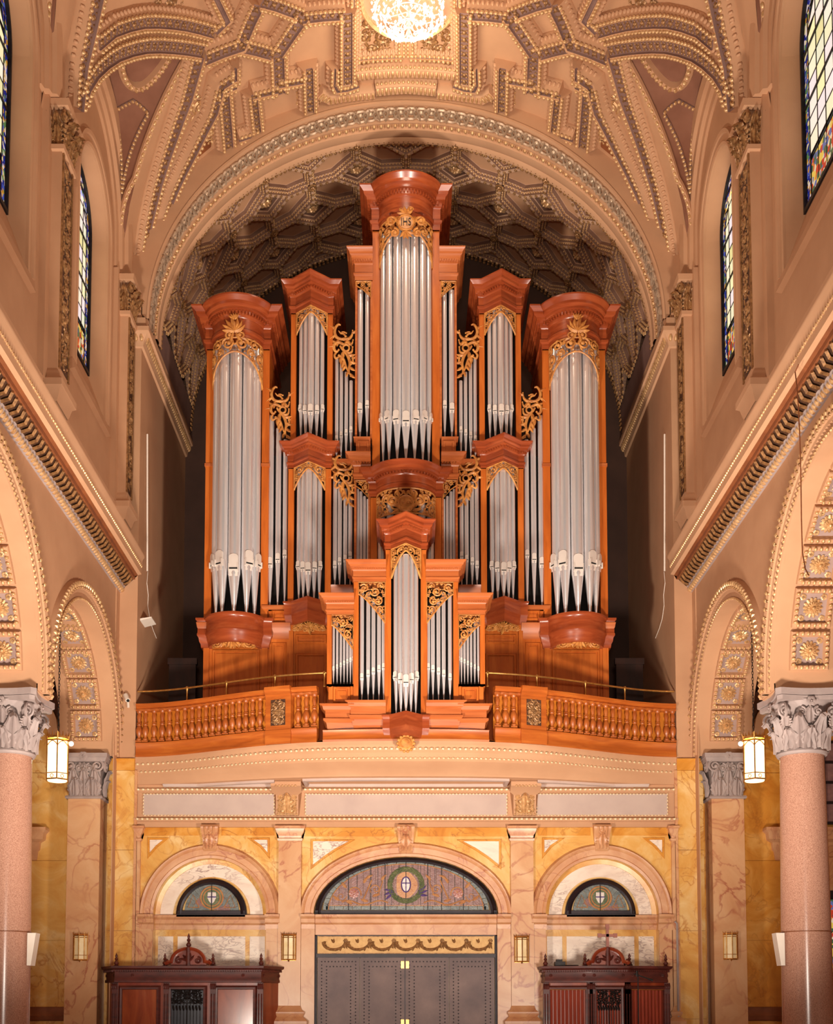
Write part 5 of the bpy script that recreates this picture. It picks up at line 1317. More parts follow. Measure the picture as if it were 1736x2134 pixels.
def tower(cs,kind,PL,PR,x0,x1,pw,zb,zt,H,proj,bul,depth,pipes,partname,corb=None,shade=None,mats=(None,),side=True):
    "pipes: list of (fraction -1..1 along the bow, r, z_toe, z_mouth, z_top)"
    yF=cs.Y;yB=yF+depth
    mb=MB()
    for a,b_ in((x0,x0+pw),(x1-pw,x1)):mb.box(a,yF,zb,b_,yF+.28,zt)
    if side:
        mb.box(x0,yF+.28,zb,x0+.05,yB,zt+H*.9);mb.box(x1-.05,yF+.28,zb,x1,yB,zt+H*.9)
    L,R=LRbuild(mb,partname,WOOD,PL,PR,smooth=0)
    mb=MB();mb.box(x0+.05,yF+.55,zb-.3,x1-.05,yF+.6,zt+H*.5);LRbuild(mb,'back_board',BLACK,L,R,smooth=0)  # black sheet paints the shade inside the case behind the pipes
    cv=curve_plan(kind,x0+pw,x1-pw,yF,bul);ce=curve_plan(kind,x0+pw*.95,x1-pw*.95,yF-.04,bul*(.92 if kind=='round' else .95),24)
    path=[(x0,yB),(x0,yF-.04)]+ce+[(x1,yF-.04),(x1,yB)]
    mb=MB();mb.plan(path,prof(ENT,proj,zt,H))
    pts=path;mb.add([(p[0],p[1],zt+H*.97) for p in pts],[tuple(range(len(pts)))]);mb.add([(p[0],p[1],zt+.01) for p in cv]+[],[tuple(range(len(cv)))] if len(cv)>2 else [])
    LRbuild(mb,'entablature',WOODR if kind!='flat' else WOODX,L,R,smooth=35)
    mb=MB();dentils(mb,path,proj*.2,proj*.36,zt+H*.6,zt+H*.68,.075);LRbuild(mb,'dentil_course',WOODR,L,R,kind='stuff',smooth=0)
    if corb:
        zc,hc,oc=corb
        p2=[(x0-.0,yF+.3),(x0,yF-.04)]+ce+[(x1,yF-.04),(x1,yF+.3)]
        mb=MB();mb.plan(p2,prof(CORB,oc,zc-hc,hc));mb.add([(p[0],p[1],zc-.005) for p in p2],[tuple(range(len(p2)))]);LRbuild(mb,'corbel',WOODR,L,R,smooth=35)
    for fr,r,zto,zm,ztp in pipes:
        c=(x0+x1)/2;w=(x1-x0)/2-pw
        if kind=='round':
            a=fr*PI/2;px_,py_=c+(w-r*.9)*sin(a),yF-(bul-r*1.4)*cos(a)+.02;fa=a*.85
        elif kind=='vee':
            px_,py_=c+(w-r)*fr,yF-(bul-.06)*(1-abs(fr))+.05;fa=.5*fr
        else:px_,py_,fa=c+w*fr,yF+.14,0.
        add_pipe(L,px_,py_,zto,zm,ztp,r,fa)
        if R is not None:add_pipe(R,-px_,py_,zto,zm,ztp,r,-fa)
    if shade:
        seed,dc,de,pw_,rmn,rmx=shade
        w=(x1-x0)/2-pw;c=(x0+x1)/2
        if kind=='round':
            arcw=PI*(w+bul)/2*.5
            f=lambda u,v,d:Vector((c+(w+d*.5)*sin(u/arcw*PI/2),yF-(bul+.03+d)*cos(u/arcw*PI/2),zt+v+.02))
        elif kind=='vee':
            arcw=w;f=lambda u,v,d:Vector((c+u,yF-bul*(1-abs(u)/w)-.03-d,zt+v+.02))
        mb=MB();ins=lambda x,y:abs(x)<arcw and 0>y>-(dc+(de-dc)*(abs(x)/arcw)**pw_)
        carve(mb,f,(-arcw,-de,arcw,0),ins,seed,rmn,rmx,sym=True,th=.2,tries=1600,maxn=60,fill=170)
        for sg in(-1,1):
            P=[f(sg*arcw*.97*i/14,-(dc+(de-dc)*(i/14)**pw_)+.02,.01) for i in range(15)];mb.tube(P,.022,5,0,N=NY)
            P=[f(sg*arcw*.97*i/10,-.02,.0) for i in range(11)];mb.tube(P,.02,5,0,N=NY)
            P=[f(sg*arcw*.97,-de*i/8,.0) for i in range(9)];mb.tube(P,.02,5,0,N=NY)
        LRbuild(mb,'pipe_shade',CARVE,L,R,smooth=50)
    return L,R,cv
MC=Case(27.15)
ORG=thing('pipe_organ','tall cherry-wood organ case with silver pipes filling the gallery recess','organ',(0,MC.Y,7.3))
X,Z=MC.x,MC.z
# ---- great round towers at the sides
x0,x1=X(428),X(560);zc=Z(1293)
sp=[(fr,r,zc,Z(ms),Z(735)) for fr,r,ms in((-.8,.115,1184),(-.42,.13,1187),(0,.143,1200),(.42,.13,1187),(.8,.115,1184))]
A_=tower(MC,'round',ORG,ORG,x0,x1,X(443)-X(428),Z(1335),Z(730),Z(652)-Z(730),.32,.52,2.0,sp,'round_tower',corb=(zc,Z(1293)-Z(1352),.2),shade=(3,.38,1.0,1.7,.05,.17))
mb=MB();c=(x0+x1)/2;f=lambda u,v,d:Vector((c+u,MC.Y-.6-d,Z(722)+v))
for k in range(7):sprig(mb,f,0,.0,PI/2+(k-3)*.42,.36-.03*abs(k-3),.12,.02)
for k in range(5):sprig(mb,f,0,.28,PI/2+(k-2)*.4,.16,.06,.04)
for e in(-1,1):spiral(mb,f,e*.14,-.06,.12,PI/2,1.3,e,.03);sprig(mb,f,e*.05,-.05,-PI/2+e*.4,.22,.09,.02)
LRbuild(mb,'palmette',CARVE,A_[0],A_[1],smooth=50)
for px in(443,545):   # small fillets half way up the posts
    pass
mb=MB();mb.box(x0-.02,MC.Y-.02,Z(972),X(443)+.01,MC.Y+.28,Z(966));mb.box(X(545)-.01,MC.Y-.02,Z(972),x1+.02,MC.Y+.28,Z(966));LRbuild(mb,'post_fillet',WOODX,A_[0],A_[1],smooth=0)
# carved apron under the corbel
mb=MB();yF=MC.Y;f=lambda u,v,d:Vector((c+u,yF-.44*sqrt(max(0,1-(u/.58)**2))-.03-d,Z(1342)+v))
carve(mb,f,(-.52,-.26,.52,.02),lambda x,y:abs(x)<.5 and -.24+.14*abs(x)*abs(cos(x*9))<y<.02,41,.05,.11,sym=True,th=.25)
for k in range(5):sprig(mb,f,0,-.02,-PI/2+(k-2)*.4,.24,.1,.02)
mb.tube([f(-.52+1.04*i/16,.02,.0) for i in range(17)],.03,5,0,N=NY);LRbuild(mb,'corbel_carving',CARVE,A_[0],A_[1],smooth=50)
# ---- pointed towers, two storeys
x0,x1=X(606,800),X(693,800);w_=X(617,800)-x0;zc=Z(922)
sp=[(fr,r,zc-.02,Z(ms),Z(648)) for fr,r,ms in((-.78,.052,856),(-.42,.06,864),(0,.075,871),(.42,.06,864),(.78,.052,856))]
C1=tower(MC,'vee',ORG,ORG,x0,x1,w_,Z(925),Z(655),Z(594)-Z(655),.22,.34,2.0,sp,'pointed_tower',shade=(4,.2,.55,1.9,.032,.1))
x0,x1=X(601),X(690);w_=X(613)-x0;zc=Z(1257)
sp=[(fr,r,zc,Z(ms),Z(975)) for fr,r,ms in((-.78,.06,1184),(-.42,.068,1191),(0,.082,1200),(.42,.068,1191),(.78,.06,1184))]
C2_=tower(MC,'vee',ORG,ORG,x0,x1,w_,Z(1262),Z(977),Z(928)-Z(977),.2,.36,1.2,sp,'pointed_tower',corb=(zc,Z(1257)-Z(1304),.12),shade=(9,.2,.55,1.9,.032,.1))
mb=MB();c=(x0+x1)/2;f=lambda u,v,d:Vector((c+u,MC.Y-.04-d,Z(1308)+v))
carve(mb,f,(-.4,-.1,.4,.12),lambda x,y:abs(x)<.4 and abs(y)<.1,44,.04,.08,sym=True,th=.25)
for k in range(5):sprig(mb,f,0,0,PI/2+(k-2)*.5,.16,.06,.03)
sprig(mb,f,0,0,-PI/2,.2,.08,.02);LRbuild(mb,'fleuron_carving',CARVE,C2_[0],C2_[1],smooth=50)
# ---- flats: open-topped fields of small pipes under carved crests
def flat(pxs,r,mouths,tops,toe,back,name,py=1000):
    mb=MB();x0,x1=X(pxs[0]-9,py),X(pxs[-1]+8,py)
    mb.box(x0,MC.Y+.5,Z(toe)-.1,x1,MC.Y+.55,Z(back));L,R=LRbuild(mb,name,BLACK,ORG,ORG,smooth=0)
    mb=MB();mb.box(x0-.04,MC.Y+.02,Z(toe)-.12,x1+.04,MC.Y+.4,Z(toe));LRbuild(mb,'toe_board',WOODX,L,R,smooth=0)
    for i,px in enumerate(pxs):
        rr=r[i] if isinstance(r,(list,tuple)) else r
        for P_,s in((L,1),(R,-1)):add_pipe(P_,s*X(px,py),MC.Y+.14,Z(toe),Z(mouths[i]),Z(tops[i]),rr)
    return L,R
def crest(L,R,pc,sc,seed,flip=1):
    "freestanding carved crest: two C-scrolls, a plume and a trail of husks"
    O=hitY(pc[0],pc[1],MC.Y+.04);mb=MB()
    f=lambda u,v,d:O+Vector((u*flip*sc,-d,v*sc))
    g=lambda p:((p[0]-1193)/347.,(640-p[1])/347.)
    def stroke(pts,t0,t1):
        q=[g(p) for p in pts];out=[]
        for i in range(len(q)-1):
            a=q[max(i-1,0)];b_=q[i];c_=q[i+1];d_=q[min(i+2,len(q)-1)]
            for k in range(4):
                t=k/4;h=[.5*((2*b_[m])+(c_[m]-a[m])*t+(2*a[m]-5*b_[m]+4*c_[m]-d_[m])*t*t+(3*b_[m]-a[m]-3*c_[m]+d_[m])*t**3) for m in(0,1)];out.append(h)
        out.append(q[-1]);n=len(out)-1
        mb.tube([f(h[0],h[1],.02) for h in out],[(t0+(t1-t0)*i/n+.5*max(t0,t1)*sin(PI*i/n))*sc for i in range(n+1)],6,0,N=NY)
        e=f(out[-1][0],out[-1][1],.02);mb.egg(e,Vector((1,0,0)),Vector((0,0,1)),NY,max(t1,.012)*1.6*sc,max(t1,.012)*1.6*sc,.03)
    stroke([(1168,432),(1150,425),(1128,450),(1118,490),(1130,530),(1160,550),(1195,552)],.015,.03)
    stroke([(1195,552),(1235,550),(1262,520),(1268,478)],.03,.008);stroke([(1150,478),(1168,500),(1190,505),(1210,528)],.008,.02);stroke([(1175,490),(1195,490),(1215,500)],.006,.014)
    stroke([(1200,602),(1150,580),(1118,600),(1115,640),(1135,662),(1152,645)],.03,.018);stroke([(1135,665),(1118,692),(1130,718),(1158,702)],.02,.016)
    stroke([(1200,655),(1230,700),(1246,760),(1238,820),(1252,872)],.034,.006);stroke([(1235,600),(1262,592),(1272,560)],.02,.008);stroke([(1245,690),(1268,702),(1270,752),(1256,770)],.022,.01);stroke([(1150,690),(1190,722),(1215,790),(1236,845)],.026,.008);stroke([(1165,610),(1185,640),(1230,672),(1262,660),(1268,620)],.024,.016)
    mb.tube([f(g((1215,630))[0]+.075*cos(a),g((1215,630))[1]+.08*sin(a),.03) for a in[2*PI*k/16 for k in range(17)]],.024*sc,6,0,N=NY,cap=False)
    for x,y,an,l in((1128,470,2.4,.14),(1122,520,3.6,.14),(1150,555,-2.,.14),(1262,500,.3,.12),(1225,560,-1.2,.14),(1120,620,3.,.13),(1140,600,2.2,.13),(1205,600,1.,.15),(1180,700,-2.,.15),(1200,740,-2.2,.15),(1215,780,-2.4,.13),(1240,740,-.6,.15),(1245,790,-.9,.13),(1235,830,-2.2,.12),(1250,850,-1.,.13),(1225,690,-.2,.15),(1190,660,-1.8,.15),(1260,720,.2,.1)):
        u,v=g((x,y));sprig(mb,f,u,v,an,l*1.3,l*.6,.02)
    LRbuild(mb,'carved_crest',CARVE,L,R,smooth=50)
B1=flat([563,579,593.5],[.072,.066,.058],[1174,1164,1155],[862,888,912],1262,930,'pipe_flat');crest(B1[0],B1[1],(584,858),.95,1)
D1=flat([701,710.5,721,731],.043,[912,904.5,899,893],[740,752,770,788],955,800,'pipe_flat',850);crest(D1[0],D1[1],(716,729),.98,2)
D2=flat([697.5,707.5,719,729.5],.05,[1176,1169,1164,1157],[990,1000,1014,1030],1222,1040,'pipe_flat',1100);crest(D2[0],D2[1],(716,1000),.92,3)
# ---- narrow fields beside the centre tower
def narrow(pxl,pxr,yt0,yt1,yb_,pip,name,py,sh):
    x0,x1=X(pxl,py),X(pxr,py);yF=MC.Y
    mb=MB();mb.box(x0,yF,Z(yb_),x0+.05,yF+1.5,Z(yt1));mb.box(x1-.03,yF,Z(yb_),x1+.02,yF+.3,Z(yt1));L,R=LRbuild(mb,name,WOODX,ORG,ORG,smooth=0)
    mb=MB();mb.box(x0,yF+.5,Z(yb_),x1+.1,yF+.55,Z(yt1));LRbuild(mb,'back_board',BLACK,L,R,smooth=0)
    H=Z(yt0)-Z(yt1);path=[(x0,yF+1.8),(x0,yF-.02),(x1+.03,yF-.02)]
    mb=MB();mb.plan(path,prof(ENT,.2,Z(yt1),H));LRbuild(mb,'entablature',WOODX,L,R,smooth=35)
    mb=MB();dentils(mb,path,.04,.075,Z(yt1)+H*.6,Z(yt1)+H*.68,.06);LRbuild(mb,'dentil_course',WOODX,L,R,kind='stuff',smooth=0)
    for px,r,ms,toe,tp in pip:
        for P_,s in((L,1),(R,-1)):add_pipe(P_,s*X(px,py),yF+.13,Z(toe),Z(ms),Z(tp),r)
    c=(x0+x1)/2;w=(x1-x0)/2-.02;f=lambda u,v,d:Vector((c+u,yF-.01-d,Z(yt1)+v))
    mb=MB();carve(mb,f,(-w,-sh,w,0),lambda x,y:abs(x)<w and 0>y>-sh*(.55+.45*x/w),51,.025,.07,th=.22,tries=1500,fill=110);mb.tube([f(-w,-.02,0),f(-w,-sh*.3,0),f(0,-sh*.55,0),f(w,-sh,0),f(w,-.02,0),f(-w,-.02,0)],.016,5,0,N=NY);LRbuild(mb,'pipe_shade',CARVE,L,R,smooth=50)
    return L,R
E1=narrow(740,774,524,585,912,[(750,.07,851,911,600),(765,.055,842,911,605)],'narrow_field',750,.42)
E2=narrow(738,770,949,1000,1180,[(745,.036,1172,1240,1015),(752,.036,1172,1240,1020),(759.5,.036,1172,1240,1030),(767,.036,1172,1240,1036)],'narrow_field',1080,.45)
mb=MB();x0,x1=X(742,930),X(772,930);mb.box(x0,MC.Y-.02,Z(948),x1,MC.Y+.3,Z(914));mb.plan([(x0,MC.Y+.3),(x0,MC.Y-.02),(x1,MC.Y-.02)],[(0,Z(918)),(.05,Z(917)),(.06,Z(913)),(0,Z(912))]);
fr=[Vector((x0+.06,MC.Y-.02,Z(943))),Vector((x1-.06,MC.Y-.02,Z(943))),Vector((x1-.06,MC.Y-.02,Z(922))),Vector((x0+.06,MC.Y-.02,Z(922)))];mb.sweep(fr,NY,[(-.03,0),(-.02,.03),(.02,.03),(.03,0)],closed=True);LRbuild(mb,'pedestal_panel',WOODX,ORG,ORG,smooth=30)
# ---- centre tower, upper
x0,x1=X(776,700),-X(776,700);zc=Z(974)
sp=[(fr,r,zc,Z(ms),Z(495)) for fr,r,ms in((-.84,.07,880),(-.52,.084,886),(-.25,.094,892),(0,.102,897),(.25,.094,892),(.52,.084,886),(.84,.07,880))]
F1=tower(MC,'round',ORG,None,x0,x1,X(792,700)-x0,Z(985),Z(482),Z(402)-Z(482),.3,.5,2.0,sp,'round_tower',shade=(12,.3,.95,1.5,.05,.16))
mb=MB();f=lambda u,v,d:Vector((u,MC.Y-.6-d,Z(466,-.6)+v))
mb.add([f(.2*cos(a),.2*sin(a),.0) for a in[2*PI*k/28 for k in range(28)]]+[f(.17*cos(a),.17*sin(a),.05) for a in[2*PI*k/28 for k in range(28)]],[(i,(i+1)%28,28+(i+1)%28,28+i) for i in range(28)]+[tuple(range(28,56))])
mb.tube([f(.18*cos(a),.18*sin(a),.05) for a in[2*PI*k/28 for k in range(29)]],.022,6,0,N=NY)
for k in range(5):sprig(mb,f,0,.2,PI/2+(k-2)*.6,.2,.08,.03);sprig(mb,f,0,-.2,-PI/2+(k-2)*.5,.2,.09,.03)
for e in(-1,1):
    spiral(mb,f,e*.34,.04,.13,0 if e<0 else PI,1.3,-e,.03);spiral(mb,f,e*.27,-.22,.11,PI/2,1.3,e,.03);spiral(mb,f,e*.1,.34,.07,0,1.1,e,.02)
CARTO=mb.build('cartouche',CARVE,F1[0],smooth=50)
fc=bpy.data.curves.new('monogram','FONT');fc.body='IHS';fc.size=.19;fc.extrude=.012;fc.align_x='CENTER';fc.align_y='CENTER'
fo=bpy.data.objects.new('monogram_text',fc);COL.objects.link(fo);bpy.context.view_layer.update()
me=bpy.data.meshes.new_from_object(fo);bpy.data.objects.remove(fo);me.materials.clear();me.materials.append(DARKWD)
inst(me,'monogram',f(0,0,.055),CARTO,rot=(PI/2,0,0),scale=(.9,1.35,1))
# centre tower, lower storey behind the chair case
x0,x1=X(771,1060),-X(771,1060);zc=Z(1240)
sp=[(fr,.085,Z(1300),Z(1230),Z(1050)) for fr in(-.8,-.42,0,.42,.8)]
F2=tower(MC,'round',ORG,None,x0,x1,X(786,1060)-x0,Z(1300),Z(1037),Z(985)-Z(1037),.25,.5,1.0,sp,'round_tower',shade=(15,.62,.62,1.,.05,.15),side=False)
mb=MB();f=lambda u,v,d:Vector((u,MC.Y-.58-d,Z(1052,-.55)+v))
mb.add([f(.17*cos(a),.18*sin(a),.03) for a in[2*PI*k/24 for k in range(24)]],[tuple(range(24))]);mb.tube([f(.17*cos(a),.18*sin(a),.03) for a in[2*PI*k/24 for k in range(25)]],.03,6,0,N=NY)
for e in(-1,1):
    spiral(mb,f,e*.05,.0,.07,0,1.2,e,.02,d=.04);spiral(mb,f,e*.3,.08,.13,PI/2,1.4,-e,.035)
    for k in range(4):sprig(mb,f,e*.16,.15-.1*k,(PI/2-e*.9*k*.6)if e>0 else PI/2+.6*k,.2,.08,.02)
mb.build('cartouche',CARVE,F2[0],smooth=50)
# ---- base of the case
def panel(mb,x0,x1,z0,z1,y,fr=.07,dp=.03):
    P=[Vector((x0+fr,y,z0+fr)),Vector((x1-fr,y,z0+fr)),Vector((x1-fr,y,z1-fr)),Vector((x0+fr,y,z1-fr))]
    mb.sweep(P,NY,[(-.03,0),(-.02,dp),(.015,dp),(.035,.005)],closed=True);mb.box(x0+fr+.06,y-.018,z0+fr+.06,x1-fr-.06,y,z1-fr-.06)
def base(pl,pr,pt,nm,panels,posts=()):
    x0,x1=X(pl,1400),X(pr,1400);mb=MB();mb.box(x0,MC.Y+.02,7.3,x1,MC.Y+.4,Z(pt));L,R=LRbuild(mb,nm,WOOD,ORG,ORG,smooth=0)
    for a,b_,t,bt in panels:
        mb=MB();panel(mb,X(a,1400),X(b_,1400),Z(bt),Z(t),MC.Y+.02);LRbuild(mb,'raised_panel',WOOD,L,R,smooth=0)
    for a,b_ in posts:
        mb=MB();mb.box(X(a,1400),MC.Y-.05,7.3,X(b_,1400),MC.Y+.3,Z(pt));LRbuild(mb,'stile',WOOD,L,R,smooth=0)
    return L,R
G1=base(424,558,1335,'case_base',[(438,545,1350,1475)],[(424,436),(546,558)])
G2=base(558,602,1268,'case_base',[(562,600,1268,1296),(562,600,1335,1475)])
mb=MB();mb.plan([(X(545,1300),MC.Y+.02),(X(606,1300),MC.Y+.02)],[(0,Z(1332)),(.03,Z(1331)),(.05,Z(1318)),(.1,Z(1312)),(.12,Z(1300)),(.02,Z(1297))]);mb.plan([(X(545,1300),MC.Y+.02),(X(606,1300),MC.Y+.02)],[(0,Z(1270)),(.06,Z(1268)),(.06,Z(1262)),(0,Z(1262))]);LRbuild(mb,'base_cornice',WOODX,G2[0],G2[1])
mb=MB();mb.plan([(X(424,1320),MC.Y+.4),(X(424,1320),MC.Y-.05),(X(440,1320),MC.Y-.05)],[(0,Z(1338)),(.03,Z(1336)),(.05,Z(1320)),(.12,Z(1312)),(.14,Z(1302)),(.0,Z(1298))]);LRbuild(mb,'base_cornice',WOODX,G1[0],G1[1])
G3=base(602,692,1300,'case_base',[(612,684,1318,1345),(612,684,1358,1480)],[(602,611),(682,692)])
G4=base(690,846,1235,'case_base',[(700,736,1240,1300)])
mb=MB();mb.plan([(X(690,1230),MC.Y),(X(774,1230),MC.Y)],[(0,Z(1240)),(.05,Z(1238)),(.08,Z(1228)),(.12,Z(1222)),(0,Z(1221))]);LRbuild(mb,'base_cornice',WOODX,G4[0],G4[1])

# ================================================================ CHAIR CASE on the gallery front
PC=Case(25.0);X,Z=PC.x,PC.z
POS=thing('chair_organ_case','small cherry-wood chair organ case standing in the centre of the balustrade','organ',(0,PC.Y,7.3))
MCsave=MC;MC=PC
x0,x1=X(803.5,1300),-X(803.5,1300);pw=X(815,1300)-x0;zc=Z(1492)
sp=[(fr,r,zc,Z(ms),Z(1165)) for fr,r,ms in((-.8,.058,1414),(-.42,.064,1422),(0,.074,1431),(.42,.064,1422),(.8,.058,1414))]
T1=tower(PC,'vee',POS,None,x0,x1,pw,Z(1500),Z(1146),Z(1090)-Z(1146),.2,.34,1.0,sp,'pointed_tower',corb=(zc,Z(1492)-Z(1540),.1),shade=(21,.2,.66,1.9,.032,.1))
# back board of the tower sits close behind the feet
mb=MB();mb.lathe([(.0,0),(.17,0),(.16,.03),(.13,.04),(.1,.08),(.0,.09)],(0,0,0),20)
mb.v=[(x,PC.Y-.28-z,Z(1549,-.3)+y) for x,y,z in mb.v]
for k in range(14):
    a=2*PI*k/14;mb.egg((.17*cos(a),PC.Y-.29,Z(1549,-.3)+.17*sin(a)),Vector((1,0,0)),Vector((0,0,1)),NY,.035,.035,.05)
mb.build('rosette_boss',CARVE,T1[0])
def posflat(pl,pr,yt0,yt1,yb_,pxs,r,ms,toe,tops,name,seed,proj,dp):
    x0,x1=X(pl,1330),X(pr,1330);yF=PC.Y+dp
    mb=MB();mb.box(x0,yF,Z(yb_),X(pl+10,1330),yF+.9,Z(yt1));mb.box(x1-.03,yF,Z(yb_),x1,yF+.3,Z(yt1));L,R=LRbuild(mb,name,WOOD,POS,POS,smooth=0)
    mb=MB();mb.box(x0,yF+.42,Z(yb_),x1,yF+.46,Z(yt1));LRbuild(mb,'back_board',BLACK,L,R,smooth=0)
    H=Z(yt0)-Z(yt1);path=[(x0,yF+.9),(x0,yF-.02),(x1,yF-.02)]
    mb=MB();mb.plan(path,prof(ENT,proj,Z(yt1),H));mb.add([(x0,yF,Z(yt1)+.005),(x1,yF,Z(yt1)+.005),(x1,yF+.9,Z(yt1)+.005),(x0,yF+.9,Z(yt1)+.005)],[(0,1,2,3)]);LRbuild(mb,'entablature',WOODX,L,R,smooth=35)
    mb=MB();dentils(mb,path,proj*.2,proj*.34,Z(yt1)+H*.6,Z(yt1)+H*.68,.05);LRbuild(mb,'dentil_course',WOODX,L,R,kind='stuff',smooth=0)
    for i,px in enumerate(pxs):
        for P_,s in((L,1),(R,-1)):add_pipe(P_,s*X(px,1330),yF+.09,Z(toe),Z(ms[i]),Z(tops[i]),r)
    mb=MB();mb.box(x0,yF,Z(toe)-.05,x1,yF+.4,Z(toe));LRbuild(mb,'toe_board',WOODX,L,R,smooth=0)
    a=X(pl+10,1330);b_=x1-.02;w=(b_-a)/2;c=(a+b_)/2;h=Z(yt1)-Z(tops[-1]+22);f=lambda u,v,d:Vector((c+u,yF-.01-d,Z(yt1)+v))
    lo=lambda x:-h*(.3+.7*((x/w+1)/2)**1.3)
    mb=MB();carve(mb,f,(-w,-h,w,0),lambda x,y:abs(x)<w and 0>y>lo(x),seed,.028,.11,th=.2,tries=1600,fill=120);mb.tube([f(-w+2*w*i/12,lo(-w+2*w*i/12),0) for i in range(13)],.018,5,0,N=NY);mb.tube([f(-w,lo(-w),0),f(-w,-.01,0),f(w,-.01,0),f(w,lo(w),0)],.014,5,0,N=NY);LRbuild(mb,'pipe_shade',CARVE,L,R,smooth=50)
    return L,R
I1=posflat(737,804.5,1171,1212,1462,[754,767,778,789.6,799.5],.043,[1411,1404,1399,1394,1390],1458,[1222,1232,1246,1262,1276],'pipe_flat',61,.17,.02)
I2=posflat(681,738,1239,1279,1430,[694.5,702,709.5,716.5,723.3,729.8,735.3],.027,[1391,1387,1383.5,1379.5,1376,1373,1370],1424,[1285,1293,1300,1308,1316,1323,1330],'pipe_flat',62,.17,.06)
def posbase(pl,pr,t,b_,dp,P):
    x0,x1=X(pl,1490),X(pr,1490);yF=PC.Y+dp
    mb=MB();mb.plan([(x0,yF+.6),(x0,yF),(x1,yF)],[(.0,Z(b_)),(.02,Z(b_)),(.04,Z(b_-12)),(.1,Z(b_-16)),(.1,Z(b_-20)),(.06,Z(b_-22)),(.06,Z(b_-36)),(.1,Z(b_-38)),(.12,Z(t+4)),(.18,Z(t+1)),(.18,Z(t)),(0,Z(t)-.0)]);mb.box(x0,yF,7.3,x1,yF+.5,Z(t));LRbuild(mb,'base_moulding',WOODX,P[0],P[1],smooth=30)
posbase(737,804,1463,1512,.0,I1);posbase(684,738,1469,1518,.05,I2)
mb=MB();x0,x1=X(684,1445),X(738,1445);mb.box(x0,PC.Y+.06,Z(1470),x1,PC.Y+.4,Z(1424));panel(mb,x0+.08,x1-.06,Z(1466),Z(1428),PC.Y+.06,.05,.05);LRbuild(mb,'pedestal_panel',WOOD,I2[0],I2[1],smooth=0)
MC=MCsave
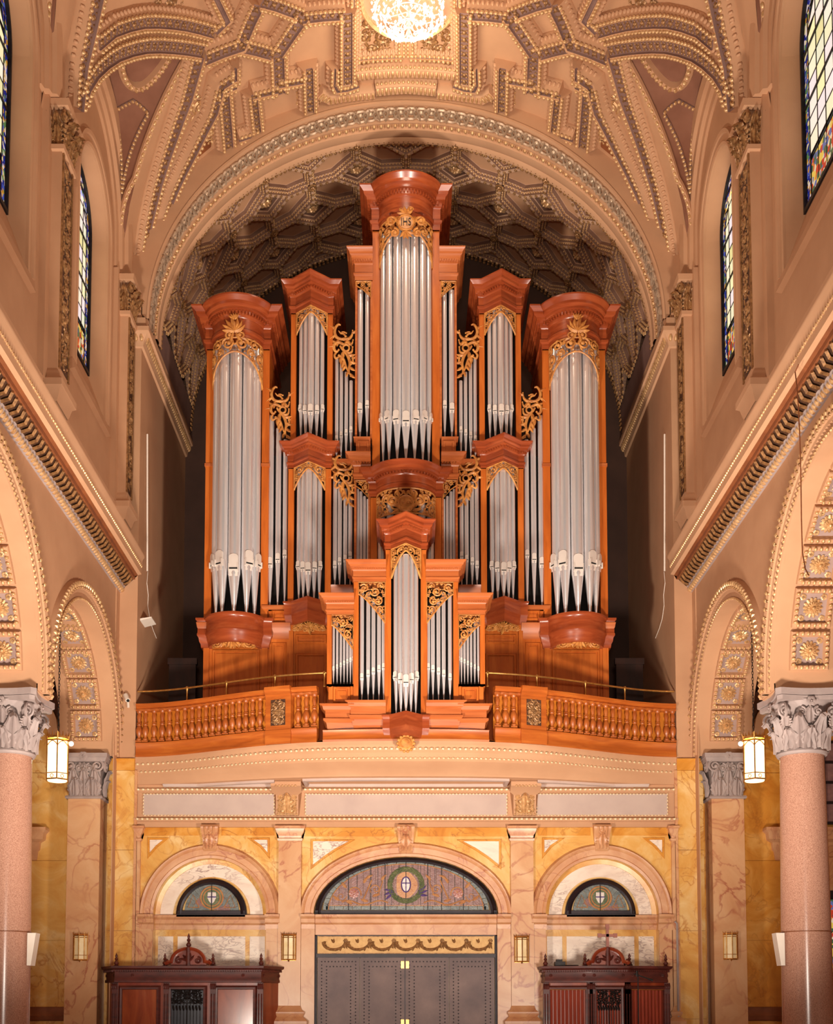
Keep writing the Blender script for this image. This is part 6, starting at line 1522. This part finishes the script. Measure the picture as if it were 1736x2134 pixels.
# ================================================================ LAMPS
def lantern(s):
    sd='left' if s<0 else 'right';P0=hitX(121,1535,-XC);c=Vector((-XC,P0.y,0));zt=P0.z;zb=hitX(121,1630,-XC).z
    O=thing('pendant_lantern','lit hexagonal brass lantern on a chain in the %s arcade arch'%sd,'lantern',(s*abs(c.x),c.y,zb))
    def bl(mb,name,mat,**k): return (mb if s<0 else mb.mirrored()).build(name,mat,O,**k)
    R=.235;n=6;H=zt-zb
    pt=lambda k,r,z:Vector((c.x+r*cos(PI/6+2*PI*k/n+.25),c.y+r*sin(PI/6+2*PI*k/n+.25),z))
    mb=MB()
    for k in range(n):
        mb.tube([pt(k,R,zb+.03),pt(k,R,zt-.1)],.014,5);mb.tube([pt(k,R,zt-.1),pt(k,R+.02,zt-.02),pt(k,R+.05,zt+.06)],[.014,.014,.004],5)
        for z,r in((zb+.03,.016),(zb+.15,.01),(zt-.1,.018),(zt-.02,.012)):mb.tube([pt(k,R,z),pt(k+1,R,z)],r,5)
        m0=(pt(k,R,zb+.09)+pt(k+1,R,zb+.09))/2;t=(pt(k+1,R,0)-pt(k,R,0)).normalized()
        mb.tube([m0+t*.035*cos(a)+Vector((0,0,.035*sin(a))) for a in[2*PI*i/10 for i in range(11)]],.007,4)
        a,b_=pt(k,R,0),pt(k+1,R,0)
        mb.tube([a.lerp(b_,u)+Vector((0,0,zt-.22+.1*sin(PI*u))) for u in[i/8 for i in range(9)]],.009,4)
        for u,h in((.2,.05),(.5,.09),(.8,.05)):q_=a.lerp(b_,u);mb.tube([q_+Vector((0,0,zt-.02)),q_+Vector((0,0,zt+h))],[.02,.003],4)
    bl(mb,'frame',BRASS)
    for k in range(n):
        mb=MB();a,b_=pt(k,R-.012,0),pt(k+1,R-.012,0);q0=[a+Vector((0,0,zb+.04)),b_+Vector((0,0,zb+.04)),b_+Vector((0,0,zt-.11)),a+Vector((0,0,zt-.11))];nn=(a+b_)/2-c;nn.z=0;nn.normalize()
        mb.add(q0+[p-nn*.006 for p in q0],[(0,1,2,3),(4,7,6,5),(0,4,5,1),(2,6,7,3),(1,5,6,2),(0,3,7,4)]);bl(mb,'pane',LAMPG,smooth=0)
    mb=MB();mb.lathe([(R-.03,zb+.03),(R-.05,zb-.0),(.0,zb-.03)],(c.x,c.y,0),18);bl(mb,'bottom_glass',LAMPG)
    mb=MB();mb.lathe([(R*.95,zt-.06),(R*.7,zt-.02),(.05,zt+.02),(.03,zt+.08),(.012,zt+.1)],(c.x,c.y,0),12);bl(mb,'canopy',BRASS)
    zc=ZS+.12+ARCH[0][1]-.02;zk=zt+.1;mb=MB();i=0
    while zk<zc-.05:
        a=0 if i%2 else PI/2;mb.tube([Vector((c.x+.018*cos(q_)*cos(a),c.y+.018*cos(q_)*sin(a),zk+.04+.042*sin(q_))) for q_ in[2*PI*j/8 for j in range(9)]],.006,4,cap=False);zk+=.062;i+=1
    bl(mb,'chain',IRON,kind='stuff')
    mb=MB();mb.lathe([(.0,zc),(.05,zc),(.06,zc+.04),(.05,zc+.06)],(c.x,c.y,0),10);mb.tube([(c.x,c.y,zk-.02),(c.x,c.y,zc)],.01,5);bl(mb,'ceiling_hook',BRASS)
    # the small spot lamp clipped beside it
    sp=c+Vector((.24,-.05,zt-.13));D=Vector((.5,-.6,-.35)).normalized()
    mb=MB();mb.tube([sp-Vector((.05,0,-.03)),sp,sp+D*.05,sp+D*.12],[.012,.03,.035,.055],8);q_=bl(mb,'spot_lamp',WHITE)
    mb=MB();mb.lathe([(0,0),(.05,.0),(.045,.025),(.02,.045),(0,.05)],(0,0,0),10);ro=D.to_track_quat('Z','Y').to_matrix();mb.v=[tuple(sp+D*.11+ro@Vector(v)) for v in mb.v];(mb if s<0 else mb.mirrored()).build('spot_bulb',BULB,q_)
    L=bpy.data.lights.new('lantern_glow','POINT');L.energy=200;L.color=(1,.78,.42);L.shadow_soft_size=.25
    o=bpy.data.objects.new('lantern_glow',L);COL.objects.link(o);o.location=(s*abs(c.x),c.y,(zb+zt)/2);put(o,O)
lantern(-1);lantern(1)
def sconce(px,py,Y,label):
    P=hitY(px,py,Y);zt,zb=P.z+.24,P.z-.3;cx=P.x
    O=thing('wall_sconce',label,'wall lamp',(cx,Y,P.z),group='brass wall sconces under the gallery')
    R=.155;A=[PI,PI*1.25,PI*1.5,PI*1.75,2*PI];pt=lambda k,z,r=R:Vector((cx+r*cos(A[k]),Y-.02+r*.85*sin(A[k]),z))
    mb=MB();mb.box(cx-R,Y-.02,zb-.02,cx+R,Y,zt+.02)
    for k in range(5):mb.tube([pt(k,zb),pt(k,zt),pt(k,zt+.07,R+.02)],[.01,.012,.003],5)
    for k in range(4):
        for z,r in((zb,.014),(zb+.1,.006),(zt-.05,.008),(zt,.016)):mb.tube([pt(k,z),pt(k+1,z)],r,5)
        for u in(.3,.7):q_=pt(k,zt).lerp(pt(k+1,zt),u);mb.tube([q_,q_+Vector((0,0,.05))],[.016,.003],4)
    mb.tube([pt(2,zb,.05),pt(2,zb-.05,.05)],[.03,.006],6);mb.build('frame',BRASS,O)
    for k in range(4):
        mb=MB();q0=[pt(k,zb+.01,R-.01),pt(k+1,zb+.01,R-.01),pt(k+1,zt-.02,R-.01),pt(k,zt-.02,R-.01)];cc=Vector((cx,Y,(zb+zt)/2));nn=(sum(q0,Vector())/4-cc);nn.z=0;nn.normalize()
        mb.add(q0+[p-nn*.005 for p in q0],[(0,1,2,3),(4,7,6,5),(0,4,5,1),(2,6,7,3),(1,5,6,2),(0,3,7,4)]);mb.build('pane',FROST,O,smooth=0)
sconce(168,1972,YE-.32,'brass wall sconce on the rose pilaster left of the left confessional')
sconce(602,1972,YW-.1,'brass wall sconce between the left confessional and the bronze doors')
sconce(1087,1976,YW-.1,'brass wall sconce between the bronze doors and the right confessional')
sconce(1522,1970,YE-.32,'brass wall sconce on the rose pilaster right of the right confessional')
# chandelier at the crown of the vault
CHX,CHY=.06,23.95;zc=vz(0)
RO=MB();P=[Vector((CHX+1.02*cos(a),CHY+1.02*sin(a),zc-.06)) for a in[2*PI*k/48 for k in range(48)]];RO.sweep(P,[Vector((0,0,-1))]*48,[(-.07,-.2),(-.06,.05),(0,.1),(.06,.06),(.08,-.2)],closed=True)
ro=RO.build('ceiling_rose',GOLD,CEIL)
mb=MB();mb.add([(CHX+.97*cos(a),CHY+.97*sin(a),zc-.1) for a in[2*PI*k/48 for k in range(48)]],[tuple(range(48))]);mb.build('rose_disc',PLASTER2,ro,smooth=0)
CH=thing('chandelier','glowing crystal chandelier at the crown of the nave vault','chandelier',(CHX,CHY,zc-1.0))
mb=MB();mb.tube([(CHX,CHY,zc-.08),(CHX,CHY,zc-.9)],.03,8)
for R,z in((.72,zc-.4),(.5,zc-.58),(.28,zc-.74)):
    mb.tube([(CHX+R*cos(a),CHY+R*sin(a),z) for a in[2*PI*k/28 for k in range(29)]],.018,6,cap=False,N=(0,0,1))
    for k in range(6):a=2*PI*k/6;mb.tube([(CHX,CHY,z+.05),(CHX+R*.5*cos(a),CHY+R*.5*sin(a),z-.06),(CHX+R*cos(a),CHY+R*sin(a),z)],.012,5)
mb.build('frame',WHITE,CH)
rb=random.Random(4)
for R,z,n in((.72,zc-.37,16),(.5,zc-.55,11),(.28,zc-.71,7)):
    for k in range(n):
        a=2*PI*(k+.5)/n;mb=MB();mb.lathe([(0,-.05),(.03,-.035),(.04,0),(.03,.035),(0,.05)],(CHX+R*cos(a),CHY+R*sin(a),z),8);mb.build('bulb',BULB,CH)
mb=MB()
for i in range(420):
    a=rb.uniform(0,2*PI);R=.8*sqrt(rb.random());z=zc-.25-.75*(1-R/.85)*rb.uniform(.2,1.)-.1*rb.random();p=Vector((CHX+R*cos(a),CHY+R*sin(a),z));r=rb.uniform(.012,.03)
    mb.add([p+Vector((0,0,r*1.6)),p+Vector((r,0,0)),p+Vector((0,r,0)),p+Vector((-r,0,0)),p+Vector((0,-r,0)),p-Vector((0,0,r*2.2))],[(0,1,2),(0,2,3),(0,3,4),(0,4,1),(5,2,1),(5,3,2),(5,4,3),(5,1,4)])
mb.build('crystal_drops',CRYST,CH,kind='stuff',smooth=0)
L=bpy.data.lights.new('chandelier_glow','POINT');L.energy=210;L.color=(1,.86,.66);L.shadow_soft_size=.5
o=bpy.data.objects.new('chandelier_glow',L);COL.objects.link(o);o.location=(CHX,CHY,zc-1.7);put(o,CH)

# ================================================================ CONFESSIONALS
def finial(mb,x,y,z,h):
    mb.lathe([(.05,0),(.06,.02),(.03,.05),(.05,.1),(.055,.14),(.03,.2),(.02,.24),(.04,.28),(.035,.32),(.02,.36),(.03,.42),(.012,.5),(0,.56)],(x,y,z),10,0);k=len(mb.v)
def spin(mb,x,y,z,h):
    s=h/.56;mb.lathe([(r*s**.35*1.25,zz*s) for r,zz in[(.05,0),(.06,.02),(.03,.05),(.05,.1),(.055,.14),(.03,.2),(.02,.24),(.04,.28),(.035,.32),(.02,.36),(.03,.42),(.012,.5),(0,.56)]],(x,y,z),10)
YFc=25.85
def conf(label,plan,panels,cx,pw,cross):
    zt=hitY(846,2013,YFc).z
    O=thing('confessional',label,'confessional',(cx,YFc+.3,0))
    mb=MB();mb.plan(plan,[(0,0),(0,zt-.3)]);mb.add([(p[0],p[1],zt-.1) for p in plan],[tuple(range(len(plan)))]);mb.build('body',MAHOG,O,smooth=0)
    mb=MB();mb.plan(plan,[(0,zt-.36),(.03,zt-.35),(.03,zt-.3),(.02,zt-.28),(.02,zt-.13),(.05,zt-.12),(.06,zt-.08),(.11,zt-.05),(.12,zt),(.02,zt+.0)]);mb.add([(p[0],p[1],zt-.005) for p in plan],[tuple(range(len(plan)))]);co=mb.build('cornice',MAHOG2,O,smooth=30)
    mb=MB();dentils(mb,plan,.05,.075,zt-.125,zt-.085,.05)
    for i in range(len(plan)-1):
        a,b_=Vector(plan[i]),Vector(plan[i+1]);t=(b_-a).normalized();n=Vector((t.y,-t.x))
        for u in(.12,.88):
            p=a.lerp(b_,u)+n*.03;rosette(mb,(p.x,p.y,zt-.2),(n.x,n.y,0),(t.x,t.y,0),.035,.03,0,6,1)
    mb.build('frieze_ornament',MAHOG2,co,smooth=0,kind='stuff')
    mb=MB();mb.plan(plan,[(.0,0),(.06,0),(.06,.3),(.03,.34),(0,.36)]);mb.build('plinth',MAHOG2,O,smooth=30)
    for (a,b_,kind) in panels:
        a,b_=Vector(a),Vector(b_);t=(b_-a).normalized();n=Vector((t.y,-t.x));W=(b_-a).length
        f=lambda u,v,d:Vector((a.x+t.x*u+n.x*d,a.y+t.y*u+n.y*d,v))
        z0,z1=.5,zt-.46
        N=Vector((n.x,n.y,0))
        # frame
        mb=MB();mb.sweep([f(.05,z0,0),f(W-.05,z0,0),f(W-.05,z1,0),f(.05,z1,0)],[N]*4,[(-.05,0),(-.04,.035),(0,.04),(.03,.01),(.04,0)],closed=True);fr=mb.build('panel_frame',MAHOG2,O,smooth=0)
        if kind=='wood':
            mb=MB();mb.add([f(u,v,.006) for u,v in((.1,z0+.05),(W-.1,z0+.05),(W-.1,z1-.05),(.1,z1-.05))],[(0,1,2,3)]);mb.build('veneer_panel',mat_noise('figured_veneer',[(.25,srgb(110,42,22)),(.5,srgb(150,68,34)),(.8,srgb(180,98,52))],1.3,.2,stretch=(2,2,.5),detail=7,dist=1.4,coat=.6) if 'figured_veneer' not in MATS else MATS['figured_veneer'],O,smooth=0)
        elif kind=='curtain':
            mb=MB();mb.grid(lambda u,v:f(.09+(W-.18)*u,z0+(z1-z0-.06)*v,.012+.018*sin(u*W*60)),60,1);mb.build('curtain',CURT,O)
            mb=MB();mb.tube([f(.08,z1-.05,.03),f(W-.08,z1-.05,.03)],.008,6);mb.build('curtain_rod',BRASS,O)
        elif kind in('iron','grille'):
            if kind=='iron':
                mb=MB();mb.add([f(u,v,.004) for u,v in((.09,z0),(W-.09,z0),(W-.09,z1-.05),(.09,z1-.05))],[(0,1,2,3)]);mb.build('grille_ground',mat_noise('blue_black_enamel',two(srgb(22,22,34),srgb(34,34,50)),6.,.35) if 'blue_black_enamel' not in MATS else MATS['blue_black_enamel'],O,smooth=0)
            else:
                mb=MB();mb.grid(lambda u,v:f(.09+(W-.18)*u,z0+(z1-z0-.06)*v,.004+.01*sin(u*W*70)),60,1);mb.build('curtain',CURT,O)
            mb=MB();g=lambda u,v,d:f(W/2+u,z1-.3+v,.02+d);hw=W/2-.1
            carve(mb,g,(0,-.08 if kind=='grille' else -.02,hw,.24),lambda x,y:0<x<hw and -.1<y<.25,71,.03,.06,sym=True,th=.16,tries=400)
            nb=5
            for k in range(1,2*nb):
                u=.09+(W-.18)*k/(2*nb);mb.tube([f(u,z0,.02),f(u,z1-.06 if kind=='iron' else z1-.3,.02)],.006 if k!=nb else .012,5)
            for z in(z1-.06,z1-.34,z1-.9,z0+.3):mb.tube([f(.09,z,.02),f(W-.09,z,.02)],.008,5)
            for k in range(2*nb-1):sprig(mb,lambda u,v,d:f(u,v,.03+d),.09+(W-.18)*(k+1)/(2*nb),z1-.5,PI/2,.12,.05,.0)
            mb.build('iron_grille',IRON,O,smooth=0)
    # pilaster strips with small caps at the facet corners
    for p in plan[1:-1]+[ ((panels[i][0][0]),(panels[i][0][1])) for i in range(1,len(panels)) ]:
        mb=MB();mb.box(p[0]-.06,p[1]-.06,.3,p[0]+.06,p[1]+.02,zt-.36)
        for e in(-.3,.3):mb.tube([(p[0]+e*.1,p[1]-.065,.4),(p[0]+e*.1,p[1]-.065,zt-.6)],.014,5)
        for k in(-1,0,1):leaf(mb,(p[0]+k*.04,p[1]-.065,zt-.5),(0,0,1),NY,(1,0,0),.13,.05,.03)
        mb.build('corner_pilaster',MAHOG2,O,smooth=30)
    # segmental pediment with shell and finials
    zp=zt;y=YFc+.05
    P=[Vector((cx-pw,y,zp+.05))]+[Vector((cx-pw+.08-.03*cos(q_*1.5),y,zp+.05+.02*k)) for k,q_ in((1,.2),(2,.6))]+[Vector((cx+pw*.72*cos(a),y,zp+.1+.28*sin(a))) for a in[PI-PI*i/16 for i in range(17)]]+[Vector((cx+pw-.05,y,zp+.09)),Vector((cx+pw-.02,y,zp+.07)),Vector((cx+pw,y,zp+.05))]
    mb=MB();mb.sweep(P,NY,[(-.03,-.1),(-.03,.06),(0,.08),(.04,.05),(.04,-.1)]);mb.add([(cx+pw*.7*cos(a),y+.02,zp+.1+.26*sin(a)) for a in[PI-PI*i/16 for i in range(17)]]+[(cx+pw*.8,y+.02,zp),(cx-pw*.8,y+.02,zp)],[tuple(range(19))]);pd=mb.build('pediment',MAHOG,O,smooth=30)
    mb=MB();f=lambda u,v,d:Vector((cx+u,y-.02-d,zp+v))
    for k in range(5):sprig(mb,f,0,.1,PI/2+(k-2)*.5,.18,.06,.02)
    for e in(-1,1):spiral(mb,f,e*.2,.12,.08,PI/2,1.3,-e,.02);spiral(mb,f,e*(pw-.06),.08,.06,PI/2,1.2,-e,.02)
    mb.tube([f(0,.0,.05),f(0,.4,.06)],.045,6,0,N=NY);mb.build('pediment_carving',MAHOG2,pd,smooth=40,kind='stuff')
    zf=zp+.38
    if not cross:
        mb=MB();spin(mb,cx,y,zf,.34);mb.build('finial',MAHOG2,O)
    else:
        mb=MB();mb.box(cx-.03,y-.03,zf,cx+.03,y+.03,zf+.46);mb.box(cx-.15,y-.03,zf+.25,cx+.15,y+.03,zf+.31)
        for a_,b_ in((cx-.17,zf+.28),(cx+.17,zf+.28),(cx,zf+.48)):mb.box(a_-.04,y-.035,b_-.045,a_+.04,y+.035,b_+.045)
        mb.lathe([(.09,0),(.07,.04),(.04,.07)],(cx,y,zf-.05),8);mb.build('cross',mat_noise('pinkish_wood',two(srgb(140,78,62),srgb(164,98,78)),4.,.4),O,smooth=0)
    for p in [plan[1],plan[-2],(cx-pw-.02,YFc+.05),(cx+pw+.02,YFc+.05)]:
        mb=MB();spin(mb,p[0]+(.0),p[1]+.06,zp,.29);mb.build('finial',MAHOG2,O)
    return O,zt
def cx_(px,Y=YFc):return hitY(px,2070,Y).x
pl=[(cx_(219,26.55),YW-.02),(cx_(240),YFc),(cx_(543),YFc),(cx_(583,26.55),YW-.02)]
xs_=[cx_(240),cx_(336),cx_(435),cx_(543)]
conf('wide mahogany confessional with polished panels left of the doors',pl,[((xs_[0]+.06,YFc),(xs_[1],YFc),'wood'),((xs_[1]+.12,YFc),(xs_[2]-.02,YFc),'iron'),((xs_[2]+.1,YFc),(xs_[3]-.06,YFc),'wood')],cx_(391),.5,False)
a_,b_,c_,d_=cx_(1137,26.2),cx_(1229),cx_(1308),cx_(1388,26.2)
pl=[(a_-.02,YW-.02),(a_,26.12),(b_,YFc),(c_,YFc),(d_,26.12),(d_+.02,YW-.02)]
O2,zt=conf('narrow mahogany confessional with rust curtains and a cross on top',pl,[((a_,26.12),(b_,YFc),'curtain'),((b_+.05,YFc),(c_-.05,YFc),'grille'),((c_,YFc),(d_,26.12),'curtain')],cx_(1268),.46,True)
# ================================================================ SMALL THINGS
mb=MB();P=hitY(1168,2003,26.1);mb.box(P.x-.12,26.05,zt,P.x+.1,26.25,zt+.1);mb.box(P.x-.09,26.07,zt+.1,P.x+.04,26.2,zt+.15);mb.tube([(P.x+.1,26.15,zt+.02),(P.x+.25,26.12,zt+.02),(P.x+.4,26.16,zt+.02)],.012,5);mb.build('junction_box',IRON,None,label='small dark junction box lying on the curtained confessional',cat='box')
mb=MB();P=hitY(1306,2002,26.1);mb.tube([(P.x-.08,26.1,zt+.02),(P.x,26.08,zt+.09),(P.x+.12,26.1,zt+.02)],[.03,.045,.02],7);mb.build('dark_cloth',IRON,None,label='crumpled dark cloth beside the cross on the confessional',cat='cloth')
MS=thing('microphone_stand','black microphone stand in front of the curtained confessional','stand',(cx_(1330,24.9),24.9,0))
xm=cx_(1330,24.9);mb=MB();mb.tube([(xm,24.9,.02),(xm,24.9,2.3)],.012,8);mb.build('pole',IRON,MS)
mb=MB();mb.tube([(xm-.08,24.9,2.3),(xm+.2,24.86,2.2)],.014,8);mb.tube([(xm-.02,24.9,2.24),(xm-.02,24.9,2.36)],.026,8);mb.build('boom_arm',IRON,MS)
mb=MB();mb.tube([(xm+.2,24.86,2.2),(xm+.3,24.84,2.16)],[.02,.028],8);mb.build('microphone',IRON,MS)
for k in range(3):
    a=2*PI*k/3;mb=MB();mb.tube([(xm,24.9,.2),(xm+.3*cos(a),24.9+.3*sin(a),.01)],.01,6);mb.build('leg',IRON,MS)
mb=MB();mb.lathe([(.03,1.0),(.035,1.02),(.035,1.1),(.03,1.12)],(xm,24.9,0),8);mb.build('clutch',IRON,MS)
for s in(-1,1):   # white wedge-shaped loudspeakers on the columns
    sd='left' if s<0 else 'right';x=-XC+.475;P0=hitX(76,1945,x+.06)
    mb=MB();Y0,Y1=21.05,21.3;z0,z1=hitX(76,2013,x+.06).z,hitX(78,1946,x+.06).z
    mb.add([(x-.03,Y0,z0),(x+.04,Y0,z0),(x+.04,Y1,z0),(x-.03,Y1,z0),(x-.03,Y0,z1),(x+.12,Y0,z1),(x+.12,Y1,z1),(x-.03,Y1,z1)],[(3,2,1,0),(4,5,6,7),(0,1,5,4),(1,2,6,5),(2,3,7,6),(3,0,4,7)])
    (mb if s<0 else mb.mirrored()).build('wedge_loudspeaker',WHITE,None,smooth=0,label='white wedge loudspeaker fixed to the %s granite column'%sd,cat='speaker')
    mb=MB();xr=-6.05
    a=hitX(307,905,xr);b_=hitX(307,1190,xr);mb.tube([(xr,a.y,a.z),(xr,b_.y,b_.z)],.022,6);(mb if s<0 else mb.mirrored()).build('light_streak_pipe',WHITE,None,label='white pipe painted as a streak of light up the %s recess wall'%sd,cat='conduit')  # white colour stands for a streak of light catching a vertical pipe
    mb=MB();P=[hitX(x_,y_,-6.06) for x_,y_ in((308,1192),(306,1215),(309,1240),(308,1262),(312,1290),(318,1310),(326,1330))];mb.tube(P,.008,5);(mb if s<0 else mb.mirrored()).build('signal_cable',WHITE,None,label='thin white cable hanging down the %s recess wall'%sd,cat='cable')
P=hitX(297,1296,-6.08);mb=MB();mb.add([(-6.08,P.y-.25,P.z),(-6.08,P.y+.25,P.z),(-5.82,P.y+.25,P.z+.04),(-5.82,P.y-.25,P.z+.04),(-6.08,P.y-.25,P.z-.05),(-6.08,P.y+.25,P.z-.05),(-5.82,P.y+.25,P.z+.02),(-5.82,P.y-.25,P.z+.02)],[(0,3,2,1),(4,5,6,7),(0,1,5,4),(1,2,6,5),(2,3,7,6),(3,0,4,7)]);mb.build('shelf_bracket',WHITE,None,smooth=0,label='small white shelf bracket on the left recess wall',cat='shelf')
SC=thing('security_camera','small white security camera on the left plaster pier','camera',tuple(hitY(267,1458,YE)))
P=hitY(267,1455,YE);mb=MB();mb.tube([(P.x,YE,P.z),(P.x,YE-.1,P.z)],.03,8);mb.build('mount',WHITE,SC)
mb=MB();mb.tube([(P.x-.03,YE-.12,P.z+.04),(P.x+.04,YE-.2,P.z-.1)],.055,10);hd=mb.build('housing',WHITE,SC);mb=MB();mb.tube([(P.x+.045,YE-.205,P.z-.105),(P.x+.05,YE-.215,P.z-.115)],.035,8);mb.build('lens',BLACK,SC)
mb=MB();mb.tube([(P.x,YE-.02,P.z-.05),(P.x+.02,YE-.04,P.z-.22)],.03,6);mb.build('cable_box',WHITE,SC)
mb=MB();P=hitY(1411,1925,YE-.09);mb.tube([(P.x,YE-.09,0),(P.x,YE-.09,P.z),(P.x-.05,YE-.09,P.z+.05)],.025,6);mb.build('grey_conduit',GREY,None,label='grey conduit climbing the pier beside the curtained confessional',cat='conduit')
P=[hitX(x_,y_,5.93) for x_,y_ in((1664,760),(1657,775),(1660,800),(1664,850),(1667,920),(1669,1000),(1670,1080),(1672,1150),(1678,1185),(1686,1200))]
mb=MB();mb.tube(P,.01,5);mb.build('loose_cable',BROWN,None,label='loose dark cable dangling over the right cornice',cat='cable')
for s in(-1,1):
    mb=MB();mb.box(-5.75,28.6,7.3,-5.1,28.7,10.0);mb.box(-5.78,28.58,9.9,-5.07,28.72,10.05);(mb if s<0 else mb.mirrored()).build('side_screen',DARKWD,None,smooth=0,label='dark wooden screen standing %s of the organ'%('left' if s<0 else 'right'),cat='screen')
# aisle end windows
for s,idx in((-1,8),(1,9)):
    W=thing('window_%d'%idx,'leaded aisle window behind the %s granite column'%('left' if s<0 else 'right'),None,(s*10,YE+.28,5.9),kind='structure')
    x0,x1,z0,z1=9.0,11.2,5.75,7.6
    for i in range(5):
        for j in range(4):
            mb=MB();a,b_=x0+(x1-x0)*i/5,x0+(x1-x0)*(i+1)/5;c,d=z0+(z1-z0)*j/4,z0+(z1-z0)*(j+1)/4;aa,bb=sorted((s*(a+.04),s*(b_-.04)));mb.box(aa,YE+.26,c+.03,bb,YE+.29,d-.03);mb.build('pane',GMAUVE,W,smooth=0)
    mb=MB()
    for i in range(6):x=s*(x0+(x1-x0)*i/5);mb.box(x-.04,YE+.2,z0-.05,x+.04,YE+.29,z1+.05)
    for j in range(5):z=z0+(z1-z0)*j/4;mb.box(min(s*x0,s*x1),YE+.22,z-.03,max(s*x0,s*x1),YE+.29,z+.03)
    mb.build('window_frame',DARKFR,W,smooth=0)
    W=thing('window_%d'%(idx+2),'lit stained glass door panel behind the %s granite column'%('left' if s<0 else 'right'),None,(s*9.8,YE+.06,2),kind='structure')
    mb=MB();aa,bb=sorted((s*9.25,s*10.4));mb.box(aa,YE+.07,2.4,bb,YE+.09,4.0);mb.build('stained_pane',BITS2,W,smooth=0)
    mb=MB();mb.box(aa-.1,YE+.03,0,bb+.1,YE+.1,2.4);mb.box(aa-.1,YE+.03,4.0,bb+.1,YE+.1,4.2);mb.box(aa-.1,YE+.03,2.4,aa,YE+.1,4);mb.box(bb,YE+.03,2.4,bb+.1,YE+.1,4);mb.build('door_frame',DARKFR,W,smooth=0)
